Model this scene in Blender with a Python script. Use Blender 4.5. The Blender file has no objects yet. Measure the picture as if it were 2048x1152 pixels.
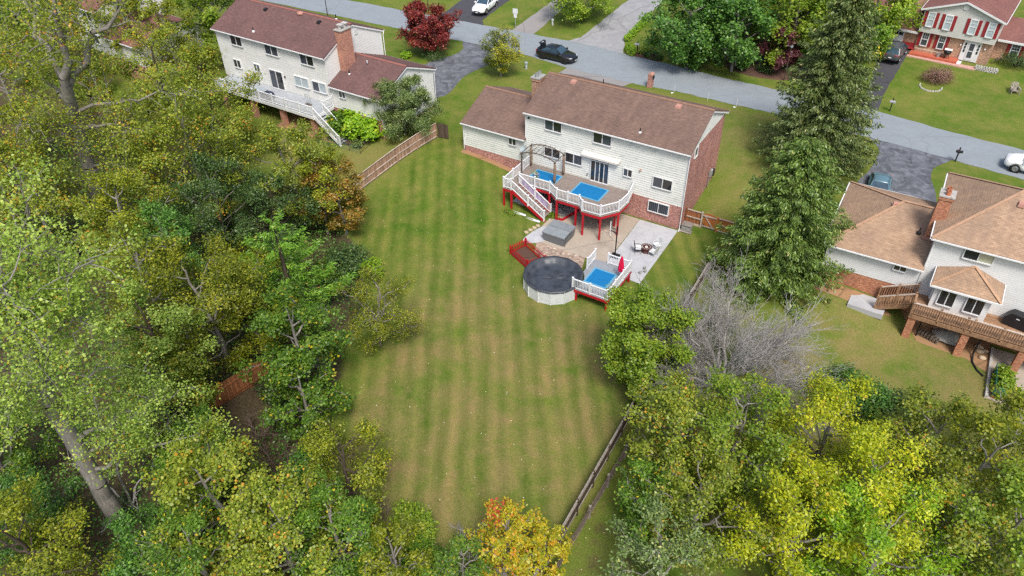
import bpy, bmesh, math, random
import numpy as np
from mathutils import Vector, Matrix

random.seed(7)
scene = bpy.context.scene
col = scene.collection
R = math.radians

# ------------------------------------------------------------------ camera, sky, sun, exposure
# The world axes follow the middle house: x runs along its rear wall, y from the back yard towards the street.
CAM = Vector((15.51, -51.31, 36.0))
HEAD, PITCH, ROLL, FPX = R(32.0), R(39.0), R(1.0), 1500.0
_f = Vector((-math.sin(HEAD) * math.cos(PITCH), math.cos(HEAD) * math.cos(PITCH), -math.sin(PITCH)))
_r0 = Vector((math.cos(HEAD), math.sin(HEAD), 0))
_d0 = _f.cross(_r0)
_r = math.cos(ROLL) * _r0 + math.sin(ROLL) * _d0
_d = -math.sin(ROLL) * _r0 + math.cos(ROLL) * _d0
cam_data = bpy.data.cameras.new('camera')
cam = bpy.data.objects.new('camera', cam_data)
col.objects.link(cam)
cam.matrix_world = Matrix(((_r.x, -_d.x, -_f.x, CAM.x), (_r.y, -_d.y, -_f.y, CAM.y), (_r.z, -_d.z, -_f.z, CAM.z), (0, 0, 0, 1)))
cam_data.sensor_width = 36.0
cam_data.lens = 36.0 * FPX / 2048.0
cam_data.clip_start = 0.5
cam_data.clip_end = 3000.0
scene.camera = cam

SUN_EL, SUN_AZ = R(56.0), R(138.0)          # azimuth measured from +y (street side) clockwise: light from behind the camera and a little right
world = bpy.data.worlds.new('World')
scene.world = world
world.use_nodes = True
wn = world.node_tree
sky = wn.nodes.new('ShaderNodeTexSky')
sky.sky_type = 'NISHITA'
sky.sun_disc = False
sky.sun_elevation = SUN_EL
sky.sun_rotation = SUN_AZ
sky.air_density = 1.0
sky.dust_density = 3.5
sky.ozone_density = 1.0
bg = wn.nodes['Background']
bg.inputs['Strength'].default_value = 0.132
wn.links.new(sky.outputs[0], bg.inputs[0])
sd = bpy.data.lights.new('sun', 'SUN')
sd.energy = 2.25
sd.angle = R(16.0)
sd.color = (1.0, 0.955, 0.89)
sun = bpy.data.objects.new('sun', sd)
col.objects.link(sun)
_sv = Vector((math.sin(SUN_AZ) * math.cos(SUN_EL), math.cos(SUN_AZ) * math.cos(SUN_EL), math.sin(SUN_EL)))
sun.rotation_euler = _sv.to_track_quat('Z', 'Y').to_euler()
scene.view_settings.view_transform = 'Standard'
scene.view_settings.look = 'None'
scene.view_settings.gamma = 1.0
scene.view_settings.use_curve_mapping = False
scene.view_settings.exposure = 0.56
scene.cycles.use_denoising = False
scene.cycles.pixel_filter_type = 'BLACKMAN_HARRIS'
scene.cycles.filter_width = 1.4
scene.cycles.max_bounces = 6
scene.cycles.diffuse_bounces = 3
scene.cycles.caustics_reflective = False
scene.cycles.caustics_refractive = False
scene.cycles.sample_clamp_indirect = 4.0

# ------------------------------------------------------------------ the lie of the land
def _ss(a, b, x):
    t = np.clip((x - a) / (b - a), 0, 1)
    return t * t * (3 - 2 * t)

def h(x, y):
    a = 2.2 * _ss(-2.0, 16.0, y)
    l = 1.7 * (1 - _ss(-22.0, -7.0, x)) * _ss(-16.0, 1.0, y)
    r = 1.3 * np.exp(-((x - 13.5) / 5.0) ** 2) * _ss(-9.0, -1.5, y)
    return np.maximum(np.maximum(a, l), r) + 0.1 * np.clip(y - 28.0, 0, 60)

def air(px, py, z):
    """the point at height z that the photograph shows at pixel px, py"""
    d = _r * ((px - 1024) / FPX) + _d * ((py - 576) / FPX) + _f
    return CAM + d * ((z - CAM.z) / d.z)

def spot(px, py):
    z = 0.0
    for _ in range(30):
        p = air(px, py, z)
        z = 0.5 * z + 0.5 * float(h(p.x, p.y))
    return Vector((p.x, p.y, z))

# ------------------------------------------------------------------ node helpers and materials
class NT:
    def __init__(s, name, rough=0.8, spec=0.25):
        s.m = bpy.data.materials.new(name)
        s.m.use_nodes = True
        s.t = s.m.node_tree
        s.b = s.t.nodes['Principled BSDF']
        s.b.inputs['Roughness'].default_value = rough
        s.b.inputs['Specular IOR Level'].default_value = spec
        s._pos = None
    def n(s, typ, **kw):
        nd = s.t.nodes.new(typ)
        for k, v in kw.items():
            if k in nd.inputs.keys():
                nd.inputs[k].default_value = v
            else:
                setattr(nd, k, v)
        return nd
    def L(s, a, b):
        s.t.links.new(a, b)
    @property
    def pos(s):
        if s._pos is None:
            s._pos = s.n('ShaderNodeNewGeometry')
        return s._pos.outputs['Position']
    def noise(s, scale, detail=5.0, rough=0.6, vec=None, dist=0.0):
        nd = s.n('ShaderNodeTexNoise', Scale=scale, Detail=detail, Roughness=rough, Distortion=dist)
        s.L(vec or s.pos, nd.inputs['Vector'])
        return nd.outputs[0]
    def ramp(s, fac, stops, interp='LINEAR'):
        nd = s.n('ShaderNodeValToRGB')
        cr = nd.color_ramp
        cr.interpolation = interp
        while len(cr.elements) < len(stops):
            cr.elements.new(0.5)
        for e, (p, c) in zip(cr.elements, stops):
            e.position = p
            e.color = (*c, 1) if len(c) == 3 else c
        s.L(fac, nd.inputs[0])
        return nd.outputs[0]
    def mix(s, fac, a, b, mode='MIX'):
        nd = s.n('ShaderNodeMix', data_type='RGBA', blend_type=mode)
        for i, v in ((0, fac), (6, a), (7, b)):
            if isinstance(v, (int, float)):
                nd.inputs[i].default_value = v
            elif isinstance(v, tuple):
                nd.inputs[i].default_value = (*v, 1)
            else:
                s.L(v, nd.inputs[i])
        return nd.outputs[2]
    def math(s, op, a, b=None, c=None):
        nd = s.n('ShaderNodeMath', operation=op)
        for i, v in enumerate((a, b, c)):
            if v is None:
                continue
            if isinstance(v, (int, float)):
                nd.inputs[i].default_value = v
            else:
                s.L(v, nd.inputs[i])
        return nd.outputs[0]
    def xyz(s):
        nd = s.n('ShaderNodeSeparateXYZ')
        s.L(s.pos, nd.inputs[0])
        return nd.outputs
    def comb(s, x, y, z=0.0):
        nd = s.n('ShaderNodeCombineXYZ')
        for i, v in enumerate((x, y, z)):
            if isinstance(v, (int, float)):
                nd.inputs[i].default_value = v
            else:
                s.L(v, nd.inputs[i])
        return nd.outputs[0]
    def bump(s, height, strength=0.3, dist=0.02):
        nd = s.n('ShaderNodeBump', Strength=strength, Distance=dist)
        s.L(height, nd.inputs['Height'])
        s.L(nd.outputs[0], s.b.inputs['Normal'])
    def base(s, c):
        if isinstance(c, tuple):
            s.b.inputs['Base Color'].default_value = (*c, 1)
        else:
            s.L(c, s.b.inputs['Base Color'])
        return s.m

def m_plain(name, c, rough=0.6, var=0.12, scale=2.5, spec=0.3, metal=0.0, rnd=0.0, bump=0.0):
    """painted, plastic or metal surface with faint dirt and per-piece variation"""
    k = NT(name, rough, spec)
    k.b.inputs['Metallic'].default_value = metal
    n1 = k.noise(scale, 6, 0.65)
    d = tuple(v * (1 - var * 2.0) for v in c)
    u = tuple(min(1, v * (1 + var * 0.6)) for v in c)
    cc = k.ramp(n1, [(0.25, d), (0.5, c), (0.8, u)])
    if rnd:
        oi = k.n('ShaderNodeObjectInfo')
        v = k.math('MULTIPLY_ADD', oi.outputs['Random'], 2 * rnd, 1 - rnd)
        cc = k.mix(1.0, cc, k.comb(v, v, v), 'MULTIPLY')
    if bump:
        k.bump(k.noise(scale * 14, 4), bump, 0.01)
    return k.base(cc)

def m_wood(name, c, c2, rough=0.75, rnd=0.25):
    k = NT(name, rough, 0.2)
    x, y, z = k.xyz()
    g = k.noise(1.0, 6, 0.7, k.comb(k.math('MULTIPLY', x, 6.0), k.math('MULTIPLY', y, 6.0), k.math('MULTIPLY', z, 2.2)))
    cc = k.ramp(g, [(0.28, c2), (0.55, c), (0.85, tuple(min(1, v * 1.25) for v in c))])
    oi = k.n('ShaderNodeObjectInfo')
    v = k.math('MULTIPLY_ADD', oi.outputs['Random'], 2 * rnd, 1 - rnd)
    k.bump(g, 0.25, 0.01)
    return k.base(k.mix(1.0, cc, k.comb(v, v, v), 'MULTIPLY'))

def m_brick(name, c1, c2, mortar, w=0.215, hh=0.075, flat=False):
    k = NT(name, 0.9, 0.15)
    x, y, z = k.xyz()
    vec = k.comb(x, y) if flat else k.comb(k.math('ADD', x, y), z)
    b = k.n('ShaderNodeTexBrick', Scale=1.0)
    k.L(vec, b.inputs['Vector'])
    b.inputs['Color1'].default_value = (*c1, 1)
    b.inputs['Color2'].default_value = (*c2, 1)
    b.inputs['Mortar'].default_value = (*mortar, 1)
    b.inputs['Mortar Size'].default_value = 0.011
    b.inputs['Mortar Smooth'].default_value = 0.3
    b.inputs['Bias'].default_value = 0.0
    b.inputs['Brick Width'].default_value = w
    b.inputs['Row Height'].default_value = hh
    vr = k.noise(3.4, 2, 0.6) if flat else k.noise(3.4, 2, 0.6, k.comb(k.math('MULTIPLY', k.math('ADD', x, y), 1.4), k.math('MULTIPLY', z, 4.0)))
    big = k.noise(0.9, 4, 0.6)
    cc = k.mix(1.0, b.outputs[0], k.ramp(vr, [(0.28, (0.38, 0.36, 0.38)), (0.45, (0.95, 0.95, 0.95)), (0.58, (1.15, 1.1, 1.05)), (0.72, (1.7, 2.1, 2.2))]), 'MULTIPLY')
    cc = k.mix(1.0, cc, k.ramp(big, [(0.3, (0.78, 0.78, 0.8)), (0.65, (1.1, 1.08, 1.06))]), 'MULTIPLY')
    k.bump(b.outputs['Fac'], -0.5, 0.012)
    return k.base(cc)

def m_shingle(name, c1, c2, seam, stain):
    """asphalt shingles: running courses along the eave, tabs, weather streaks down the slope"""
    k = NT(name, 0.95, 0.1)
    x, y, z = k.xyz()
    nrm = k.n('ShaderNodeSeparateXYZ')
    k.L(k._pos.outputs['Normal'], nrm.inputs[0])
    side = k.math('GREATER_THAN', k.math('ABSOLUTE', nrm.outputs[0]), k.math('ABSOLUTE', nrm.outputs[1]))
    run = k.math('ADD', k.math('MULTIPLY', side, y), k.math('MULTIPLY', k.math('SUBTRACT', 1.0, side), x))
    slope = k.math('ADD', k.math('MULTIPLY', side, x), k.math('MULTIPLY', k.math('SUBTRACT', 1.0, side), y))
    b = k.n('ShaderNodeTexBrick', Scale=1.0)
    k.L(k.comb(run, slope), b.inputs['Vector'])
    b.inputs['Color1'].default_value = (*c1, 1)
    b.inputs['Color2'].default_value = (*c2, 1)
    b.inputs['Mortar'].default_value = (*seam, 1)
    b.inputs['Mortar Size'].default_value = 0.012
    b.inputs['Mortar Smooth'].default_value = 0.6
    b.inputs['Brick Width'].default_value = 0.33
    b.inputs['Row Height'].default_value = 0.132
    tab = k.noise(1.0, 2, 0.5, k.comb(k.math('MULTIPLY', run, 2.7), k.math('MULTIPLY', slope, 6.0)))
    cc = k.mix(1.0, b.outputs[0], k.ramp(tab, [(0.3, (0.8, 0.8, 0.8)), (0.7, (1.15, 1.14, 1.12))]), 'MULTIPLY')
    streak = k.noise(1.0, 4, 0.6, k.comb(k.math('MULTIPLY', run, 1.1), k.math('MULTIPLY', slope, 0.28)))
    cc = k.mix(k.ramp(streak, [(0.45, (0, 0, 0)), (0.75, (0.7, 0.7, 0.7))]), cc, stain)
    patch = k.noise(0.55, 5, 0.6)
    cc = k.mix(1.0, cc, k.ramp(patch, [(0.3, (0.86, 0.86, 0.88)), (0.7, (1.1, 1.08, 1.06))]), 'MULTIPLY')
    k.bump(b.outputs['Fac'], -0.35, 0.01)
    return k.base(cc)

def m_siding(name, c, stain):
    k = NT(name, 0.55, 0.3)
    x, y, z = k.xyz()
    n1 = k.noise(1.0, 4, 0.6, k.comb(k.math('MULTIPLY', x, 1.5), k.math('MULTIPLY', y, 1.5), k.math('MULTIPLY', z, 2.6)))
    cc = k.mix(k.ramp(n1, [(0.56, (0, 0, 0)), (0.70, (0.8, 0.8, 0.8))]), c, stain)
    n2 = k.noise(0.5, 4)
    cc = k.mix(1.0, cc, k.ramp(n2, [(0.3, (0.9, 0.91, 0.9)), (0.7, (1.03, 1.03, 1.03))]), 'MULTIPLY')
    oi = k.n('ShaderNodeObjectInfo')
    v = k.math('MULTIPLY_ADD', oi.outputs['Random'], 0.05, 0.965)
    return k.base(k.mix(1.0, cc, k.comb(v, v, v), 'MULTIPLY'))

def m_paved(name, c1, c2, crack, bscale=30, rough=0.9, bump=0.25, seal=None):
    k = NT(name, rough, 0.2)
    n1 = k.noise(0.35, 6, 0.65)
    n2 = k.noise(bscale, 3, 0.6)
    cc = k.ramp(n1, [(0.3, c1), (0.68, c2)])
    cc = k.mix(0.35, cc, k.ramp(n2, [(0.3, tuple(v * 0.85 for v in c1)), (0.7, tuple(min(1, v * 1.15) for v in c2))]))
    v = k.n('ShaderNodeTexVoronoi', feature='DISTANCE_TO_EDGE', Scale=0.22)
    wv = k.n('ShaderNodeMix', data_type='VECTOR')
    wn_ = k.n('ShaderNodeTexNoise', Scale=0.8, Detail=5.0)
    k.L(k.pos, wn_.inputs['Vector'])
    wv.inputs[0].default_value = 0.45
    k.L(k.pos, wv.inputs[4]); k.L(wn_.outputs[1], wv.inputs[5])
    k.L(wv.outputs[1], v.inputs['Vector'])
    cf = k.ramp(v.outputs['Distance'], [(0.0, (0.75, 0.75, 0.75)), (0.012, (0, 0, 0))])
    cc = k.mix(cf, cc, crack)
    sp_ = k.noise(0.75, 5, 0.6)
    cc = k.mix(k.ramp(sp_, [(0.66, (0, 0, 0)), (0.74, (0.55, 0.55, 0.55))]), cc, crack)
    if seal:
        n3 = k.noise(1.0, 6, 0.7, None, 0.8)
        cc = k.mix(k.ramp(n3, [(0.42, (0, 0, 0)), (0.66, (0.85, 0.85, 0.85))]), cc, seal)
    k.bump(n2, bump, 0.01)
    return k.base(cc)

def m_leaf(name, stops, trans=0.42, rough=0.42):
    k = NT(name, rough, 0.45)
    at = k.n('ShaderNodeAttribute', attribute_name='tint')
    sp = k.n('ShaderNodeSeparateColor')
    k.L(at.outputs['Color'], sp.inputs[0])
    cc = k.ramp(sp.outputs[0], stops)
    oi = k.n('ShaderNodeObjectInfo')
    v = k.math('MULTIPLY_ADD', oi.outputs['Random'], 0.24, 0.88)
    cc = k.mix(1.0, cc, k.comb(v, v, v), 'MULTIPLY')
    k.base(cc)
    tr = k.n('ShaderNodeBsdfTranslucent')
    k.L(k.mix(1.0, cc, (1.35, 1.3, 0.8), 'MULTIPLY'), tr.inputs[0])
    mx = k.n('ShaderNodeMixShader')
    mx.inputs[0].default_value = trans
    out = k.t.nodes['Material Output']
    k.L(k.b.outputs[0], mx.inputs[1]); k.L(tr.outputs[0], mx.inputs[2]); k.L(mx.outputs[0], out.inputs[0])
    return k.m

def m_bark(name, c1, c2):
    k = NT(name, 0.95, 0.1)
    x, y, z = k.xyz()
    n1 = k.noise(1.0, 5, 0.7, k.comb(k.math('MULTIPLY', x, 9.0), k.math('MULTIPLY', y, 9.0), k.math('MULTIPLY', z, 2.0)))
    k.bump(n1, 0.6, 0.03)
    return k.base(k.ramp(n1, [(0.3, c1), (0.7, c2)]))

def m_ground():
    k = NT('ground_cover', 0.95, 0.12)
    at = k.n('ShaderNodeAttribute', attribute_name='zone')
    sp = k.n('ShaderNodeSeparateColor')
    k.L(at.outputs['Color'], sp.inputs[0])
    wood, yard, dry = sp.outputs
    x, y, z = k.xyz()
    big = k.noise(0.16, 5, 0.62)
    mid = k.noise(0.75, 6, 0.68)
    fine = k.noise(9.0, 5, 0.75)
    vfine = k.noise(34.0, 3, 0.7)
    green = k.ramp(big, [(0.3, (0.062, 0.122, 0.013)), (0.5, (0.102, 0.148, 0.022)), (0.72, (0.156, 0.174, 0.040))])
    green = k.mix(k.ramp(mid, [(0.38, (0, 0, 0)), (0.7, (0.6, 0.6, 0.6))]), green, (0.178, 0.170, 0.054))
    drym = k.math('MULTIPLY', dry, k.ramp(k.noise(0.33, 6, 0.7, None, 0.4), [(0.38, (0, 0, 0)), (0.62, (1, 1, 1))]))
    green = k.mix(k.math('MULTIPLY', drym, 0.75), green, (0.225, 0.162, 0.078))
    lush = k.math('SUBTRACT', 1.0, k.math('MINIMUM', k.math('MULTIPLY', dry, 2.2), 1.0))
    green = k.mix(lush, green, k.mix(1.0, green, k.ramp(mid, [(0.35, (0.52, 0.84, 0.36)), (0.65, (0.86, 0.94, 0.66))]), 'MULTIPLY'))
    # mown stripes: two passes of the mower lie over in opposite directions
    wob = k.noise(0.10, 3, 0.5)
    s = k.math('ADD', k.math('MULTIPLY', x, 0.835), k.math('MULTIPLY', y, 0.55))
    s = k.math('ADD', s, k.math('MULTIPLY', wob, 1.1))
    wave = k.math('SINE', k.math('MULTIPLY', s, 5.2))
    wave2 = k.math('SINE', k.math('MULTIPLY', s, 2.05))
    fuzzy = k.math('ADD', k.math('MULTIPLY', wave, 0.72), k.math('MULTIPLY', wave2, 0.3))
    fuzzy = k.math('MULTIPLY', fuzzy, k.ramp(k.noise(0.2, 4, 0.6), [(0.3, (0.5, 0.5, 0.5)), (0.65, (1.15, 1.15, 1.15))]))
    along = k.noise(1.0, 4, 0.7, k.comb(k.math('MULTIPLY', s, 2.4), k.math('MULTIPLY', k.math('SUBTRACT', k.math('MULTIPLY', y, 0.835), k.math('MULTIPLY', x, 0.55)), 0.16)))
    fuzzy = k.math('ADD', fuzzy, k.math('MULTIPLY_ADD', along, 2.4, -1.2))
    fuzzy = k.math('ADD', fuzzy, k.math('MULTIPLY_ADD', mid, 1.0, -0.5))
    st = k.ramp(k.math('MULTIPLY_ADD', fuzzy, 0.30, 0.5), [(0.05, (0.56, 0.70, 0.46)), (0.5, (0.94, 0.94, 0.94)), (0.95, (1.28, 1.14, 1.2))])
    green = k.mix(yard, green, k.mix(1.0, green, st, 'MULTIPLY'))
    fn = k.mix(0.5, k.ramp(fine, [(0.25, (0.35, 0.4, 0.3)), (0.72, (1.75, 1.65, 1.65))]), k.ramp(vfine, [(0.25, (0.3, 0.34, 0.3)), (0.72, (1.8, 1.7, 1.7))]))
    green = k.mix(1.0, green, fn, 'MULTIPLY')
    lit = k.ramp(k.noise(5.0, 6, 0.8), [(0.3, (0.04, 0.034, 0.02)), (0.55, (0.09, 0.068, 0.04)), (0.75, (0.17, 0.12, 0.07))])
    edge = k.math('ADD', wood, k.math('MULTIPLY_ADD', mid, 0.9, -0.45))
    cc = k.mix(k.ramp(edge, [(0.4, (0, 0, 0)), (0.62, (1, 1, 1))]), green, lit)
    k.bump(k.mix(0.5, fine, vfine), 0.5, 0.05)
    return k.base(cc)

MAT = {}
def setup_materials():
    P = m_plain
    M = MAT
    M['ground'] = m_ground()
    M['road'] = m_paved('worn_asphalt', (0.228, 0.258, 0.282), (0.258, 0.29, 0.315), (0.19, 0.215, 0.235), 40, bump=0.1, seal=(0.22, 0.245, 0.265))
    M['drive_black'] = m_paved('sealed_asphalt', (0.055, 0.055, 0.062), (0.075, 0.075, 0.085), (0.04, 0.04, 0.045), 40)
    M['drive_old'] = m_paved('faded_sealer', (0.075, 0.08, 0.092), (0.10, 0.107, 0.125), (0.05, 0.05, 0.055), 30, seal=(0.21, 0.225, 0.25))
    M['drive_grey'] = m_paved('grey_asphalt', (0.27, 0.275, 0.285), (0.33, 0.33, 0.34), (0.15, 0.15, 0.155), 30, seal=(0.24, 0.235, 0.25))
    M['path'] = m_paved('path_asphalt', (0.235, 0.225, 0.22), (0.28, 0.265, 0.255), (0.15, 0.14, 0.14), 30)
    M['patio_new'] = m_paved('pale_concrete', (0.40, 0.405, 0.42), (0.48, 0.485, 0.495), (0.33, 0.33, 0.34), 14, bump=0.1, seal=(0.36, 0.37, 0.40))
    M['patio_old'] = m_paved('tan_concrete', (0.36, 0.31, 0.25), (0.43, 0.375, 0.31), (0.22, 0.19, 0.16), 20, bump=0.15, seal=(0.34, 0.29, 0.235))
    M['mulch'] = m_paved('brown_mulch', (0.07, 0.04, 0.03), (0.13, 0.075, 0.055), (0.05, 0.03, 0.02), 12, bump=0.8)
    M['soil'] = m_paved('clay_soil', (0.26, 0.15, 0.075), (0.36, 0.22, 0.12), (0.15, 0.09, 0.05), 12, bump=0.6)
    M['gravel'] = m_paved('white_gravel', (0.36, 0.36, 0.36), (0.5, 0.5, 0.5), (0.2, 0.2, 0.2), 9, bump=0.8)
    M['paver'] = m_brick('clay_pavers', (0.40, 0.315, 0.25), (0.35, 0.255, 0.20), (0.30, 0.25, 0.21), 0.22, 0.11, True)
    M['brick_main'] = m_brick('red_brick', (0.30, 0.085, 0.065), (0.42, 0.15, 0.115), (0.50, 0.42, 0.39))
    M['brick_left'] = m_brick('orange_red_brick', (0.40, 0.13, 0.085), (0.47, 0.20, 0.13), (0.40, 0.33, 0.28))
    M['brick_right'] = m_brick('rust_brick', (0.42, 0.125, 0.06), (0.48, 0.20, 0.095), (0.38, 0.28, 0.22))
    M['brick_tan'] = m_brick('tan_brick', (0.42, 0.235, 0.145), (0.48, 0.29, 0.185), (0.42, 0.32, 0.26))
    M['brick_brown'] = m_brick('brown_brick', (0.26, 0.12, 0.075), (0.42, 0.23, 0.15), (0.34, 0.28, 0.24))
    M['roof_main'] = m_shingle('brown_shingles', (0.186, 0.124, 0.100), (0.209, 0.141, 0.114), (0.108, 0.070, 0.057), (0.121, 0.085, 0.071))
    M['roof_left'] = m_shingle('maroon_shingles', (0.152, 0.088, 0.083), (0.174, 0.103, 0.096), (0.095, 0.054, 0.052), (0.125, 0.076, 0.073))
    M['roof_right'] = m_shingle('tan_shingles', (0.355, 0.242, 0.162), (0.405, 0.280, 0.190), (0.245, 0.165, 0.112), (0.262, 0.183, 0.135))
    M['roof_far'] = m_shingle('red_brown_shingles', (0.211, 0.101, 0.087), (0.246, 0.120, 0.106), (0.132, 0.064, 0.055), (0.176, 0.087, 0.078))
    M['ridge_main'] = P('brown_ridge', (0.238, 0.143, 0.101), 0.95, 0.2, 4, 0.1)
    M['ridge_left'] = P('pink_ridge', (0.264, 0.112, 0.092), 0.95, 0.15, 4, 0.1)
    M['ridge_right'] = P('tan_ridge', (0.443, 0.278, 0.180), 0.95, 0.15, 4, 0.1)
    M['ridge_far'] = P('red_ridge', (0.240, 0.104, 0.088), 0.95, 0.15, 4, 0.1)
    M['siding_main'] = m_siding('mint_white_siding', (0.715, 0.725, 0.685), (0.47, 0.52, 0.49))
    M['siding_left'] = m_siding('warm_white_siding', (0.74, 0.735, 0.71), (0.69, 0.69, 0.67))
    M['siding_right'] = m_siding('grey_white_siding', (0.71, 0.715, 0.715), (0.66, 0.67, 0.67))
    M['siding_far'] = m_siding('cream_siding', (0.58, 0.575, 0.54), (0.53, 0.53, 0.5))
    M['trim'] = P('white_trim', (0.70, 0.71, 0.71), 0.45, 0.06)
    M['vinyl'] = P('white_vinyl', (0.72, 0.73, 0.74), 0.35, 0.05)
    M['gutter_dark'] = P('gutter_stain', (0.45, 0.43, 0.41), 0.6, 0.35, 6)
    M['glass'] = P('dark_glass', (0.025, 0.028, 0.032), 0.04, 0.2, 1, 0.9)
    M['glass_blue'] = P('glass_with_drapes', (0.055, 0.065, 0.085), 0.06, 0.25, 1.5, 0.8)
    M['glass_blind'] = P('glass_with_blinds', (0.42, 0.49, 0.52), 0.1, 0.12, 3, 0.7)
    M['glass_cream'] = P('glass_with_cream_blinds', (0.5, 0.5, 0.36), 0.1, 0.12, 3, 0.7)
    M['red'] = P('red_paint', (0.44, 0.012, 0.022), 0.45, 0.12, 2, 0.35, rnd=0.06)
    M['deck_board'] = P('brown_grey_deck_board', (0.235, 0.195, 0.17), 0.8, 0.12, 3, rnd=0.06)
    M['deck_grey'] = P('blue_grey_deck_board', (0.255, 0.275, 0.30), 0.75, 0.1, 3, rnd=0.05)
    M['deck_left'] = P('pale_grey_deck_board', (0.36, 0.385, 0.41), 0.7, 0.1, 2, rnd=0.04)
    M['deck_wood'] = m_wood('weathered_deck_wood', (0.33, 0.195, 0.115), (0.17, 0.095, 0.055))
    M['cedar'] = m_wood('cedar_fence', (0.33, 0.135, 0.06), (0.19, 0.08, 0.04))
    M['cedar_new'] = m_wood('orange_cedar', (0.45, 0.155, 0.045), (0.29, 0.09, 0.03), rnd=0.12)
    M['fence_old'] = m_wood('weathered_fence', (0.37, 0.235, 0.165), (0.22, 0.13, 0.092), rnd=0.3)
    M['fence_grey'] = m_wood('grey_fence', (0.30, 0.265, 0.235), (0.16, 0.13, 0.11), rnd=0.2)
    M['rail_pale'] = m_wood('pale_rail', (0.50, 0.42, 0.36), (0.36, 0.28, 0.23), rnd=0.12)
    M['rug'] = P('blue_rug', (0.012, 0.16, 0.38), 0.9, 0.12, 4, 0.1, bump=0.2)
    M['rug_edge'] = P('light_blue_rug_border', (0.12, 0.33, 0.48), 0.9, 0.1, 4, 0.1)
    M['pergola'] = P('bronze_metal', (0.115, 0.085, 0.065), 0.55, 0.25, 5)
    M['cloth_brown'] = P('rolled_curtain', (0.24, 0.165, 0.12), 0.9, 0.25, 8)
    M['cover_black'] = P('pool_cover', (0.05, 0.058, 0.072), 0.42, 0.35, 1.4, 0.4, bump=0.3)
    M['pool_wall'] = P('marbled_pool_wall', (0.60, 0.63, 0.645), 0.5, 0.12, 3.5)
    M['tub'] = P('grey_tub_shell', (0.155, 0.165, 0.175), 0.6, 0.1, 2)
    M['tub_lid'] = P('grey_tub_cover', (0.225, 0.25, 0.265), 0.55, 0.12, 2)
    M['black'] = P('black_metal', (0.02, 0.02, 0.022), 0.45, 0.2)
    M['rubber'] = P('tyre_rubber', (0.02, 0.02, 0.021), 0.8, 0.2)
    M['rim'] = P('alloy_rim', (0.38, 0.38, 0.39), 0.3, 0.1, 4, 0.5, 0.7)
    M['rim_dark'] = P('dark_rim', (0.045, 0.045, 0.05), 0.3, 0.1, 4, 0.5, 0.5)
    M['car_white'] = P('white_car_paint', (0.82, 0.83, 0.84), 0.18, 0.03, 1, 0.6)
    M['car_black'] = P('black_car_paint', (0.012, 0.012, 0.014), 0.10, 0.1, 1, 0.8)
    M['car_teal'] = P('teal_car_paint', (0.10, 0.185, 0.225), 0.2, 0.06, 1, 0.6)
    M['car_grey'] = P('charcoal_car_paint', (0.07, 0.075, 0.085), 0.2, 0.06, 1, 0.6)
    M['car_glass'] = P('car_glass', (0.035, 0.07, 0.10), 0.03, 0.3, 3, 0.9)
    M['lamp_clear'] = P('headlamp', (0.6, 0.63, 0.66), 0.1, 0.1, 3, 0.7)
    M['lamp_red'] = P('tail_lamp', (0.5, 0.02, 0.015), 0.2, 0.1, 3, 0.6)
    M['stone'] = P('grey_stone', (0.44, 0.42, 0.39), 0.9, 0.25, 5, rnd=0.15, bump=0.4)
    M['stone_tan'] = P('tan_stone', (0.46, 0.36, 0.25), 0.9, 0.25, 5, rnd=0.15, bump=0.4)
    M['white_plastic'] = P('white_plastic', (0.76, 0.77, 0.78), 0.5, 0.06)
    M['grey_box'] = P('grey_green_plastic', (0.33, 0.33, 0.31), 0.7, 0.2, 4)
    M['awning'] = P('awning_canvas', (0.66, 0.62, 0.57), 0.9, 0.08, 3)
    M['dish'] = P('dish_grey', (0.36, 0.42, 0.45), 0.5, 0.1)
    M['navy'] = P('navy_cover', (0.035, 0.042, 0.075), 0.6, 0.2, 3, bump=0.3)
    M['umbrella'] = P('crimson_canvas', (0.62, 0.006, 0.06), 0.8, 0.12, 4)
    M['fire'] = P('maroon_metal', (0.085, 0.03, 0.028), 0.5, 0.3, 6)
    M['shutter'] = P('red_shutter', (0.27, 0.025, 0.03), 0.55, 0.1)
    M['porch'] = P('red_porch_paint', (0.46, 0.12, 0.07), 0.8, 0.15, 3)
    M['pink_brick'] = P('pink_edge_bricks', (0.52, 0.31, 0.26), 0.9, 0.2, 6)
    M['net'] = P('green_netting', (0.03, 0.20, 0.15), 0.8, 0.2, 6)
    M['wood_dark'] = m_wood('dark_timber', (0.10, 0.075, 0.055), (0.05, 0.035, 0.025))
    M['log'] = m_wood('split_logs', (0.16, 0.125, 0.1), (0.07, 0.055, 0.045))
    M['tarp'] = P('grey_tarp', (0.38, 0.37, 0.33), 0.8, 0.2, 3, bump=0.3)
    M['sign'] = P('sign_back', (0.62, 0.64, 0.64), 0.4, 0.08, 2)
    M['steel'] = P('galvanised_steel', (0.42, 0.44, 0.45), 0.4, 0.15, 4, 0.5, 0.5)
    M['purple'] = P('purple_cloth', (0.36, 0.20, 0.52), 0.9, 0.1, 3)
    M['terracotta'] = P('terracotta', (0.44, 0.16, 0.08), 0.8, 0.15, 4)
    M['vent_pink'] = P('faded_vent', (0.44, 0.23, 0.18), 0.7, 0.15, 5)
    M['flower'] = P('pink_flower', (0.7, 0.2, 0.25), 0.7, 0.2)
    # bark
    M['bark'] = m_bark('grey_bark', (0.15, 0.135, 0.12), (0.31, 0.29, 0.265))
    M['bark_dark'] = m_bark('dark_bark', (0.045, 0.035, 0.028), (0.115, 0.092, 0.072))
    M['bark_pale'] = m_bark('pale_dead_wood', (0.23, 0.215, 0.20), (0.45, 0.43, 0.41))
    M['bark_brush'] = m_bark('brown_brush', (0.12, 0.085, 0.065), (0.24, 0.18, 0.145))
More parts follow.
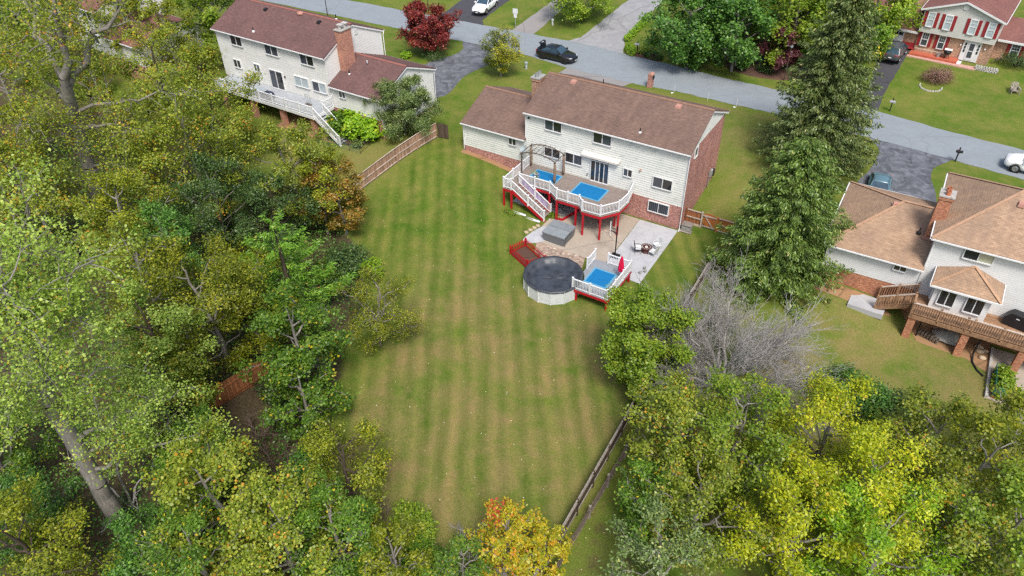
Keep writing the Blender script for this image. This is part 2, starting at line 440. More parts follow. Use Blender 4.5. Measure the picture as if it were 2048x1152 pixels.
    # foliage
    l = m_leaf
    M['lf_yg'] = l('yellow_green_leaves', [(0.0, (0.106, 0.168, 0.012)), (0.4, (0.248, 0.319, 0.032)), (0.75, (0.403, 0.455, 0.059)), (0.9, (0.566, 0.528, 0.065)), (0.96, (0.628, 0.364, 0.032)), (1.0, (0.628, 0.291, 0.032))])
    M['lf_pale'] = l('pale_green_leaves', [(0.0, (0.112, 0.190, 0.020)), (0.35, (0.254, 0.371, 0.052)), (0.75, (0.447, 0.578, 0.118)), (0.93, (0.545, 0.631, 0.161)), (0.97, (0.545, 0.466, 0.048)), (1.0, (0.545, 0.345, 0.048))])
    M['lf_orange'] = l('tan_orange_leaves', [(0.0, (0.118, 0.115, 0.016)), (0.4, (0.268, 0.221, 0.033)), (0.7, (0.426, 0.247, 0.046)), (1.0, (0.567, 0.238, 0.053))])
    M['lf_olive'] = l('olive_leaves', [(0.0, (0.097, 0.138, 0.009)), (0.5, (0.244, 0.294, 0.020)), (0.85, (0.418, 0.432, 0.032)), (1.0, (0.583, 0.527, 0.044))])
    M['lf_dark'] = l('dark_green_leaves', [(0.0, (0.025, 0.057, 0.013)), (0.5, (0.063, 0.127, 0.028)), (1.0, (0.146, 0.226, 0.052))], 0.2)
    M['lf_green'] = l('green_leaves', [(0.0, (0.060, 0.139, 0.014)), (0.5, (0.141, 0.268, 0.026)), (0.88, (0.252, 0.396, 0.047)), (0.95, (0.604, 0.499, 0.047)), (1.0, (0.718, 0.552, 0.035))])
    M['lf_deep'] = l('deep_green_leaves', [(0.0, (0.038, 0.111, 0.017)), (0.5, (0.088, 0.214, 0.029)), (1.0, (0.184, 0.340, 0.050))], 0.28)
    M['lf_bright'] = l('bright_green_leaves', [(0.0, (0.105, 0.208, 0.015)), (0.5, (0.240, 0.357, 0.028)), (1.0, (0.431, 0.513, 0.056))])
    M['lf_lime'] = l('lime_leaves', [(0.0, (0.134, 0.276, 0.012)), (0.5, (0.275, 0.485, 0.024)), (1.0, (0.520, 0.612, 0.053))])
    M['lf_yellow'] = l('yellow_leaves', [(0.0, (0.166, 0.234, 0.009)), (0.4, (0.367, 0.438, 0.016)), (0.8, (0.642, 0.645, 0.030)), (0.94, (0.671, 0.683, 0.037)), (1.0, (0.671, 0.448, 0.044))])
    M['lf_red'] = l('red_maple_leaves', [(0.0, (0.106, 0.021, 0.021)), (0.5, (0.291, 0.046, 0.041)), (0.85, (0.439, 0.081, 0.060)), (1.0, (0.369, 0.178, 0.078))])
    M['lf_purple'] = l('purple_leaves', [(0.0, (0.088, 0.025, 0.035)), (0.6, (0.236, 0.074, 0.091)), (1.0, (0.385, 0.149, 0.158))])
    M['lf_fire'] = l('orange_yellow_leaves', [(0.0, (0.228, 0.287, 0.021)), (0.45, (0.475, 0.456, 0.025)), (0.75, (0.627, 0.446, 0.028)), (1.0, (0.646, 0.212, 0.028))])
    M['lf_scarlet'] = l('scarlet_leaves', [(0.0, (0.420, 0.077, 0.036)), (0.5, (0.600, 0.105, 0.049)), (1.0, (0.600, 0.280, 0.062))])
    M['lf_spruce'] = l('spruce_needles', [(0.0, (0.053, 0.084, 0.024)), (0.5, (0.132, 0.184, 0.051)), (0.9, (0.235, 0.293, 0.079)), (1.0, (0.388, 0.365, 0.138))], 0.2)
    M['lf_spruce2'] = l('green_spruce_needles', [(0.0, (0.069, 0.133, 0.026)), (0.5, (0.170, 0.272, 0.050)), (0.9, (0.297, 0.422, 0.081)), (1.0, (0.455, 0.422, 0.144))], 0.22)
    M['lf_pine'] = l('pine_needles', [(0.0, (0.077, 0.186, 0.016)), (0.5, (0.171, 0.354, 0.029)), (0.95, (0.290, 0.502, 0.053)), (1.0, (0.580, 0.372, 0.119))], 0.2)
    M['lf_blue'] = l('blue_green_leaves', [(0.0, (0.041, 0.116, 0.015)), (0.5, (0.095, 0.221, 0.030)), (1.0, (0.189, 0.344, 0.051))], 0.25)
    M['lf_willow'] = l('grey_green_leaves', [(0.0, (0.071, 0.121, 0.030)), (0.5, (0.168, 0.248, 0.069)), (0.9, (0.336, 0.414, 0.131)), (1.0, (0.477, 0.496, 0.166))], 0.25)
    M['lf_brown'] = l('brown_twigs', [(0.0, (0.139, 0.077, 0.062)), (0.6, (0.291, 0.161, 0.122)), (1.0, (0.383, 0.245, 0.169))], 0.1)
    M['lf_fallen'] = l('fallen_leaves', [(0.0, (0.525, 0.367, 0.158)), (0.5, (0.750, 0.665, 0.350)), (0.8, (0.750, 0.750, 0.665)), (1.0, (0.700, 0.245, 0.070))], 0.1)
setup_materials()

# ------------------------------------------------------------------ geometry helpers
def put(name, mesh, parent=None, mat4=None):
    o = bpy.data.objects.new(name, mesh)
    col.objects.link(o)
    if parent is not None:
        o.parent = parent
    if mat4 is not None:
        o.matrix_basis = mat4
    return o

def tag(o, label=None, cat=None, group=None, kind=None):
    if label: o['label'] = label
    if cat: o['category'] = cat
    if group: o['group'] = group
    if kind: o['kind'] = kind
    return o

def thing(name, label, cat, loc=(0, 0, 0), rz=0.0, group=None):
    o = put(name, None, None, Matrix.Translation(loc) @ Matrix.Rotation(rz, 4, 'Z'))
    o.empty_display_size = 0.3
    return tag(o, label, cat, group)

def copy_tree(o, parent=None):
    c = o.copy()
    col.objects.link(c)
    c.parent = parent
    for ch in list(o.children):
        copy_tree(ch, c)
    return c

class MB:
    """collects polygons for one mesh"""
    def __init__(s):
        s.v, s.f = [], []
    def add(s, vs, fs):
        b = len(s.v)
        s.v += [tuple(p) for p in vs]
        s.f += [tuple(i + b for i in f) for f in fs]
        return s
    def box(s, x0, x1, y0, y1, z0, z1):
        return s.add([(x0, y0, z0), (x1, y0, z0), (x1, y1, z0), (x0, y1, z0), (x0, y0, z1), (x1, y0, z1), (x1, y1, z1), (x0, y1, z1)],
                     [(3, 2, 1, 0), (4, 5, 6, 7), (0, 1, 5, 4), (1, 2, 6, 5), (2, 3, 7, 6), (3, 0, 4, 7)])
    def obox(s, p0, p1, w, t):
        p0, p1 = Vector(p0), Vector(p1)
        d = (p1 - p0).normalized()
        a = d.cross(Vector((0, 0, 1)))
        if a.length < 1e-4: a = Vector((1, 0, 0))
        a.normalize()
        b = a.cross(d)
        vs = []
        for p in (p0, p1):
            for sa, sb in ((-1, -1), (1, -1), (1, 1), (-1, 1)):
                vs.append(p + a * (sa * w / 2) + b * (sb * t / 2))
        return s.add(vs, [(0, 1, 2, 3), (7, 6, 5, 4), (0, 4, 5, 1), (1, 5, 6, 2), (2, 6, 7, 3), (3, 7, 4, 0)])
    def tube(s, pts, rad, n=8, cap=True):
        pts = [Vector(p) for p in pts]
        rads = rad if isinstance(rad, (list, tuple)) else [rad] * len(pts)
        vs, fs = [], []
        for i, p in enumerate(pts):
            d = (pts[min(i + 1, len(pts) - 1)] - pts[max(i - 1, 0)]).normalized()
            a = d.cross(Vector((0, 0, 1)))
            if a.length < 0.05: a = d.cross(Vector((1, 0, 0)))
            a.normalize()
            b = d.cross(a)
            for k in range(n):
                t = 2 * math.pi * k / n
                vs.append(p + a * (math.cos(t) * rads[i]) + b * (math.sin(t) * rads[i]))
        for i in range(len(pts) - 1):
            for k in range(n):
                fs.append((i * n + k, i * n + (k + 1) % n, (i + 1) * n + (k + 1) % n, (i + 1) * n + k))
        if cap:
            fs.append(tuple(range(n - 1, -1, -1)))
            fs.append(tuple(range((len(pts) - 1) * n, len(pts) * n)))
        return s.add(vs, fs)
    def lathe(s, prof, n=24, c=(0, 0), cap=True):
        vs, fs = [], []
        for r, z in prof:
            for k in range(n):
                t = 2 * math.pi * k / n
                vs.append((c[0] + r * math.cos(t), c[1] + r * math.sin(t), z))
        m = len(prof)
        for i in range(m - 1):
            for k in range(n):
                fs.append((i * n + k, i * n + (k + 1) % n, (i + 1) * n + (k + 1) % n, (i + 1) * n + k))
        if cap:
            fs.append(tuple(range(n - 1, -1, -1)))
            fs.append(tuple(range((m - 1) * n, m * n)))
        return s.add(vs, fs)
    def mesh(s, name, mat, smooth=False):
        me = bpy.data.meshes.new(name)
        me.from_pydata(s.v, [], s.f)
        if smooth:
            me.polygons.foreach_set('use_smooth', [True] * len(me.polygons))
        me.materials.append(MAT[mat] if isinstance(mat, str) else mat)
        return me
    def obj(s, name, mat, parent=None, smooth=False, loc=None):
        return put(name, s.mesh(name, mat, smooth), parent, Matrix.Translation(loc) if loc else None)

_cubes = {}
def cube(mat):
    if mat not in _cubes:
        _cubes[mat] = MB().box(-.5, .5, -.5, .5, -.5, .5).mesh('block_' + mat, mat)
    return _cubes[mat]

def box(name, mat, parent, x0, x1, y0, y1, z0, z1):
    m = Matrix.Translation(((x0 + x1) / 2, (y0 + y1) / 2, (z0 + z1) / 2)) @ Matrix.Diagonal((abs(x1 - x0), abs(y1 - y0), abs(z1 - z0), 1))
    return put(name, cube(mat), parent, m)

def bar(name, mat, parent, p0, p1, w, t):
    """a straight member from p0 to p1, w wide across and t deep"""
    p0, p1 = Vector(p0), Vector(p1)
    d = p1 - p0
    L = d.length
    d = d / L
    a = Vector((0, 0, 1)).cross(d)
    if a.length < 1e-4: a = Vector((0, 1, 0))
    a.normalize()
    b = d.cross(a)
    m = Matrix.Translation((p0 + p1) / 2) @ Matrix(((d.x, a.x, b.x, 0), (d.y, a.y, b.y, 0), (d.z, a.z, b.z, 0), (0, 0, 0, 1))) @ Matrix.Diagonal((L, w, t, 1))
    return put(name, cube(mat), parent, m)

def sheet(name, poly, mat, dz, step=1.0, kind='structure', parent=None, hf=h):
    """a flat paved or planted area that follows the land, dz above it"""
    bm = bmesh.new()
    bm.faces.new([bm.verts.new((x, y, 0)) for x, y in poly])
    xs = [p[0] for p in poly]; ys = [p[1] for p in poly]
    for ax, lo, hi in ((0, min(xs), max(xs)), (1, min(ys), max(ys))):
        n = max(1, int((hi - lo) / step))
        for i in range(1, n):
            c = lo + (hi - lo) * i / n
            co = (c, 0, 0) if ax == 0 else (0, c, 0)
            no = (1, 0, 0) if ax == 0 else (0, 1, 0)
            bmesh.ops.bisect_plane(bm, geom=bm.verts[:] + bm.edges[:] + bm.faces[:], plane_co=co, plane_no=no)
    for v in bm.verts:
        v.co.z = float(hf(v.co.x, v.co.y)) + dz
    bmesh.ops.recalc_face_normals(bm, faces=bm.faces[:])
    for f in bm.faces:
        if f.normal.z < 0: f.normal_flip()
    # a skirt, so that the sheet is a slab and not paper
    e = [ed for ed in bm.edges if ed.is_boundary]
    r = bmesh.ops.extrude_edge_only(bm, edges=e)
    for v in r['geom']:
        if isinstance(v, bmesh.types.BMVert): v.co.z -= dz + 0.06
    me = bpy.data.meshes.new(name)
    bm.to_mesh(me); bm.free()
    me.materials.append(MAT[mat])
    o = put(name, me, parent)
    if parent is None: o['kind'] = kind
    return o

def smooth_poly(pts, n=6):
    """closed Catmull-Rom outline"""
    out = []
    m = len(pts)
    for i in range(m):
        p0, p1, p2, p3 = (Vector(pts[(i + k - 1) % m]) for k in range(4))
        for j in range(n):
            t = j / n
            q = 0.5 * ((2 * p1) + (p2 - p0) * t + (2 * p0 - 5 * p1 + 4 * p2 - p3) * t * t + (3 * p1 - p0 - 3 * p2 + p3) * t ** 3)
            out.append((q.x, q.y))
    return out

def ragged(pts, amp=0.07, step=0.6, seed=1):
    """an outline whose straight edges wander a little, as turf creeps over asphalt"""
    rr = random.Random(seed)
    out = []
    for i in range(len(pts)):
        a, b = Vector(pts[i]), Vector(pts[(i + 1) % len(pts)])
        L = (b - a).length
        n = max(1, int(L / step))
        d = (b - a) / max(L, 1e-6)
        for k in range(n):
            p = a + (b - a) * (k / n)
            if k: p += Vector((-d.y, d.x)) * rr.uniform(-amp, amp)
            out.append((p.x, p.y))
    return out

# ------------------------------------------------------------------ ground, road, driveways
def in_poly(x, y, poly):
    inside = np.zeros(x.shape, bool)
    j = len(poly) - 1
    for i in range(len(poly)):
        xi, yi = poly[i]; xj, yj = poly[j]
        c = ((yi > y) != (yj > y)) & (x < (xj - xi) * (y - yi) / (yj - yi + 1e-12) + xi)
        inside ^= c
        j = i
    return inside

def build_ground():
    gx = np.concatenate([[-900, -500, -300, -220, -180, -150], np.arange(-135, -62, 3.0), np.arange(-60, 40, 0.75), np.arange(42, 100, 4.0), [120, 160, 250, 450, 900]])
    gy = np.concatenate([[-600, -300, -160, -110, -90], np.arange(-78, -46, 3.0), np.arange(-45, 50, 0.75), np.arange(52, 120, 4.0), [140, 180, 260, 420, 900, 1600]])
    X, Y = np.meshgrid(gx, gy)
    Z = h(X, Y)
    rng = np.random.default_rng(3)
    Z = Z + 0.05 * np.sin(X * 0.31 + 1.3) * np.sin(Y * 0.27) * (1 - _ss(-19.0, -13.0, Y)) * (Y > -60)
    nx, ny = len(gx), len(gy)
    idx = np.arange(nx * ny).reshape(ny, nx)
    f = np.stack([idx[:-1, :-1], idx[:-1, 1:], idx[1:, 1:], idx[1:, :-1]], -1).reshape(-1, 4)
    me = bpy.data.meshes.new('ground')
    me.from_pydata(np.stack([X, Y, Z], -1).reshape(-1, 3).tolist(), [], f.tolist())
    woods = in_poly(X, Y, [(-29, -13), (-22.8, -15), (-18.0, -18.5), (-13.2, -27.5), (-10.8, -32), (-6.5, -35.2), (0, -38.5), (7, -39), (7, -90), (-200, -90), (-200, -14), (-46, -10)]).astype(float)
    lowtrees = in_poly(X, Y, [(5.6, -39), (5.6, -22), (9, -18), (14, -19), (24, -16), (60, -16), (60, -60), (5.6, -60)]).astype(float) * 0.42
    under = in_poly(X, Y, [(-52, 8), (-58, 30), (-100, 30), (-140, -20), (-60, -20)]).astype(float) * 0.4
    wood = np.maximum(np.maximum(woods, lowtrees), under)
    yard = in_poly(X, Y, [(-26, 2), (4.5, 1), (4.6, -34), (0, -39), (-20, -34)]).astype(float)
    dry = in_poly(X, Y, [(-16, -12), (-9, -14), (4.6, -12), (4.6, -36), (-9, -33)]).astype(float) * 0.85
    dry = np.maximum(dry, in_poly(X, Y, [(8, -20), (25, -20), (25, -4), (12, -4)]) * 0.8)
    dry = np.maximum(dry, in_poly(X, Y, [(-40, 0), (-26, 0), (-26, -12), (-40, -12)]) * 0.45)
    dry = np.maximum(dry, in_poly(X, Y, [(-13, 20), (9, 20), (9, 2), (1, 2), (1, 9), (-13, 9)]) * 0.5)
    dry = np.maximum(dry, 0.22)
    ch = [wood, yard, dry]
    for k in range(3):
        a = ch[k]
        for _ in range(2):
            p = np.pad(a, 1, mode='edge')
            a = (p[:-2, 1:-1] + p[2:, 1:-1] + p[1:-1, :-2] + p[1:-1, 2:] + 2 * p[1:-1, 1:-1]) / 6
        ch[k] = a
    at = me.attributes.new('zone', 'FLOAT_COLOR', 'POINT')
    rgba = np.ones((nx * ny, 4), np.float32)
    for k in range(3): rgba[:, k] = ch[k].reshape(-1)
    at.data.foreach_set('color', rgba.reshape(-1))
    me.polygons.foreach_set('use_smooth', [True] * len(me.polygons))
    me.materials.append(MAT['ground'])
    tag(put('ground', me), kind='structure')

build_ground()
far_edge = [(-140, 25.2), (-95, 25.6), (-66, 26.0), (-53, 26.5), (-43.5, 27.0), (-33, 27.5), (-24, 27.9), (-18, 27.5), (-12, 27.1), (-6.6, 26.6), (0.4, 26.4), (9.8, 26.4), (13.2, 25.8), (17.4, 25.1), (23, 24.6), (32, 23.6), (60, 20.0), (90, 15)]
near_edge = [(-140, 18.8), (-95, 19.6), (-66, 20.5), (-46, 21.1), (-36, 21.5), (-28, 21.6), (-21.8, 20.7), (-14.4, 20.4), (-8.8, 20.9), (-2, 20.8), (1, 20.8), (10.5, 20.3), (17.3, 19.6), (23.5, 18.8), (32, 17.6), (60, 13.5), (90, 8.5)]
sheet('road', ragged(far_edge + near_edge[::-1], .09, .7), 'road', 0.035, 4.0)
sheet('driveway', ragged(smooth_poly([(-36.2, 21.7), (-35.0, 19.5), (-35.0, 17.2), (-36.2, 14.4), (-36.3, 8.4), (-30.4, 8.0), (-30.6, 13.0), (-29.8, 16.8), (-28.2, 21.8), (-32, 22.0)], 4), .06, .4), 'drive_old', 0.02, 1.0)
sheet('driveway', ragged([(-21.6, 21.2), (-21.9, 18.6), (-20.6, 8.6), (-14.9, 8.6), (-15.0, 17.2), (-13.6, 20.9), (-17, 21.2)], .07), 'path', 0.02)
sheet('driveway', ragged([(-44.4, 26.5), (-44.1, 29.0), (-44.7, 45), (-38.2, 45), (-38.2, 28.6), (-36.7, 26.8)], .07), 'drive_black', 0.022)
sheet('driveway', ragged([(-25.8, 27.4), (-24.4, 29.3), (-23.4, 46), (-19.4, 46), (-19.4, 31.2), (-17.9, 27.2)], .07), 'drive_grey', 0.022)
sheet('driveway', ragged(smooth_poly([(10.4, 20.8), (11.9, 18.2), (11.9, 14.2), (11.4, 12.0), (11.2, 7.0), (17.8, 7.0), (17.7, 11.4), (17.3, 13.4), (16.7, 15.2), (16.7, 17.3), (17.8, 20.1), (14, 20.7)], 4), .06, .4), 'drive_old', 0.02)
sheet('driveway', ragged([(8.6, 26.0), (8.4, 30), (7.6, 42), (10.6, 42), (10.0, 30), (10.3, 26.0)], .07), 'drive_black', 0.022)
sheet('driveway', ragged([(-72, 25.5), (-70, 44), (-64, 44), (-62, 25.9)], .07), 'drive_black', 0.022)
sheet('footpath', ragged([(-33.2, 27.2), (-32.3, 45), (-30.5, 45), (-30.1, 27.4)]), 'path', 0.024)
sheet('mulch_bed', smooth_poly([(-13.4, 35.5), (-12.0, 32.2), (-9.0, 30.4), (-5.9, 29.1), (-3.2, 28.4), (0.2, 29.0), (3.5, 31.0), (6.0, 36), (4, 44), (-12, 44)], 4), 'mulch', 0.012)
sheet('mulch_bed', smooth_poly([(-17.9, 27.6), (-17.2, 27.2), (-14.0, 27.2), (-13.4, 28.0), (-15.4, 29.6), (-17.6, 29.0)], 4), 'mulch', 0.03)
sheet('concrete_patio', [(-3.42, -0.25), (0.0, -0.2), (0.12, -8.25), (-3.15, -8.1)], 'patio_new', 0.05)
sheet('old_patio', [(-10.1, -3.1), (-10.1, -5.3), (-9.6, -7.35), (-3.27, -7.35), (-3.46, -0.2), (-8.2, -0.2), (-9.2, -3.1)], 'patio_old', 0.03)
sheet('gravel_bed', [(-13.6, -0.3), (-8.3, -0.3), (-9.1, -3.6), (-10.4, -3.7), (-13.9, -3.9)], 'gravel', 0.02)
sheet('paver_strip', [(-9.55, -7.0), (-9.3, -7.36), (-5.0, -7.36), (-4.6, -8.6), (-5.3, -9.5), (-7.6, -9.35), (-8.9, -8.75)], 'paver', 0.035)
sheet('concrete_pad', smooth_poly([(-10.05, -5.5), (-9.35, -5.4), (-8.9, -6.6), (-9.2, -7.5), (-10.2, -8.1), (-10.5, -7.5)], 4), 'patio_new', 0.045, 0.6)
sheet('house_bank', [(-21.7, 0.1), (-14.4, 0.1), (-14.4, -0.55), (-21.7, -0.5)], 'soil', 0.03, 0.6)
sheet('house_bank', [(11.6, -2.6), (16.2, -2.4), (17.2, -3.4), (16.0, -3.9), (11.4, -3.4)], 'soil', 0.02, 0.6)
sheet('house_bank', [(17.6, -2.3), (23.6, -2.2), (23.8, -5.4), (22.3, -4.6), (19.2, -4.7)], 'soil', 0.015, 0.6)
sheet('house_bank', [(-41.5, -2.2), (-33.5, -2.4), (-33.5, -4.6), (-41.5, -4.8)], 'soil', 0.015, 0.8)

# ------------------------------------------------------------------ parts of houses
_laps = {}
def lap_mesh(mat):
    """one course of lapped siding, 1 m long: the lower edge stands proud of the upper"""
    if mat not in _laps:
        p, t = (.042, .93) if mat == 'siding_main' else (.022, .97)
        _laps[mat] = MB().add([(0, -p, 0), (1, -p, 0), (1, 0, 0), (0, 0, 0), (0, -.014, t), (1, -.014, t), (1, 0, t), (0, 0, t)],
                              [(3, 2, 1, 0), (4, 5, 6, 7), (0, 1, 5, 4), (1, 2, 6, 5), (2, 3, 7, 6), (3, 0, 4, 7)]).mesh('siding_board', mat)
    return _laps[mat]

FACE_ROT = {'S': 0.0, 'E': math.pi / 2, 'N': math.pi, 'W': -math.pi / 2}
def face_frame(face, off):
    """matrix from wall coordinates (run, outwards = -y, up) to house coordinates"""
    if face == 'S': return Matrix.Translation((0, off, 0))
    if face == 'E': return Matrix.Translation((off, 0, 0)) @ Matrix.Rotation(math.pi / 2, 4, 'Z')
    if face == 'W': return Matrix.Translation((off, 0, 0)) @ Matrix.Rotation(-math.pi / 2, 4, 'Z')
    return Matrix.Translation((0, off, 0)) @ Matrix.Rotation(math.pi, 4, 'Z')

def lap_wall(parent, mat, face, off, a0, a1, z0, z1, openings=(), course=0.205, width=None):
    """clapboards on a wall; the run axis points right as one faces the wall"""
    fr = face_frame(face, off)
    n = max(1, round((z1 - z0) / course))
    c = (z1 - z0) / n
    me = lap_mesh(mat)
    for k in range(n):
        zb, zt = z0 + k * c, z0 + (k + 1) * c
        lo, hi = (a0, a1) if width is None else width((zb + zt) / 2)
        segs = [(lo, hi)]
        for (o0, o1, oz0, oz1) in openings:
            if oz0 < zt - 0.03 and oz1 > zb + 0.03:
                new = []
                for s0, s1 in segs:
                    if o1 <= s0 or o0 >= s1: new.append((s0, s1)); continue
                    if o0 > s0: new.append((s0, o0))
                    if o1 < s1: new.append((o1, s1))
                segs = new
        for s0, s1 in segs:
            if s1 - s0 > 0.03:
                put('siding_board', me, parent, fr @ Matrix.Translation((s0, 0, zb)) @ Matrix.Diagonal((s1 - s0, 1, c, 1)))

def window(parent, face, off, a0, a1, z0, z1, panes=2, glass='glass', frame='trim', fw=0.07, name='window', grid=None, bars=False):
    """frame standing 5 cm proud of the wall, panes set back in it"""
    fr = face_frame(face, off)
    mb = MB()
    o = 0.11
    mb.box(a0 - fw, a0, -o, 0.03, z0 - fw, z1 + fw); mb.box(a1, a1 + fw, -o, 0.03, z0 - fw, z1 + fw)
    mb.box(a0, a1, -o, 0.03, z1, z1 + fw); mb.box(a0, a1, -o - 0.03, 0.03, z0 - fw, z0)
    w = (a1 - a0) / panes
    for k in range(1, panes):
        mb.box(a0 + k * w - 0.03, a0 + k * w + 0.03, -o + 0.005, 0.03, z0, z1)
    if grid:                                    # double-hung sash with glazing bars in the upper half
        zm = (z0 + z1) / 2
        mb.box(a0, a1, -o + 0.01, 0.02, zm - 0.03, zm + 0.03)
        for k in range(1, grid[0]):
            xx = a0 + (a1 - a0) * k / grid[0]
            mb.box(xx - 0.012, xx + 0.012, -o + 0.02, 0, zm + 0.03, z1)
        for k in range(1, grid[1]):
            zz = zm + (z1 - zm) * k / grid[1]
            mb.box(a0, a1, -o + 0.021, 0, zz - 0.012, zz + 0.012)
    win = put(name, mb.mesh(name, frame), parent, fr)
    gl = glass if isinstance(glass, (list, tuple)) else [glass] * panes
    for k in range(panes):
        box('pane', gl[k % len(gl)], win, a0 + k * w, a0 + (k + 1) * w, -0.06 + 0.008 * (k % 2), 0.0, z0, z1)
    if bars:
        for k in range(int((a1 - a0) / 0.16)):
            xx = a0 + 0.1 + k * 0.16
            box('bar', 'black', win, xx - 0.012, xx + 0.012, -0.115, -0.095, z0 - 0.03, z1 + 0.03)
    return win

def slab(name, mat, parent, pts, thick=0.12):
    """a roof plane: outline pts (counter-clockwise from above) with thickness downwards"""
    n = len(pts)
    mb = MB()
    top = [tuple(p) for p in pts]
    bot = [(p[0], p[1], p[2] - thick) for p in pts]
    mb.add(top + bot, [tuple(range(n)), tuple(range(2 * n - 1, n - 1, -1))] + [(i, i + n, (i + 1) % n + n, (i + 1) % n) for i in range(n)])
    return mb.obj(name, mat, parent)

def gutter(parent, p0, p1, drop=None):
    g = bar('gutter', 'trim', parent, p0, p1, 0.11, 0.11)
    return g

def downspout(parent, pts):
    return MB().tube(pts, 0.045, 6).obj('downspout', 'trim', parent)

def vent_pipe(parent, x, y, z, mat='black', collar='trim', hh=0.4):
    p = MB().tube([(x, y, z - 0.1), (x, y, z + hh)], 0.05, 8).obj('vent_pipe', mat, parent)
    MB().lathe([(0.16, z - 0.06), (0.12, z + 0.07), (0.06, z + 0.12)], 10, (x, y)).obj('collar', collar, p)

def roof_vent(parent, x, y, z, mat='vent_pink', s=0.28):
    MB().add([(x - s, y - s, z - 0.1), (x + s, y - s, z - 0.1), (x + s, y + s, z + 0.05), (x - s, y + s, z + 0.05),
              (x - s * .8, y - s * .8, z + 0.14), (x + s * .8, y - s * .8, z + 0.14), (x + s * .8, y + s * .8, z + 0.2), (x - s * .8, y + s * .8, z + 0.2)],
             [(4, 5, 6, 7), (0, 1, 5, 4), (1, 2, 6, 5), (2, 3, 7, 6), (3, 0, 4, 7)]).obj('roof_vent', mat, parent)

def railing(parent, a, b, za, zb, hh, mat='vinyl', gap=0.125, post_a=True, post_b=True, bal=0.034, low=0.1, post=0.11, top=(0.09, 0.06), balmat=None, under=0.0, mids=None):
    """posts, two rails and balusters between the plan points a and b"""
    a3, b3 = Vector((a[0], a[1], za)), Vector((b[0], b[1], zb))
    up = Vector((0, 0, 1))
    L = (Vector(a) - Vector(b)).length
    ends = []
    if post_a: ends.append(a3)
    if post_b: ends.append(b3)
    n_mid = mids if mids is not None else int(L / 1.9)
    for k in range(1, n_mid + 1): ends.append(a3.lerp(b3, k / (n_mid + 1)))
    for p in ends:
        po = box('post', mat, parent, p.x - post / 2, p.x + post / 2, p.y - post / 2, p.y + post / 2, p.z - 0.12 - under, p.z + hh + 0.1)
        cp = box('post_cap', mat, parent, p.x - post * .62, p.x + post * .62, p.y - post * .62, p.y + post * .62, p.z + hh + 0.1, p.z + hh + 0.145)
    bar('top_rail', mat, parent, a3 + up * hh, b3 + up * hh, *top)
    bar('bottom_rail', mat, parent, a3 + up * low, b3 + up * low, 0.06, 0.06)
    n = max(2, int(L / gap))
    for k in range(1, n):
        p = a3.lerp(b3, k / n)
        box('baluster', balmat or mat, parent, p.x - bal / 2, p.x + bal / 2, p.y - bal / 2, p.y + bal / 2, p.z + low, p.z + hh)

def chimney(parent, x0, x1, y0, y1, z0, z1, brick, cap='stone', flues=1, corbel=True, flue_mat='terracotta'):
    ch = box('chimney', brick, parent, x0, x1, y0, y1, z0, z1)
    holder = parent
    if corbel:
        box('chimney_corbel', brick, parent, x0 - 0.06, x1 + 0.06, y0 - 0.06, y1 + 0.06, z1, z1 + 0.22)
        z1 += 0.22
    box('chimney_cap', cap, parent, x0 - 0.09, x1 + 0.09, y0 - 0.09, y1 + 0.09, z1, z1 + 0.09)
    n = flues
    for k in range(n):
        yy = y0 + (y1 - y0) * (k + 0.5) / n
        xx = (x0 + x1) / 2
        MB().lathe([(0.16, z1 + 0.09), (0.15, z1 + 0.4), (0.12, z1 + 0.4), (0.11, z1 + 0.2)], 12, (xx, yy), False).obj('flue', flue_mat, parent)
    return ch

# ------------------------------------------------------------------ the middle house
def gable_roof(parent, mat, ridge_mat, x0, x1, y0, y1, ze, zr, over=(0.3, 0.15, 0.15), trim=True, ends=(True, True)):
    """gable roof, ridge along x; eaves at y0/y1 (already outside the walls)"""
    ym = (y0 + y1) / 2
    slab('roof_slope', mat, parent, [(x0, y0, ze), (x1, y0, ze), (x1, ym, zr), (x0, ym, zr)])
    slab('roof_slope', mat, parent, [(x0, ym, zr), (x1, ym, zr), (x1, y1, ze), (x0, y1, ze)])
    mb = MB()
    s = (zr - ze) / (ym - y0)
    w = 0.17
    mb.add([(x0, ym - w, zr - s * w + 0.03), (x1, ym - w, zr - s * w + 0.03), (x1, ym, zr + 0.045), (x0, ym, zr + 0.045), (x0, ym + w, zr - s * w + 0.03), (x1, ym + w, zr - s * w + 0.03)],
           [(0, 1, 2, 3), (3, 2, 5, 4)])
    mb.obj('ridge_cap', ridge_mat, parent)
    if trim:
        for yy, sg in ((y0, -1), (y1, 1)):
            bar('gutter', 'trim', parent, (x0, yy + sg * 0.045, ze - 0.085), (x1, yy + sg * 0.045, ze - 0.085), 0.085, 0.085)
        for e, xx in zip(ends, (x0, x1)):
            if not e: continue
            sg = -1 if xx == x0 else 1
            for yy in (y0, y1):
                bar('rake_trim', 'trim', parent, (xx - sg * 0.03, yy, ze - 0.2), (xx - sg * 0.03, ym, zr - 0.2), 0.045, 0.15)

def gable_fill(parent, mat, xx, face, y0, y1, z0, zr):
    ym = (y0 + y1) / 2
    def width(z):
        t = min(1, (z - z0) / (zr - z0))
        lo, hi = y0 + (ym - y0) * t, y1 - (y1 - ym) * t
        return (lo, hi) if face == 'E' else (-hi, -lo)
    lap_wall(parent, mat, face, xx, 0, 0, z0, zr - 0.05, (), 0.2, width)

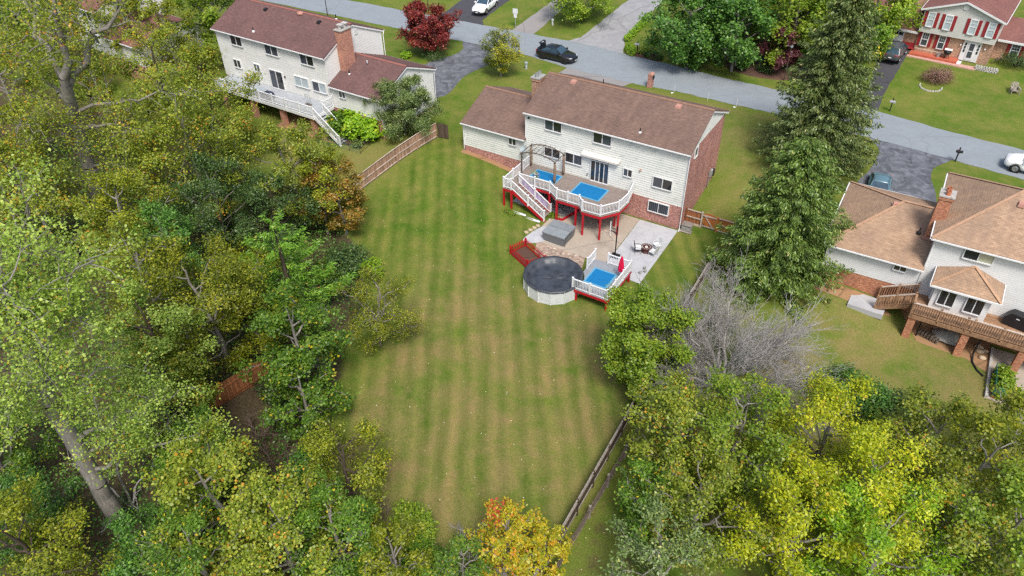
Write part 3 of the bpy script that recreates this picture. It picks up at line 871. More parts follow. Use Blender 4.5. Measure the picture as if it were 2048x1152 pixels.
mh = thing('house', 'two storey house with brown shingle roof and red deck posts in the middle', 'house')
MW = {'W1': (-12.88, -11.32, 6.12, 7.0), 'W2': (-8.28, -6.70, 6.1, 6.98), 'Gw': (-16.56, -15.84, 3.7, 4.3), 'W3': (-12.88, -11.4, 3.6, 4.4), 'W4': (-10.82, -9.26, 3.56, 4.44),
      'W5': (-5.33, -4.62, 3.78, 4.42), 'W6': (-2.69, -1.1, 3.54, 4.44), 'D': (-8.35, -6.73, 2.47, 4.36)}
op = [tuple(MW[k][i] for i in (0, 1, 2, 3)) for k in MW]
# masonry and cores
box('foundation', 'brick_main', mh, -14.75, 0, 0.0, 8.3, -0.6, 2.27)
box('side_wall', 'brick_main', mh, -0.3, 0.0, 0.03, 8.3, 2.27, 7.2)
box('wall_core', 'siding_main', mh, -14.72, -0.31, 0.03, 8.28, 2.27, 7.22)
lap_wall(mh, 'siding_main', 'S', 0.03, -14.75, -0.02, 2.27, 7.25, [(a - .07, b + .07, c - .07, d + .07) for a, b, c, d in op])
box('corner_board', 'trim', mh, -0.09, 0.03, -0.03, 0.06, 2.27, 7.2)
box('corner_board', 'trim', mh, -14.82, -14.70, -0.03, 0.06, 2.27, 7.2)
MB().add([(-0.01, 0.0, 7.2), (-0.01, 8.3, 7.2), (-0.01, 4.15, 9.1), (-14.74, 0, 7.2), (-14.74, 8.3, 7.2), (-14.74, 4.15, 9.1)], [(0, 1, 2), (5, 4, 3), (0, 2, 5, 3), (1, 4, 5, 2), (0, 3, 4, 1)]).obj('attic', 'siding_main', mh)
gable_fill(mh, 'siding_main', 0.0, 'E', 0.0, 8.3, 7.2, 9.1)
lap_wall(mh, 'siding_main', 'W', -14.75, -8.28, 0, 4.4, 7.2, (), 0.205)
gable_fill(mh, 'siding_main', -14.75, 'W', 0.0, 8.3, 7.2, 9.1)
gable_roof(mh, 'roof_main', 'ridge_main', -14.92, 0.2, -0.33, 8.63, 7.30, 9.24)
for k in ('W1', 'W2', 'W3', 'W4', 'W6'):
    window(mh, 'S', 0.0, *MW[k], 2, {'W1': ['glass_blue', 'glass'], 'W2': ['glass', 'glass_blue'], 'W3': ['glass', 'glass'], 'W4': ['glass', 'glass_blue'], 'W6': ['glass_blue', 'glass']}[k])
window(mh, 'S', 0.0, *MW['W5'], 2, ['glass_blue', 'glass'])
window(mh, 'S', 0.0, *MW['Gw'], 2, 'glass')
window(mh, 'S', -0.03, -2.82, -1.1, 1.18, 2.08, 2, 'glass_blue', bars=True)
door = window(mh, 'S', 0.0, *MW['D'], 4, ['glass', 'glass_blue', 'glass', 'glass_blue'], name='sliding_door')
box('handle', 'steel', door, -7.58, -7.54, -0.11, -0.075, 3.3, 3.55)
window(mh, 'E', -0.03, 1.15, 1.75, 6.3, 7.1, 1, 'glass')
# awning: rolled canvas in a cassette on brackets
aw = MB()
prof = [(-0.02, 5.02), (-0.34, 4.96), (-0.42, 4.86), (-0.36, 4.78), (-0.02, 4.88)]
aw.add([(-9.2, y, z) for y, z in prof] + [(-5.75, y, z) for y, z in prof], [(4, 3, 2, 1, 0), (5, 6, 7, 8, 9)] + [(i, (i + 1) % 5, (i + 1) % 5 + 5, i + 5) for i in range(5)])
awo = aw.obj('awning', 'awning', mh)
vb = MB()
N = 46
for k in range(N + 1):
    x = -9.15 + 3.35 * k / N
    z = 4.80 - 0.07 - 0.03 * abs(math.sin(k * 0.9))
    vb.v += [(x, -0.405, 4.83), (x, -0.405, z)]
vb.f += [(2 * k, 2 * k + 2, 2 * k + 3, 2 * k + 1) for k in range(N)]
vb.obj('valance', 'awning', awo)
for x in (-9.1, -5.85): box('bracket', 'trim', awo, x - 0.05, x + 0.05, -0.3, 0, 4.9, 5.07)
box('vent_hood', 'fence_old', mh, -3.98, -3.84, -0.13, 0.0, 4.58, 4.72)
box('wall_lamp', 'grey_box', mh, -8.72, -8.6, -0.12, 0.0, 2.85, 3.0)
box('junction_box', 'black', mh, -14.6, -14.45, -0.1, 0.0, 6.65, 6.78)
roof_vent(mh, -12.24, 3.75, 8.98); roof_vent(mh, -2.66, 3.72, 8.96)
vent_pipe(mh, -4.5, 0.55, 7.63); vent_pipe(mh, -9.85, 4.6, 8.95, hh=0.5)
downspout(mh, [(0.1, -0.36, 7.22), (0.07, -0.1, 6.95), (0.07, -0.09, 0.25), (0.12, -0.35, 0.12)])
downspout(mh, [(-14.86, -0.36, 7.2), (-14.84, -0.06, 6.9), (-14.84, -0.06, 4.75)])
# garage wing
box('garage_foundation', 'brick_main', mh, -21.45, -14.76, 0.0, 8.2, 0.2, 2.28)
box('garage_core', 'siding_main', mh, -21.42, -14.76, 0.03, 8.2, 2.28, 4.62)
lap_wall(mh, 'siding_main', 'S', 0.03, -21.45, -14.84, 2.28, 4.62, [(-16.63, -15.77, 3.63, 4.37)])
lap_wall(mh, 'siding_main', 'W', -21.42, -8.2, -0.02, 2.28, 4.62)
gable_fill(mh, 'siding_main', -21.42, 'W', 0.0, 8.2, 4.6, 6.38)
box('corner_board', 'trim', mh, -21.51, -21.38, -0.03, 0.06, 2.28, 4.6)
gable_roof(mh, 'roof_main', 'ridge_main', -21.62, -14.8, -0.33, 8.5, 4.66, 6.52, ends=(True, False))
downspout(mh, [(-21.6, -0.36, 4.6), (-21.52, -0.06, 4.35), (-21.52, -0.06, 1.9)])
chimney(mh, -15.66, -14.94, 2.4, 3.4, 4.6, 8.95, 'brick_brown', 'grey_box', 2, True, 'steel')
# satellite dish on the garage wall
dm = MB()
rings = []
for i in range(5):
    r = 0.34 * i / 4
    rings.append((max(r, 0.001), 0.09 * (i / 4) ** 2))
dm.lathe(rings, 18, (0, 0), False)
dish = thing('satellite_dish', 'grey satellite dish on the wall below the lower brown roof', 'satellite dish', (-14.78, -0.45, 3.80))
put('reflector', dm.mesh('reflector', 'dish', True), dish, Matrix.Rotation(R(-8), 4, 'Z') @ Matrix.Rotation(R(58), 4, 'X'))
MB().tube([(0, 0.05, -0.02), (-0.02, 0.3, -0.12), (-0.02, 0.46, -0.12)], 0.025, 6).obj('mount', 'steel', dish)
MB().tube([(0, 0.0, -0.25), (0.02, -0.36, -0.02)], 0.014, 5).obj('feed_arm', 'steel', dish)
# utility meters on the brick side
um = thing('utility_meter', 'grey utility meters on the red brick side wall', 'meter', (0.0, 6.6, 0))
box('meter_box', 'grey_box', um, 0.02, 0.2, -0.2, 0.2, 1.9, 2.5)
MB().tube([(0.1, -0.45, 1.1), (0.1, -0.45, 2.7)], 0.04, 6).obj('conduit', 'steel', um)
box('meter_box', 'black', um, 0.02, 0.22, 0.4, 0.75, 1.7, 2.3)
MB().lathe([(0.1, 0), (0.1, 0.1)], 12).obj('dial', 'glass_blind', um, loc=(0.15, 0, 2.5))

# ------------------------------------------------------------------ the raised deck behind it
DZ = 2.4
deck = thing('raised_deck', 'raised brown deck with white railings on red posts behind the middle house', 'deck')
DP = [(-14.25, -0.03), (-14.25, -4.85), (-13.4, -4.85), (-13.4, -3.45), (-10.4, -3.45), (-9.4, -4.2), (-7.3, -4.2), (-6.75, -4.78), (-5.1, -4.72), (-4.1, -3.3), (-4.0, -1.7), (-4.35, -0.03)]
def poly_rows(poly, y):
    xs = []
    for i in range(len(poly)):
        (xa, ya), (xb, yb) = poly[i], poly[(i + 1) % len(poly)]
        if (ya > y) != (yb > y): xs.append(xa + (y - ya) * (xb - xa) / (yb - ya))
    xs.sort()
    return list(zip(xs[::2], xs[1::2]))
y = -0.12
while y > -4.8:
    for a, b in poly_rows(DP, y):
        box('deck_board', 'deck_board', deck, a, b, y - 0.068, y + 0.068, DZ - 0.03, DZ)
    y -= 0.142
n = len(DP)
for i in range(n - 1):
    (xa, ya), (xb, yb) = DP[i], DP[i + 1]
    bar('rim_joist', 'red', deck, (xa, ya, DZ - 0.17), (xb, yb, DZ - 0.17), 0.05, 0.24)
    bar('fascia', 'deck_board', deck, (xa, ya, DZ - 0.02), (xb, yb, DZ - 0.02), 0.075, 0.055)
for x in np.arange(-13.9, -4.3, 0.6):
    ylo = min([yy for yy in np.arange(-4.7, -0.2, 0.1) if any(a < x < b for a, b in poly_rows(DP, yy))])
    box('joist', 'red', deck, x - 0.02, x + 0.02, ylo, -0.06, DZ - 0.25, DZ - 0.035)
for (x, y) in [(-14.2, -4.8), (-13.45, -4.8), (-14.2, -2.2), (-10.45, -3.5), (-9.4, -4.12), (-7.6, -4.12), (-6.65, -4.68), (-5.12, -4.62), (-4.15, -3.25), (-6.2, -2.4), (-4.9, -2.2), (-8.6, -2.0), (-11.5, -1.8)]:
    box('deck_post', 'red', deck, x - 0.07, x + 0.07, y - 0.07, y + 0.07, float(h(x, y)) - 0.2, DZ - 0.28)
RH = 0.92
for a, b, pa, pb in [((-14.2, -0.1), (-14.2, -4.8), True, True), ((-14.2, -4.8), (-13.45, -4.8), False, True), ((-13.4, -3.5), (-10.42, -3.5), True, True), ((-10.42, -3.5), (-9.42, -4.16), False, True),
                     ((-9.42, -4.16), (-7.32, -4.16), False, True), ((-7.32, -4.16), (-6.76, -4.72), False, True), ((-6.76, -4.72), (-5.14, -4.66), False, True), ((-5.14, -4.66), (-4.15, -3.28), False, True),
                     ((-4.15, -3.28), (-4.06, -1.7), False, True), ((-4.06, -1.7), (-4.38, -0.08), False, True)]:
    railing(deck, a, b, DZ, DZ, RH, post_a=pa, post_b=pb)
# stairs run down to the right along the front
n_st = 11
zb = float(h(-10.5, -4.2)) + 0.08
sx0, sx1 = -13.4, -10.2
for k in range(n_st):
    t = (k + 1) / (n_st + 1)
    z = DZ + (zb - DZ) * t
    xx = sx0 + (sx1 - sx0) * t
    box('stair_tread', 'deck_board', deck, xx - 0.17, xx + 0.14, -4.72, -3.62, z - 0.045, z)
    box('stair_riser', 'deck_board', deck, xx - 0.16, xx - 0.14, -4.7, -3.64, z, z + 0.16)
for yy in (-4.76, -3.58):
    bar('stringer', 'red', deck, (sx0, yy, DZ - 0.22), (sx1 + 0.05, yy, zb - 0.12), 0.05, 0.26)
    railing(deck, (sx0, yy), (sx1 - 0.05, yy), DZ - 0.02, zb + 0.08, RH - 0.08, post_a=False, post_b=True, mids=1, under=0.0)
bar('stair_banner', 'purple', deck, (-13.1, -3.52, DZ + 0.38), (-10.7, -3.52, zb + 0.68), 0.02, 0.5)

def rug(label, x0, x1, y0, y1, z, skew=0.0):
    o = thing('rug', label, 'rug', ((x0 + x1) / 2, (y0 + y1) / 2, z), skew)
    a, b = (x1 - x0) / 2, (y1 - y0) / 2
    box('rug_field', 'rug', o, -a + 0.14, a - 0.14, -b + 0.14, b - 0.14, 0, 0.017)
    m = MB()
    m.box(-a, a, -b, -b + 0.14, 0, 0.013); m.box(-a, a, b - 0.14, b, 0, 0.013); m.box(-a, -a + 0.14, -b + 0.14, b - 0.14, 0, 0.013); m.box(a - 0.14, a, -b + 0.14, b - 0.14, 0, 0.013)
    m.obj('border', 'rug_edge', o)
rug('blue rug with pale border on the open end of the raised deck', -8.95, -6.2, -2.85, -0.75, DZ + 0.003)
rug('blue rug under the arched pergola on the raised deck', -13.25, -10.68, -2.15, -0.72, DZ + 0.003)

# arched pergola frame standing on the deck
pg = thing('pergola', 'bare bronze metal pergola frame with arched top on the raised deck', 'pergola', (-12.4, -1.3, DZ))
pw, pd, ph = 1.62, 0.8, 2.0
for sx in (-1, 1):
    for sy in (-1, 1):
        px_, py_ = sx * pw, sy * pd
        MB().box(px_ - .05, px_ + .05, py_ - .05, py_ + .05, 0, ph).obj('leg', 'pergola', pg)
        if not (sx == -1 and sy == -1):
            m = MB().lathe([(0.09, 0.12), (0.13, 0.5), (0.1, 1.0), (0.12, 1.5), (0.08, ph - 0.1)], 9, (px_ + 0.02, py_))
            m.obj('tied_curtain', 'cloth_brown', pg, True)
def arch(t): return ph + 0.38 * (1 - (2 * t - 1) ** 2)
for sy in (-1, 1):
    MB().tube([(-pw - 0.12 + (2 * pw + 0.24) * t, sy * pd, arch(t)) for t in np.linspace(0, 1, 13)], 0.045, 6).obj('arch_beam', 'pergola', pg)
for k, t in enumerate(np.linspace(0.02, 0.98, 8)):
    xx = -pw - 0.1 + (2 * pw + 0.2) * t
    r = 0.04 if k in (0, 7) else 0.022
    MB().tube([(xx, -pd - 0.22, arch(t) + 0.03), (xx, pd + 0.22, arch(t) + 0.03)], r, 6).obj('purlin', 'pergola', pg)

# ------------------------------------------------------------------ round pool and its deck
PC, PR, PH = (-5.45, -11.85), 2.22, 1.15
pool = thing('swimming_pool', 'round above ground pool with black winter cover', 'pool', (PC[0], PC[1], 0))
NS = 14
for k in range(NS):
    t0, t1 = 2 * math.pi * k / NS + 0.2, 2 * math.pi * (k + 1) / NS + 0.2
    m = MB()
    q = []
    for t, rr in ((t0, PR), (t1, PR), (t1, PR - 0.05), (t0, PR - 0.05)): q.append((rr * math.cos(t), rr * math.sin(t)))
    m.add([(x, y, -0.1) for x, y in q] + [(x, y, PH) for x, y in q], [(3, 2, 1, 0), (4, 5, 6, 7), (0, 1, 5, 4), (1, 2, 6, 5), (2, 3, 7, 6), (3, 0, 4, 7)])
    m.obj('wall_panel', 'pool_wall', pool)
    x, y = PR * math.cos(t0), PR * math.sin(t0)
    u = MB().tube([(x * 1.005, y * 1.005, -0.1), (x * 1.005, y * 1.005, PH)], 0.045, 6)
    u.obj('upright', 'trim', pool)
    m = MB()
    q = []
    for t, rr in ((t0, PR + 0.07), (t1, PR + 0.07), (t1, PR - 0.05), (t0, PR - 0.05)): q.append((rr * math.cos(t), rr * math.sin(t)))
    m.add([(x, y, PH) for x, y in q] + [(x, y, PH + 0.05) for x, y in q], [(3, 2, 1, 0), (4, 5, 6, 7), (0, 1, 5, 4), (1, 2, 6, 5), (2, 3, 7, 6), (3, 0, 4, 7)])
    m.obj('top_rail', 'trim', pool)
cm = MB()
NR, NA = 14, 84
rng = np.random.default_rng(11)
fold = rng.normal(0, 1, NA)
fold = np.convolve(np.r_[fold, fold[:4]], np.ones(3) / 3, 'same')[:NA]
for i in range(NR + 1):
    f = i / NR
    for k in range(NA):
        t = 2 * math.pi * k / NA
        seg = math.cos(math.pi / NS) / math.cos(((t - 0.2) % (2 * math.pi / NS)) - math.pi / NS)
        r = (PR + 0.03) * f * seg * 1.0
        if f > 0.9: z = PH + 0.062 - (0.035 + 0.02 * fold[k] if f < 0.95 else 0)
        elif f > 0.76: z = PH - 0.04 - (0.92 - f) / 0.15 * 0.30 + 0.06 * fold[k]
        else: z = PH - 0.36 + 0.012 * math.sin(7 * f + 3 * t) + (0.07 * fold[(k * 3) % NA] if f < 0.36 and f > 0.12 else 0)
        cm.v.append((r * math.cos(t), r * math.sin(t), z))
for i in range(NR):
    for k in range(NA):
        cm.f.append((i * NA + k, i * NA + (k + 1) % NA, (i + 1) * NA + (k + 1) % NA, (i + 1) * NA + k))
cm.obj('winter_cover', 'cover_black', pool, True)
sk = MB()
for k in range(NA):
    t = 2 * math.pi * k / NA
    seg = math.cos(math.pi / NS) / math.cos(((t - 0.2) % (2 * math.pi / NS)) - math.pi / NS)
    r = (PR + 0.085) * seg
    dz = 0.10 + 0.05 * max(0, math.sin(t - 0.4)) + 0.02 * fold[k]
    sk.v += [(r * math.cos(t), r * math.sin(t), PH + 0.064), (r * math.cos(t), r * math.sin(t), PH + 0.064 - dz), ((r - .15) * math.cos(t), (r - .15) * math.sin(t), PH + 0.066)]
for k in range(NA):
    a, b = 3 * k, 3 * ((k + 1) % NA)
    sk.f += [(a, b, b + 1, a + 1), (a + 2, b + 2, b, a)]
sk.obj('cover_hem', 'cover_black', pool, True)

PZ = 1.06
pdk = thing('pool_deck', 'low grey deck with white railing and red skirt beside the round pool', 'deck')
PX0, PX1, PY0, PY1 = -3.72, -0.62, -12.5, -8.35
y = PY0 + 0.07
while y < PY1:
    a = PX0
    d2 = (PR + 0.12) ** 2 - (y - PC[1]) ** 2
    if d2 > 0: a = max(a, PC[0] + math.sqrt(d2))
    box('deck_board', 'deck_grey', pdk, a, PX1, y - 0.066, y + 0.066, PZ - 0.03, PZ)
    y += 0.142
for a, b in [((-3.5, PY0), (PX1, PY0)), ((PX1, PY0), (PX1, PY1)), ((PX1, PY1), (PX0, PY1)), ((PX0, PY1), (PX0, -9.6))]:
    bar('skirt_board', 'red', pdk, (*a, PZ - 0.14), (*b, PZ - 0.14), 0.05, 0.2)
for x, y in [(-3.2, PY0 + .1), (PX1 - .1, PY0 + .1), (PX1 - .1, PY1 - .1), (PX0 + .1, PY1 - .1), (PX1 - .1, -10.4)]:
    box('deck_post', 'red', pdk, x - .07, x + .07, y - .07, y + .07, -0.1, PZ - 0.24)
railing(pdk, (-3.5, PY0 + .06), (PX1 - .06, PY0 + .06), PZ, PZ, 0.86)
railing(pdk, (PX1 - .06, PY0 + .06), (PX1 - .06, PY1 - .06), PZ, PZ, 0.86, post_a=False)
railing(pdk, (PX1 - .06, PY1 - .06), (-2.55, PY1 - .06), PZ, PZ, 0.86, post_a=False)
railing(pdk, (PX0 + .06, PY1 - .06), (PX0 + .06, -9.75), PZ, PZ, 0.86)
for k in range(4):
    box('stair_tread', 'deck_grey', pdk, -3.6, -2.65, PY1 + 0.02 + 0.26 * k, PY1 + 0.28 + 0.26 * k, PZ - 0.24 * (k + 1) - 0.05, PZ - 0.24 * (k + 1))
rug('blue rug with pale border on the low pool deck', -3.2, -1.3, -11.35, -9.35, PZ + 0.003)
um_ = thing('parasol', 'closed crimson parasol standing on the pool deck', 'umbrella', (-0.98, -9.6, PZ))
MB().tube([(0, 0, 0), (0, 0, 2.05)], 0.022, 8).obj('pole', 'trim', um_)
MB().lathe([(0.26, 0), (0.24, 0.06), (0.06, 0.09)], 14).obj('base', 'grey_box', um_)
m = MB()
prof = [(0.09, 0.62), (0.20, 0.72), (0.21, 0.95), (0.16, 1.4), (0.09, 1.85), (0.02, 2.06)]
for i, (r, z) in enumerate(prof):
    for k in range(16):
        t = 2 * math.pi * k / 16
        rr = r * (1.12 if k % 2 else 0.84)
        m.v.append((rr * math.cos(t), rr * math.sin(t), z))
for i in range(len(prof) - 1):
    for k in range(16): m.f.append((i * 16 + k, i * 16 + (k + 1) % 16, (i + 1) * 16 + (k + 1) % 16, (i + 1) * 16 + k))
m.f.append(tuple(range(80, 96)))
m.obj('folded_canopy', 'umbrella', um_)

# ------------------------------------------------------------------ hot tub, hoop, patio furniture, red picket bed
tub = thing('hot_tub', 'grey square hot tub with folding cover beside the deck stairs', 'hot tub', (-8.1, -6.05, 0.03))
MB().add([(-.92, -.92, 0), (.92, -.92, 0), (.92, .92, 0), (-.92, .92, 0), (-1, -1, .8), (1, -1, .8), (1, 1, .8), (-1, 1, .8)], [(3, 2, 1, 0), (4, 5, 6, 7), (0, 1, 5, 4), (1, 2, 6, 5), (2, 3, 7, 6), (3, 0, 4, 7)]).obj('cabinet', 'tub', tub)
for sy in (-1, 1):
    y0, y1 = (-1.04, -0.03) if sy < 0 else (0.03, 1.04)
    e0, e1 = (0.92, 1.0) if sy < 0 else (1.0, 0.92)
    MB().add([(-1.04, y0, .8), (1.04, y0, .8), (1.04, y1, .8), (-1.04, y1, .8), (-1.03, y0, e0), (1.03, y0, e0), (1.03, y1, e1), (-1.03, y1, e1)], [(3, 2, 1, 0), (4, 5, 6, 7), (0, 1, 5, 4), (1, 2, 6, 5), (2, 3, 7, 6), (3, 0, 4, 7)]).obj('cover_half', 'tub_lid', tub)
for k in range(3): box('strap', 'black', tub, -1.06, -1.035, -0.7 + k * .7, -0.64 + k * .7, 0.5, 0.9)
MB().tube([(1.1, -1.0, 0.1), (1.12, -1.0, 0.95), (1.12, 0.1, 1.0)], 0.02, 6).obj('cover_lifter', 'black', tub)

hp = thing('basketball_hoop', 'black basketball pole with small white backboard on the patio', 'basketball hoop', (-3.0, -6.05, 0.05))
MB().tube([(0, 0, 0), (0, 0, 2.9)], 0.055, 8).obj('pole', 'black', hp)
MB().tube([(0, 0, 2.2), (-0.46, -0.21, 2.5)], 0.04, 6).obj('brace', 'black', hp)
MB().tube([(0, 0, 2.6), (-0.46, -0.21, 2.75)], 0.03, 6).obj('brace', 'black', hp)
put('backboard', MB().box(-0.5, 0.5, -0.02, 0.02, 0, 0.72).mesh('backboard', 'white_plastic'), hp, Matrix.Translation((-0.48, -0.22, 2.3)) @ Matrix.Rotation(R(-66), 4, 'Z'))
m = MB()
pts = [(0.22 * math.cos(t), 0.22 * math.sin(t), 0) for t in np.linspace(0, 2 * math.pi, 17)]
m.tube(pts, 0.015, 5, False)
put('rim', m.mesh('rim', 'terracotta'), hp, Matrix.Translation((-0.74, -0.33, 2.42)))
m = MB()
for k in range(12):
    t = 2 * math.pi * k / 12
    m.tube([(0.22 * math.cos(t), 0.22 * math.sin(t), 0), (0.12 * math.cos(t + .5), 0.12 * math.sin(t + .5), -0.35)], 0.008, 3, False)
put('net', m.mesh('net', 'white_plastic'), hp, Matrix.Translation((-0.74, -0.33, 2.42)))
box('base', 'black', hp, -0.3, 0.35, -0.3, 0.3, 0, 0.12)

fp = thing('fire_table', 'round maroon fire table between the patio chairs', 'table', (-1.15, -4.15, 0.05))
MB().lathe([(0.42, 0.0), (0.42, 0.06), (0.36, 0.1), (0.36, 0.36), (0.44, 0.4)], 8).obj('drum', 'fire', fp)
MB().lathe([(0.44, 0.4), (0.47, 0.43), (0.45, 0.46), (0.20, 0.46), (0.19, 0.40)], 28).obj('table_top', 'fire', fp)
for k in range(12):
    t = 2 * math.pi * k / 12
    x, y = 0.34 * math.cos(t), 0.34 * math.sin(t)
    MB().lathe([(0.045, 0.46), (0.045, 0.472)], 8, (x, y)).obj('mosaic_tile', 'stone', fp)
MB().lathe([(0.15, 0.41), (0.12, 0.47), (0.03, 0.5)], 12).obj('stones', 'stone', fp)

def chair(label, x, y, rz, mat, cushion=None, group='patio chairs'):
    c = thing('patio_chair', label, 'chair', (x, y, 0.05), rz, group)
    for sx in (-.27, .27):
        MB().tube([(sx, -.27, 0), (sx, -.28, 0.42), (sx, -.22, 0.62), (sx, .2, 0.64)], 0.018, 6).obj('leg', mat, c)
        MB().tube([(sx, .24, 0), (sx, .2, 0.42), (sx, .33, 0.95)], 0.018, 6).obj('leg', mat, c)
    MB().add([(-.28, -.28, .40), (.28, -.28, .40), (.28, .22, .37), (-.28, .22, .37), (-.28, -.28, .44), (.28, -.28, .44), (.28, .22, .41), (-.28, .22, .41)], [(3, 2, 1, 0), (4, 5, 6, 7), (0, 1, 5, 4), (1, 2, 6, 5), (2, 3, 7, 6), (3, 0, 4, 7)]).obj('seat', mat, c)
    MB().add([(-.28, .21, .42), (.28, .21, .42), (.26, .33, .95), (-.26, .33, .95), (-.28, .24, .42), (.28, .24, .42), (.26, .36, .95), (-.26, .36, .95)], [(0, 1, 2, 3), (7, 6, 5, 4), (0, 4, 5, 1), (1, 5, 6, 2), (2, 6, 7, 3), (3, 7, 4, 0)]).obj('backrest', mat, c)
    if cushion: box('cushion', cushion, c, -.25, .25, -.26, .19, .44, .5)
    return c
chair('black wicker patio chair with pale cushion beside the fire table', -1.68, -4.62, R(115), 'black', 'white_plastic')
chair('white mesh patio chair behind the fire table', -0.55, -3.35, R(-35), 'sign')
chair('white mesh patio chair nearest the lawn edge of the patio', -0.4, -4.4, R(-100), 'sign')
pl = [(-0.28, -6.4), (-0.1, -6.75), (-0.35, -7.1)]
for k, (x, y) in enumerate(pl):
    tag(MB().lathe([(0.08, 0), (0.13, 0.2), (0.11, 0.2), (0.1, 0.12)], 10).obj('flower_pot', 'grey_box', loc=(x, y, 0.05)), ['small grey flower pot on the patio edge farthest from the tree', 'small grey flower pot in the middle of the patio edge row', 'small grey flower pot on the patio edge nearest the leafy tree'][k], 'flower pot', 'pots on the patio edge')

pk = thing('picket_bed', 'low red picket fence around a planting bed beside the pool', 'fence', (0, 0, 0))
PB = [(-10.4, -10.0), (-8.25, -11.0), (-7.35, -9.75), (-9.85, -8.5)]
pmesh = MB().add([(-.035, -.01, 0), (.035, -.01, 0), (.035, .01, 0), (-.035, .01, 0), (-.035, -.01, .80), (.035, -.01, .80), (.035, .01, .80), (-.035, .01, .80), (0, -.01, .88), (0, .01, .88)],
                 [(3, 2, 1, 0), (0, 1, 5, 8, 4), (2, 3, 7, 9, 6), (1, 2, 6, 9, 8, 5), (3, 0, 4, 8, 9, 7)]).mesh('picket', 'red')
for i in range(4):
    a, b = Vector(PB[i]), Vector(PB[(i + 1) % 4])
    L = (b - a).length
    ang = math.atan2(b.y - a.y, b.x - a.x)
    for zz in (0.2, 0.66): bar('rail', 'red', pk, (a.x, a.y, zz), (b.x, b.y, zz), 0.03, 0.06)
    k = int(L / 0.17)
    for j in range(k):
        p = a.lerp(b, (j + 0.5) / k)
        put('picket', pmesh, pk, Matrix.Translation((p.x, p.y, 0.02)) @ Matrix.Rotation(ang, 4, 'Z') @ Matrix.Translation((0, -0.028, 0)))
    box('post', 'red', pk, a.x - .045, a.x + .045, a.y - .045, a.y + .045, 0, 0.92)
sheet('planting_soil', PB, 'mulch', 0.03, 2.0, parent=pk)
for k, (x, y) in enumerate([(-10.38, -5.55), (-10.5, -5.95), (-10.62, -6.4), (-10.75, -6.85)]):
    m = MB()
    rr = [0.2 + 0.05 * random.random() for _ in range(9)]
    m.add([(rr[i] * math.cos(i * .698), .85 * rr[i] * math.sin(i * .698), 0) for i in range(9)] + [(rr[i] * .9 * math.cos(i * .698), .76 * rr[i] * math.sin(i * .698), .07) for i in range(9)],
          [tuple(range(9, 18))] + [(i, (i + 1) % 9, (i + 1) % 9 + 9, i + 9) for i in range(9)])
    tag(m.obj('stepping_stone', 'stone_tan', loc=(x, y, float(h(x, y)))), ['tan stepping stone nearest the deck stairs', 'second tan stepping stone from the deck stairs', 'third tan stepping stone from the deck stairs', 'tan stepping stone farthest from the deck stairs'][k], 'stone', 'stepping stones by the lawn')

# red sleeper edging, bicycles and odds and ends under the deck
ed = thing('timber_edging', 'red painted timber edging round the gravel under the deck', 'edging')
for a, b in [((-8.25, -0.5), (-9.05, -3.75)), ((-9.05, -3.75), (-10.2, -3.85))]:
    bar('timber', 'red', ed, (*a, 0.14), (*b, 0.14), 0.14, 0.26)
def bicycle(label, x, y, rz, mat):
    b = thing('bicycle', label, 'bicycle', (x, y, float(h(x, y)) + 0.03), rz, 'bicycles under the deck')
    for k, sx in enumerate((-.5, .5)):
        w = MB().tube([(sx + .31 * math.cos(t), 0, .33 + .31 * math.sin(t)) for t in np.linspace(0, 2 * math.pi, 21)], 0.022, 5, False).obj('wheel', 'rubber', b)
        sp = MB()
        for j in range(5):
            t = math.pi * j / 5
            sp.tube([(sx - .3 * math.cos(t), 0, .33 - .3 * math.sin(t)), (sx + .3 * math.cos(t), 0, .33 + .3 * math.sin(t))], 0.005, 3, False)
        sp.obj('spokes', 'steel', w)
    f = MB()
    for p, q in [((-.5, .33), (-.15, .75)), ((-.5, .33), (-.05, .3)), ((-.05, .3), (-.15, .8)), ((-.13, .72), (.36, .75)), ((-.05, .3), (.36, .7)), ((.5, .33), (.33, .88))]:
        f.tube([(p[0], 0, p[1]), (q[0], 0, q[1])], 0.018, 5)
    f.obj('frame', mat, b)
    MB().tube([(.30, -.28, .98), (.34, -.1, .9), (.34, .1, .9), (.30, .28, .98)], 0.014, 5).obj('handlebar', 'black', b)
    MB().lathe([(0.03, .8), (0.1, .84), (0.06, .88)], 8, (-.17, 0)).obj('saddle', 'black', b)
bicycle('black bicycle under the deck nearest the hot tub', -9.9, -2.6, R(20), 'black')
bicycle('black bicycle under the deck behind the stairs', -11.3, -1.9, R(-15), 'black')
for k, (x0, x1, yy, lab) in enumerate([(-13.2, -11.9, -5.05, 'white plastic gutter length lying at the top of the stair side'), (-11.8, -10.5, -5.1, 'white plastic gutter length lying at the foot of the stair side')]):
    z = float(h((x0 + x1) / 2, yy))
    o = MB().add([(x0, yy - .09, z + .1), (x0, yy - .09, z), (x0, yy + .09, z), (x0, yy + .09, z + .1), (x1, yy - .09, z + .1), (x1, yy - .09, z), (x1, yy + .09, z), (x1, yy + .09, z + .1)], [(0, 1, 5, 4), (1, 2, 6, 5), (2, 3, 7, 6)]).obj('gutter_length', 'white_plastic')
    tag(o, lab, 'gutter', 'gutter lengths by the stairs')

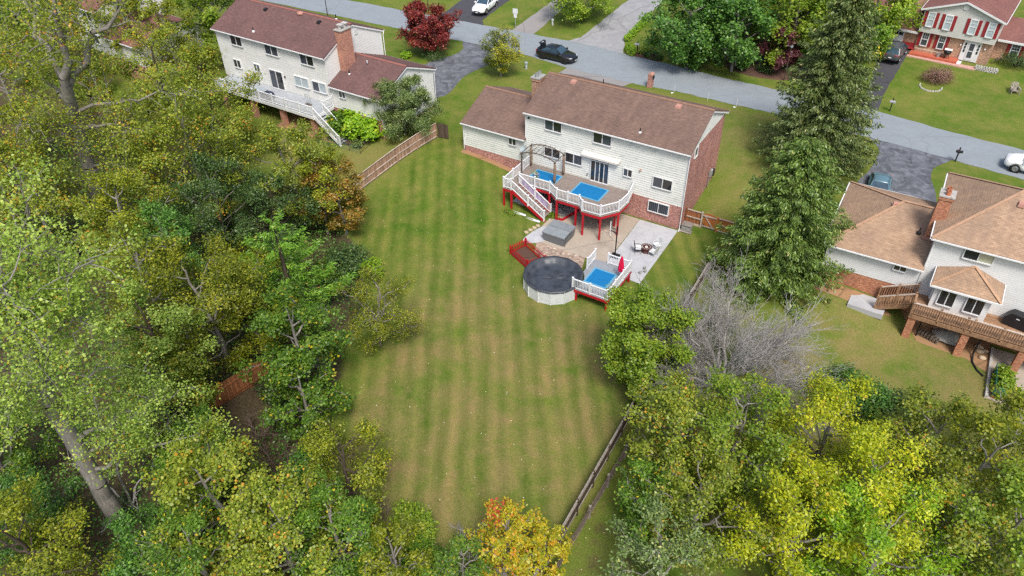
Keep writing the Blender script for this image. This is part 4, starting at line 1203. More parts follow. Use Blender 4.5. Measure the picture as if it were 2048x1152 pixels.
# weathered storage box and planks by the gate
sb = thing('storage_box', 'weathered grey storage box at the corner of the middle house', 'storage box', (0.62, 0.25, float(h(0.62, 0.25))))
MB().add([(-.38, -.3, .12), (.38, -.3, .12), (.38, .3, .12), (-.38, .3, .12), (-.4, -.32, .5), (.4, -.32, .5), (.4, .32, .58), (-.4, .32, .58)], [(3, 2, 1, 0), (4, 5, 6, 7), (0, 1, 5, 4), (1, 2, 6, 5), (2, 3, 7, 6), (3, 0, 4, 7)]).obj('body', 'grey_box', sb)
box('lid', 'fence_grey', sb, -.44, .44, -.36, .36, .58, .63)
for k in range(3): box('plank', 'fence_grey', sb, -.55, .5, -.48 + .14 * k, -.37 + .14 * k, 0.02 + .02 * k, 0.07 + .02 * k)

# ------------------------------------------------------------------ house on the left (heights are absolute)
lh = thing('house', 'white two storey house with maroon roof and tall brick chimney on the left', 'house', (-35.81, -1.91, 0), R(-1.0))
LWN = {'u1': (-8.2, -6.45, 7.3, 8.24), 'u2': (-3.34, -1.62, 7.3, 8.24), 'u3': (-13.2, -11.6, 7.3, 8.24), 's': (-10.5, -9.72, 5.0, 5.74), 'd': (-8.3, -6.52, 3.74, 5.6), 'a': (-4.76, -2.9, 4.75, 5.7), 'b': (-2.3, -0.56, 4.75, 5.7), 'f': (-13.6, -12.6, 4.8, 5.6)}
box('foundation', 'brick_left', lh, -15.5, 0, 0.05, 8.2, 0.4, 3.5)
box('wall_core', 'siding_left', lh, -15.46, -0.04, 0.04, 8.2, 3.5, 8.48)
lap_wall(lh, 'siding_left', 'S', 0.04, -15.5, 0, 3.5, 8.5, [(a - .07, b + .07, c - .07, d + .07) for a, b, c, d in LWN.values()], 0.25)
lap_wall(lh, 'siding_left', 'E', -0.03, 0.0, 8.2, 5.0, 8.5, (), 0.25)
gable_fill(lh, 'siding_left', -0.03, 'E', 0, 8.2, 8.5, 10.4)
MB().add([(-0.05, 0.05, 8.46), (-0.05, 8.15, 8.46), (-0.05, 4.1, 10.35), (-15.4, .05, 8.46), (-15.4, 8.15, 8.46), (-15.4, 4.1, 10.35)], [(0, 1, 2), (5, 4, 3), (0, 2, 5, 3), (1, 4, 5, 2)]).obj('attic', 'siding_left', lh)
gable_roof(lh, 'roof_left', 'ridge_left', -15.65, 0.12, -0.33, 8.5, 8.56, 10.52)
for k, g in (('u1', ['glass_blue', 'glass_blue']), ('u2', ['glass_blue', 'glass']), ('u3', 'glass'), ('s', ['glass_blue', 'glass_blue']), ('a', 'glass_blind'), ('b', ['glass_blue', 'glass_blind']), ('f', 'glass')):
    window(lh, 'S', 0.01, *LWN[k], 2, g)
window(lh, 'S', 0.01, *LWN['d'], 2, ['glass_blue', 'glass'], name='sliding_door')
box('wall_lamp', 'black', lh, -6.2, -6.1, -0.12, 0.0, 5.2, 5.35)
box('gable_vent', 'sign', lh, -0.02, 0.06, 4.35, 4.75, 9.3, 9.9)
for x, y, z in ((-10.9, 3.3, 10.25), (-3.5, 3.3, 10.25)): roof_vent(lh, x, y, z - 0.08, 'black', 0.2)
MB().lathe([(0.3, 0), (0.33, 0.12), (0.3, 0.2), (0.18, 0.26), (0.16, 0.22)], 18).obj('roof_fan', 'vent_pink', lh, loc=(-6.4, 3.75, 10.36))
vent_pipe(lh, -10.1, 0.55, 8.98); vent_pipe(lh, -2.4, 4.6, 10.3, hh=0.5)
downspout(lh, [(0.05, -0.34, 8.45), (0.06, -0.05, 8.1), (0.06, -0.05, 5.75)])
downspout(lh, [(0.1, 8.52, 8.45), (0.12, 8.3, 8.1), (0.12, 8.25, 2.0)])
box('garage_foundation', 'brick_left', lh, 0.02, 6.22, 0.05, 8.2, 0.8, 3.5)
box('garage_core', 'siding_left', lh, 0.02, 6.26, 0.04, 8.2, 3.5, 5.74)
lap_wall(lh, 'siding_left', 'S', 0.04, 0.02, 6.3, 3.5, 5.75, [(1.12, 2.0, 4.76, 5.66)], 0.25)
lap_wall(lh, 'siding_left', 'E', 6.27, 0.0, 8.2, 2.0, 5.75, (), 0.25)
gable_fill(lh, 'siding_left', 6.27, 'E', 0, 8.2, 5.75, 7.5)
gable_roof(lh, 'roof_left', 'ridge_left', 0.02, 6.5, -0.33, 8.5, 5.82, 7.62, ends=(False, True))
window(lh, 'S', 0.01, 1.19, 1.93, 4.83, 5.58, 2, ['glass', 'glass_blue'])
vent_pipe(lh, 2.3, 3.2, 7.2, 'trim', 'black'); vent_pipe(lh, 1.3, 1.6, 6.55)
downspout(lh, [(6.4, 8.54, 5.75), (6.36, 8.3, 5.4), (6.36, 8.28, 2.0)])
ch = chimney(lh, 0.02, 0.82, 1.75, 3.15, 5.6, 10.55, 'brick_left', 'stone', 2, False, 'stone')
box('flue_hood', 'stone', lh, 0.12, 0.72, 1.95, 2.45, 11.0, 11.06)
box('flue_hood', 'stone', lh, 0.12, 0.72, 2.6, 3.05, 11.0, 11.06)
# its rear deck
LZ = 3.7
ld = thing('raised_deck', 'pale grey deck with white railing behind the left house', 'deck', (-35.81, -1.91, 0), R(-1.0))
yy = -0.1
while yy > -2.85:
    box('deck_board', 'deck_left', ld, -14.6, 0.15, yy - .092, yy + .092, LZ - .03, LZ)
    yy -= 0.19
for a, b in [((-14.6, -2.9), (0.2, -2.9)), ((0.2, -2.9), (0.2, -0.1))]: bar('rim_joist', 'trim', ld, (*a, LZ - .17), (*b, LZ - .17), 0.06, 0.3)
railing(ld, (-14.6, -2.82), (0.12, -2.82), LZ, LZ, 0.9, mids=7)
railing(ld, (0.12, -1.5), (0.12, -0.1), LZ, LZ, 0.9, mids=0)
zl = float(h(-33.0, -4.2))
for k in range(12):
    t = (k + 1) / 13
    x = 0.15 + 3.0 * t; z = LZ + (zl - LZ) * t
    box('stair_tread', 'deck_left', ld, x - .15, x + .14, -2.75, -1.6, z - .045, z)
for y_ in (-2.82, -1.55):
    bar('stringer', 'trim', ld, (0.2, y_, LZ - .2), (3.2, y_, zl - .05), 0.05, 0.26)
    railing(ld, (0.12, y_), (3.1, y_), LZ, zl + 0.1, 0.86, post_a=False, mids=0)
for x in (-0.4, -4.6, -8.8, -13.0): box('brick_pier', 'brick_left', ld, x - .24, x + .24, -2.7, -2.22, 0.4, LZ - .32)
gr = thing('covered_table', 'long navy covered table with slatted top on the pale grey deck', 'table', (-43.3, -3.75, LZ), R(-4))
gc = thing('covered_chair', 'chair under a navy cover beside the covered table', 'chair', (-42.35, -3.9, LZ))
MB().add([(-1.2, -.45, 0), (.4, -.45, 0), (.4, .45, 0), (-1.2, .45, 0), (-1.15, -.4, .5), (.35, -.4, .45), (.35, .4, .45), (-1.15, .4, .5)], [(4, 5, 6, 7), (0, 1, 5, 4), (1, 2, 6, 5), (2, 3, 7, 6), (3, 0, 4, 7)]).obj('table_cover', 'navy', gr)
MB().lathe([(0.5, 0), (0.52, 0.25), (0.44, 0.55), (0.2, 0.7)], 9).obj('chair_cover', 'navy', gc)
for k in range(4): box('slat', 'dish', gr, -1.05 + k * .32, -.8 + k * .32, -.36, .36, .5, .53)
st = thing('plant_stand', 'slender metal plant stand on the pale grey deck', 'stand', (-37.9, -3.1, LZ))
for k, x in enumerate((-.25, 0, .25)):
    MB().tube([(x, 0, 0.08), (x, 0, 1.15)], 0.02, 6).obj('pole', 'steel', st)
    MB().lathe([(0.13, 0), (0.16, 0.1)], 9, (x, 0)).obj('foot', 'log', st)
MB().tube([(-.35, 0, 1.0), (.35, 0, 1.12)], 0.02, 6).obj('cross_bar', 'steel', st)

# ------------------------------------------------------------------ house on the right
rh = thing('house', 'white house with tan shingle hip roofs and brown wooden deck on the right', 'house', (18.01, -2.26, 0), R(1.1))
RW = 10.5
box('foundation', 'brick_right', rh, 0.0, RW, 0.04, 9.0, -0.5, 2.3)
box('wall_core', 'siding_right', rh, 0.03, RW, 0.03, 9.0, 2.3, 7.08)
lap_wall(rh, 'siding_right', 'S', 0.03, 0.0, RW, 2.3, 7.1, [(1.75, 3.6, 6.05, 7.05), (1.0, 4.4, 2.3, 4.95)], 0.16)
lap_wall(rh, 'siding_right', 'W', 0.03, -9.0, 0.0, 4.6, 7.1, (), 0.16)
zr = 9.5
def roof4(name, mat, rmat, x0, x1, y0, y1, ze, zr, hip_l, x_end, parent):
    ym = (y0 + y1) / 2
    xr = x0 + hip_l
    slab('roof_slope', mat, parent, [(x0, y0, ze), (x_end, y0, ze), (x_end, ym, zr), (xr, ym, zr)])
    slab('roof_slope', mat, parent, [(xr, ym, zr), (x_end, ym, zr), (x_end, y1, ze), (x0, y1, ze)])
    slab('roof_slope', mat, parent, [(x0, y0, ze), (xr, ym, zr), (x0, y1, ze)])
    for p, q in (((x0, y0, ze), (xr, ym, zr)), ((x0, y1, ze), (xr, ym, zr)), ((xr, ym, zr), (x_end, ym, zr))):
        bar('hip_cap', rmat, parent, Vector(p) + Vector((0, 0, .035)), Vector(q) + Vector((0, 0, .03)), 0.2, 0.035)
    for p, q in (((x0, y0 - .05, ze - .07), (x_end, y0 - .05, ze - .07)), ((x0 - .05, y0, ze - .07), (x0 - .05, y1, ze - .07)), ((x0, y1 + .05, ze - .07), (x_end, y1 + .05, ze - .07))):
        bar('gutter', 'trim', parent, p, q, 0.085, 0.085)
roof4('r', 'roof_right', 'ridge_right', -0.3, RW, -0.35, 9.3, 7.12, zr, 4.4, RW, rh)
window(rh, 'S', 0.0, 1.85, 3.52, 6.14, 7.0, 2, ['glass', 'glass_cream'])
box('garage_foundation', 'brick_right', rh, -6.3, -0.01, 0.03, 9.0, 0.2, 2.55)
box('garage_core', 'siding_right', rh, -6.27, -0.01, 0.03, 9.0, 2.55, 4.5)
lap_wall(rh, 'siding_right', 'S', 0.03, -6.3, 0.0, 2.55, 4.52, [(-1.85, -0.92, 3.74, 4.5)], 0.16)
lap_wall(rh, 'siding_right', 'W', -6.27, -9.0, 0, 2.55, 4.52, (), 0.16)
roof4('g', 'roof_right', 'ridge_right', -6.6, 0, -0.35, 9.3, 4.52, 6.6, 4.1, 0.02, rh)
window(rh, 'S', 0.0, -1.76, -1.0, 3.82, 4.42, 2, 'glass')
box('corner_board', 'trim', rh, -0.06, 0.06, -0.05, 0.03, 2.3, 7.05)
chimney(rh, -0.62, 0.18, 2.0, 2.95, 4.4, 8.75, 'brick_right', 'stone', 2, True, 'terracotta')
box('flashing', 'vent_pink', rh, -0.75, 0.02, 1.86, 1.99, 5.55, 5.72)
roof_vent(rh, 4.05, 3.3, 9.0, 'vent_pink', 0.2); roof_vent(rh, -3.0, 4.1, 6.38, 'vent_pink', 0.18)
vent_pipe(rh, -1.0, 2.2, 5.78, collar='black'); vent_pipe(rh, 4.6, 4.7, 9.3, hh=0.4)
downspout(rh, [(0.0, -0.42, 7.05), (-0.02, -0.08, 6.8), (-0.02, -0.08, 4.75)])
# projecting bay with its own hip roof
box('bay_wall', 'siding_right', rh, 1.0, 4.38, -1.2, 0.02, 2.3, 4.42)
lap_wall(rh, 'siding_right', 'S', -1.2, 1.0, 4.38, 2.42, 4.42, [(1.33, 2.4, 2.85, 4.2), (2.95, 4.08, 2.85, 4.2)], 0.16)
for a, b in ((1.4, 2.33), (3.02, 4.01)): window(rh, 'S', -1.23, a, b, 2.92, 4.12, 2, 'glass')
window(rh, 'W', 1.0, 0.35, 0.85, 2.92, 4.1, 1, 'glass')
A_, B_, C_, D_, E_ = (0.65, -1.55, 4.42), (4.8, -1.55, 4.42), (4.75, 0.0, 4.92), (0.7, 0.0, 4.92), (2.75, 0.0, 5.66)
for f in ((A_, B_, E_), (A_, E_, D_), (B_, C_, E_)): slab('bay_roof', 'roof_right', rh, list(f), 0.1)
for p, q in ((A_, E_), (B_, E_)): bar('hip_cap', 'ridge_right', rh, Vector(p) + Vector((0, 0, .03)), Vector(q) + Vector((0, 0, .03)), 0.2, 0.04)
bar('gutter', 'trim', rh, (0.6, -1.6, 4.35), (4.85, -1.6, 4.35), 0.1, 0.11)
bar('rake_trim', 'trim', rh, (0.6, -1.55, 4.36), (0.66, 0, 4.85), 0.05, 0.14); bar('rake_trim', 'trim', rh, (4.84, -1.55, 4.36), (4.8, 0, 4.85), 0.05, 0.14)
# its wooden deck
RZ = 2.42
rd = thing('raised_deck', 'weathered brown wooden deck on brick piers behind the right house', 'deck', (18.01, -2.26, 0), R(1.1))
yy = -0.09
while yy > -2.6:
    for a, b in ([(0.1, 0.99), (4.4, RW)] if yy > -1.24 else [(0.1, RW)]):
        box('deck_board', 'deck_wood', rd, a, b, yy - .066, yy + .066, RZ - .035, RZ)
    yy -= 0.142
bar('rim_joist', 'deck_wood', rd, (0.1, -2.62, RZ - .18), (RW, -2.62, RZ - .18), 0.06, 0.3)
bar('rim_joist', 'deck_wood', rd, (0.08, -2.62, RZ - .18), (0.08, -0.05, RZ - .18), 0.06, 0.3)
for x in np.arange(0.6, RW, 0.7): box('joist', 'deck_wood', rd, x - .02, x + .02, -2.55, -0.05, RZ - .26, RZ - .04)
railing(rd, (0.12, -2.6), (3.4, -2.6), RZ, RZ, 0.9, 'deck_wood', 0.14, balmat='wood_dark', bal=0.036, post=0.1, top=(0.14, 0.045), mids=1)
railing(rd, (3.4, -2.6), (3.8, -2.6), RZ, RZ, 0.9, 'deck_wood', 0.14, post_a=False, balmat='wood_dark', bal=0.036, post=0.1, top=(0.14, 0.045), mids=0)
railing(rd, (3.8, -2.6), (RW, -2.6), RZ, RZ, 0.9, 'deck_wood', 0.14, post_a=False, balmat='wood_dark', bal=0.036, post=0.1, top=(0.14, 0.045), mids=3)
bar('cap_rail', 'rail_pale', rd, (0.05, -2.6, RZ + .945), (RW, -2.6, RZ + .945), 0.15, 0.035)
for x in (0.35, 3.65, 7.0):
    box('brick_pier', 'brick_right', rd, x - .23, x + .23, -2.55, -2.09, -0.3, RZ - .33)
zs = 1.2
for k in range(9):
    t = (k + 1) / 10
    x = 0.1 - 2.1 * t; z = RZ + (zs - RZ) * t
    box('stair_tread', 'deck_wood', rd, x - .14, x + .14, -1.42, -0.3, z - .045, z)
for y_ in (-1.48, -0.24):
    bar('stringer', 'deck_wood', rd, (0.1, y_, RZ - .2), (-2.1, y_, zs - .02), 0.05, 0.28)
    railing(rd, (0.1, y_), (-2.05, y_), RZ, zs + 0.1, 0.88, 'deck_wood', 0.14, balmat='deck_wood', bal=0.06, post=0.1, top=(0.12, 0.05), mids=1)
    bar('cap_rail', 'rail_pale', rd, (0.12, y_, RZ + .925), (-2.05, y_, zs + 1.025), 0.14, 0.03)
railing(rd, (0.12, -1.5), (0.12, -2.6), RZ, RZ, 0.9, 'deck_wood', 0.14, post_a=False, post_b=False, balmat='wood_dark', bal=0.036, top=(0.14, 0.045), mids=0)
def rl(x, y, z=0): return rh.matrix_basis @ Vector((x, y, z))
sl = thing('concrete_slab', 'pale concrete landing slab at the foot of the wooden stairs', 'slab', rl(-2.55, -1.05, 1.07), R(-1))
MB().box(-1.2, 1.2, -.88, .82, -0.35, 0.07).obj('slab_body', 'patio_new', sl)
gl = thing('barbecue_grill', 'barbecue grill under a fitted black cover on the wooden deck', 'grill', rl(6.25, -0.55, RZ), R(-12))
m = MB()
prof = [(-.75, .0, .35), (-.78, .55, .36), (-.62, .8, .36), (-.45, 1.02, .34), (.45, 1.02, .34), (.62, .8, .36), (.78, .55, .36), (.75, .0, .35)]
m.add([(x, -d, z) for x, z, d in prof] + [(x, d * .9, z) for x, z, d in prof], [tuple(range(8)), tuple(range(15, 7, -1))] + [(i, i + 8, (i + 1) % 8 + 8, (i + 1) % 8) for i in range(8)])
m.obj('cover', 'black', gl)
box('badge', 'sign', gl, -.1, .1, -.37, -.362, .72, .8)
for sx in (-.6, .6): box('leg', 'black', gl, sx - .05, sx + .05, -.3, .28, 0, 0.06)
fw = thing('firewood_stack', 'stack of dark firewood under the wooden deck', 'firewood', rl(2.0, -1.75, 0.08), R(-10))
for i in range(7):
    for j in range(3 - (i % 2 == 0) * 0):
        if j == 2 and i > 4: continue
        MB().tube([(-.85 + i * .2, -.25, .09 + j * .17), (-.8 + i * .2, .25, .1 + j * .17)], 0.085, 6).obj('log', 'log', fw)
tp = thing('tarpaulin', 'grey tarpaulin draped over a heap under the wooden deck', 'tarpaulin', rl(2.9, -1.0, 0.05))
m = MB()
for i in range(9):
    for j in range(9):
        x, y = -1 + i * .25, -.8 + j * .2
        m.v.append((x, y, max(0.02, .75 * math.exp(-(x * x * .9 + y * y * 1.4)) + .06 * math.sin(5 * x + 3 * y))))
m.f = [(i * 9 + j, (i + 1) * 9 + j, (i + 1) * 9 + j + 1, i * 9 + j + 1) for i in range(8) for j in range(8)]
m.obj('sheet', 'tarp', tp, True)
tag(MB().tube([rl(0.98, -1.9, 1.9), rl(1.0, -1.95, .2), rl(1.02, -2.3, .1), rl(1.05, -2.7, .08)], 0.06, 8).obj('drain_pipe', 'black'), 'black drain pipe beside the first brick pier of the wooden deck', 'pipe')
tag(MB().tube([rl(4.65, -1.8, 1.9), rl(4.6, -1.9, .25), rl(4.65, -2.6, .1), rl(5.0, -3.3, .08), rl(5.4, -3.7, .08)], 0.06, 8).obj('drain_pipe', 'black'), 'black corrugated drain pipe curving onto the lawn', 'pipe')
for k, (x, y, s) in enumerate([(5.0, -1.3, .28), (5.35, -1.1, .22), (5.2, -1.9, .25), (4.9, -.9, .3)]):
    m = MB()
    bm = bmesh.new(); bmesh.ops.create_icosphere(bm, subdivisions=2, radius=1)
    rr = random.Random(k)
    m.v = [tuple(c * s * (0.85 + .3 * rr.random()) * (1, .8, .65)[i] for i, c in enumerate(v.co)) for v in bm.verts]
    m.f = [tuple(v.index for v in f.verts) for f in bm.faces]; bm.free()
    tag(m.obj('boulder', 'stone_tan', None, True, rl(x, y, .12)), ['tan boulder nearest the curved drain pipe under the wooden deck', 'small tan boulder farthest right under the wooden deck', 'tan boulder at the front of the group under the wooden deck', 'large tan boulder at the back under the wooden deck'][k], 'boulder', 'boulders under the wooden deck')
# lower patio with netted planter
pt = sheet('concrete_patio', [tuple(rl(x, y)[:2]) for x, y in [(5.75, -5.7), (5.75, -0.4), (12, -0.4), (12, -6.2)]], 'patio_old', 0.05)
bar('retaining_edge', 'stone', pt, rl(5.7, -5.7, .1), rl(5.7, -0.6, .1), 0.16, 0.3)
npn = thing('netted_planter', 'raised planter wrapped in green netting on the right hand patio', 'planter', rl(6.35, -4.3, .05), R(3))
for a, b in [((-.4, -1.2), (.4, -1.2)), ((.4, -1.2), (.4, 1.2)), ((.4, 1.2), (-.4, 1.2)), ((-.4, 1.2), (-.4, -1.2))]: bar('side_board', 'cedar', npn, (*a, .12), (*b, .12), 0.04, 0.22)
for x in (-.4, .4):
    for y in (-1.2, 0, 1.2): MB().tube([(x, y, 0), (x, y, 1.05)], 0.015, 5).obj('stake', 'net', npn)
m = MB()
for i in range(11):
    for j in range(5):
        x0 = -.41
        m.tube([(x0, -1.2 + i * .24, .1), (x0 + .02 * math.sin(i), -1.2 + i * .24, 1.0)], 0.012, 3, False)
for j in range(7): m.tube([(-.41, -1.2, .15 + j * .14), (-.41, 1.2, .15 + j * .14)], 0.012, 3, False)
for i in range(5): m.tube([(-.4 + i * .2, -1.21, .1), (-.4 + i * .2, -1.21, 1.0)], 0.012, 3, False)
for j in range(7): m.tube([(-.41, -1.21, .15 + j * .14), (.41, -1.21, .15 + j * .14)], 0.012, 3, False)
m.add([(-.405, -1.2, .1), (-.405, 1.2, .1), (-.405, 1.2, .75), (-.405, -1.2, .8)], [(0, 1, 2, 3)])
m.obj('netting', 'net', npn)

# ------------------------------------------------------------------ house across the street, top right
F0 = Vector((16.36, 40.62, 0.0))
fh = thing('house', 'cream and brick house with red shutters across the street, top right', 'house', F0, R(-4.5))
box('lower_wall', 'brick_tan', fh, -5.55, 1.8, 0.0, 8.5, 2.6, 5.8)
box('upper_core', 'siding_far', fh, -5.58, 1.83, -0.38, 8.5, 5.8, 8.25)
lap_wall(fh, 'siding_far', 'S', -0.38, -5.6, 1.85, 5.78, 8.25, [(a - .08, b + .08, 6.4, 8.0) for a, b in ((-5.08, -4.46), (-3.38, -2.76), (-.97, -.35), (.75, 1.35))], 0.17)
mid = -1.87
MB().add([(-5.55, -.36, 8.2), (1.8, -.36, 8.2), (mid, -.36, 9.45), (-5.55, 8.5, 8.2), (1.8, 8.5, 8.2), (mid, 8.5, 9.45)], [(0, 1, 2), (5, 4, 3), (0, 2, 5, 3), (1, 4, 5, 2)]).obj('gable_core', 'siding_far', fh)
def gw(z):
    t = min(1, (z - 8.25) / (9.5 - 8.25)); return (-5.6 + 3.73 * t, 1.85 - 3.72 * t)
lap_wall(fh, 'siding_far', 'S', -0.38, 0, 0, 8.25, 9.45, (), 0.17, gw)
for sx, xe in ((-1, -5.95), (1, 2.2)):
    pts = [(xe, -.7, 8.2), (mid, -.7, 9.62), (mid, 8.8, 9.62), (xe, 8.8, 8.2)]
    slab('roof_slope', 'roof_far', fh, pts if sx > 0 else pts)
    bar('rake_trim', 'trim', fh, (xe, -.72, 8.12), (mid, -.72, 9.54), 0.05, 0.18)
    bar('gutter', 'trim', fh, (xe, -.7, 8.12), (xe, 8.8, 8.12), 0.12, 0.12)
bar('ridge_cap', 'ridge_far', fh, (mid, -.7, 9.66), (mid, 8.8, 9.66), 0.25, 0.05)
MB().lathe([(0.27, 0), (0.27, .05), (0.2, .06)], 20).obj('round_vent', 'trim', fh).matrix_basis = Matrix.Translation((mid, -.42, 8.98)) @ Matrix.Rotation(R(90), 4, 'X')
for a, b in ((-5.06, -4.48), (-3.36, -2.78), (-.95, -.37), (.77, 1.33)):
    window(fh, 'S', -0.41, a, b, 6.5, 7.9, 1, 'glass_blind', grid=(3, 2), fw=.09)
    for s0, s1 in ((a - .42, a - .13), (b + .13, b + .42)): box('shutter', 'shutter', fh, s0, s1, -.46, -.41, 6.42, 7.98)
for a, b in ((-5.05, -4.47), (-3.35, -2.8)):
    window(fh, 'S', -0.01, a, b, 4.28, 5.6, 1, 'glass_blue', grid=(3, 2), fw=.09)
    for s0, s1 in ((a - .42, a - .13), (b + .13, b + .42)): box('shutter', 'shutter', fh, s0, s1, -.06, -.005, 4.2, 5.66)
ds = box('door_surround', 'trim', fh, -.98, .76, -.12, 0.0, 3.55, 5.72)
dr = box('door', 'vinyl', fh, -.44, .26, -.16, -.12, 3.7, 5.56)
for z0, z1 in ((3.95, 4.6), (4.72, 5.42)): box('door_pane', 'glass_blue', fh, -.3, .14, -.185, -.16, z0, z1)
for a in (-.8, .46):
    for k in range(3): box('sidelight', 'glass', fh, a, a + .16, -.15, -.12, 4.45 + k * .36, 4.72 + k * .36)
for x in (-1.2, 1.15): MB().lathe([(.06, 0), (.09, .1), (.03, .2)], 8).obj('wall_lamp', 'trim', fh, loc=(x, -.12, 5.0))
# wings
box('garage_wall', 'brick_tan', fh, -11.8, -5.6, 0.25, 8.0, 2.6, 5.5)
slab('wing_roof', 'roof_far', fh, [(-12.1, -.15, 5.55), (-5.6, -.15, 5.55), (-5.6, 4.1, 7.3), (-12.1, 4.1, 7.3)])
slab('wing_roof', 'roof_far', fh, [(-12.1, 4.1, 7.3), (-5.6, 4.1, 7.3), (-5.6, 8.4, 5.55), (-12.1, 8.4, 5.55)])
bar('gutter', 'trim', fh, (-12.1, -.2, 5.48), (-5.6, -.2, 5.48), .12, .2)
box('chimney', 'brick_tan', fh, -6.9, -6.2, 2.2, 3.2, 5.5, 8.6)
gd = box('garage_door', 'vinyl', fh, -9.6, -6.95, 0.17, 0.25, 3.3, 5.35)
for k in range(5): box('garage_pane', 'glass', fh, -9.5 + k * .5, -9.08 + k * .5, 0.14, 0.17, 4.82, 5.14)
box('wing_wall', 'brick_tan', fh, 1.82, 7.2, 2.0, 8.0, 2.6, 5.75)
slab('wing_roof', 'roof_far', fh, [(1.82, 1.6, 5.82), (7.5, 1.6, 5.82), (7.5, 5.0, 7.3), (1.82, 5.0, 7.3)])
slab('wing_roof', 'roof_far', fh, [(1.82, 5.0, 7.3), (7.5, 5.0, 7.3), (7.5, 8.4, 5.82), (1.82, 8.4, 5.82)])
bar('gutter', 'trim', fh, (1.9, 1.55, 5.74), (7.5, 1.55, 5.74), .12, .2)
window(fh, 'S', 1.99, 3.4, 4.1, 4.2, 5.5, 1, 'glass_blue', grid=(3, 2), fw=.09)
for s0, s1 in ((2.95, 3.27), (4.23, 4.55)): box('shutter', 'shutter', fh, s0, s1, 1.94, 1.985, 4.15, 5.56)
# porch
pc = thing('front_porch', 'long red painted brick porch in front of the cream house', 'porch', F0, R(-4.5))
box('porch_floor', 'porch', pc, -5.7, -0.9, -1.25, 0.0, 3.0, 3.62)
box('porch_step', 'pink_brick', pc, -5.8, 1.0, -1.75, -1.26, 3.0, 3.42)
box('porch_step', 'trim', pc, -1.05, -0.5, -1.24, -.3, 3.0, 3.5)
box('walk', 'pink_brick', pc, -.5, 1.2, -1.25, -.02, 3.0, 3.38)
box('planter_wall', 'brick_tan', pc, -5.4, -1.9, -.35, -.02, 3.62, 3.9)
pcl = lambda x, y, z: fh.matrix_basis @ Vector((x, y, z))
bq = thing('barbecue_grill', 'dark grill with white lid tray on the red porch', 'grill', pcl(-2.1, -.75, 3.62))
MB().lathe([(.2, .45), (.36, .55), (.38, .75), (.3, .9), (.1, .96)], 14).obj('bowl', 'black', bq)
for t in (0, 2.1, 4.2): MB().tube([(.3 * math.cos(t), .3 * math.sin(t), 0), (.15 * math.cos(t), .15 * math.sin(t), .5)], .025, 5).obj('leg', 'black', bq)
box('tray', 'white_plastic', bq, -.35, .4, -.3, .25, .965, 1.0)
bn = thing('porch_bench', 'dark red bench beside the garage of the cream house', 'bench', pcl(-6.2, -.1, 3.3), 0)
box('seat', 'shutter', bn, -.65, .65, -.25, .2, .4, .46); box('backrest', 'shutter', bn, -.65, .65, .18, .24, .46, .95)
for x in (-.58, .58):
    for y in (-.2, .2): box('leg', 'shutter', bn, x - .035, x + .035, y - .035, y + .035, 0, .4)
pail = MB().lathe([(.16, 0), (.2, .4), (.17, .4), (.15, .05)], 12).obj('bucket', 'steel', None, False, pcl(-2.9, -.8, 3.62))
tag(pail, 'pale metal bucket beside the grill on the red porch', 'bucket')
sw = thing('stone_wall', 'low dry stone wall at the end of the red porch', 'wall', pcl(2.0, -1.3, float(h(18.3, 39.3))))
rr = random.Random(5)
for j in range(3):
    for i in range(9):
        s = .17 + .06 * rr.random()
        x = -.95 + i * .24 + (j % 2) * .1
        MB().add([(-s / 2, -.2, 0), (s / 2, -.2, 0), (s / 2, .2, 0), (-s / 2, .2, 0), (-s * .42, -.17, .15), (s * .42, -.17, .16), (s * .45, .17, .14), (-s * .4, .17, .15)], [(3, 2, 1, 0), (4, 5, 6, 7), (0, 1, 5, 4), (1, 2, 6, 5), (2, 3, 7, 6), (3, 0, 4, 7)]).obj('stone', 'stone', sw, loc=(x, .05 * rr.random(), j * .15))
# house hidden among the trees, top left
wh = thing('house', 'white house with pinkish roof half hidden by trees, top left', 'house', (-61.0, -4.5, 0), R(-3))
box('foundation', 'brick_left', wh, -20, -6.5, 0.05, 8.2, 0.4, 3.3)
box('wall_core', 'siding_left', wh, -20, -6.5, 0.04, 8.2, 3.3, 8.2)
LW2 = [(-18.4, -16.8, 6.9, 7.85), (-13.6, -12, 6.9, 7.85), (-9.4, -7.8, 6.9, 7.85), (-17.6, -16, 4.3, 5.3), (-13.4, -11.6, 3.5, 5.4), (-9.6, -7.9, 4.3, 5.3)]
lap_wall(wh, 'siding_left', 'S', 0.04, -20, -6.5, 3.3, 8.2, [(a - .07, b + .07, c - .07, d + .07) for a, b, c, d in LW2], 0.25)
lap_wall(wh, 'siding_left', 'E', -6.53, 0, 8.2, 5.0, 8.2, (), 0.25)
gable_fill(wh, 'siding_left', -6.53, 'E', 0, 8.2, 8.2, 10.1)
MB().add([(-6.55, .05, 8.15), (-6.55, 8.15, 8.15), (-6.55, 4.1, 10.0), (-19.9, .05, 8.15), (-19.9, 8.15, 8.15), (-19.9, 4.1, 10.0)], [(0, 1, 2), (5, 4, 3), (0, 2, 5, 3), (1, 4, 5, 2)]).obj('attic', 'siding_left', wh)
gable_roof(wh, 'roof_far', 'ridge_far', -20.2, -6.4, -.33, 8.5, 8.26, 10.2)
for k in LW2: window(wh, 'S', 0.01, *k, 2, 'glass_blue')
box('garage_foundation', 'brick_left', wh, -6.48, 0, 0.05, 8.0, .6, 3.3)
box('garage_core', 'siding_left', wh, -6.48, -.03, 0.04, 8.0, 3.3, 5.5)
lap_wall(wh, 'siding_left', 'S', 0.04, -6.48, 0, 3.3, 5.5, (), .25)
lap_wall(wh, 'siding_left', 'E', -.03, 0, 8.0, 1.9, 5.5, (), .25)
gable_fill(wh, 'siding_left', -.03, 'E', 0, 8, 5.5, 7.2)
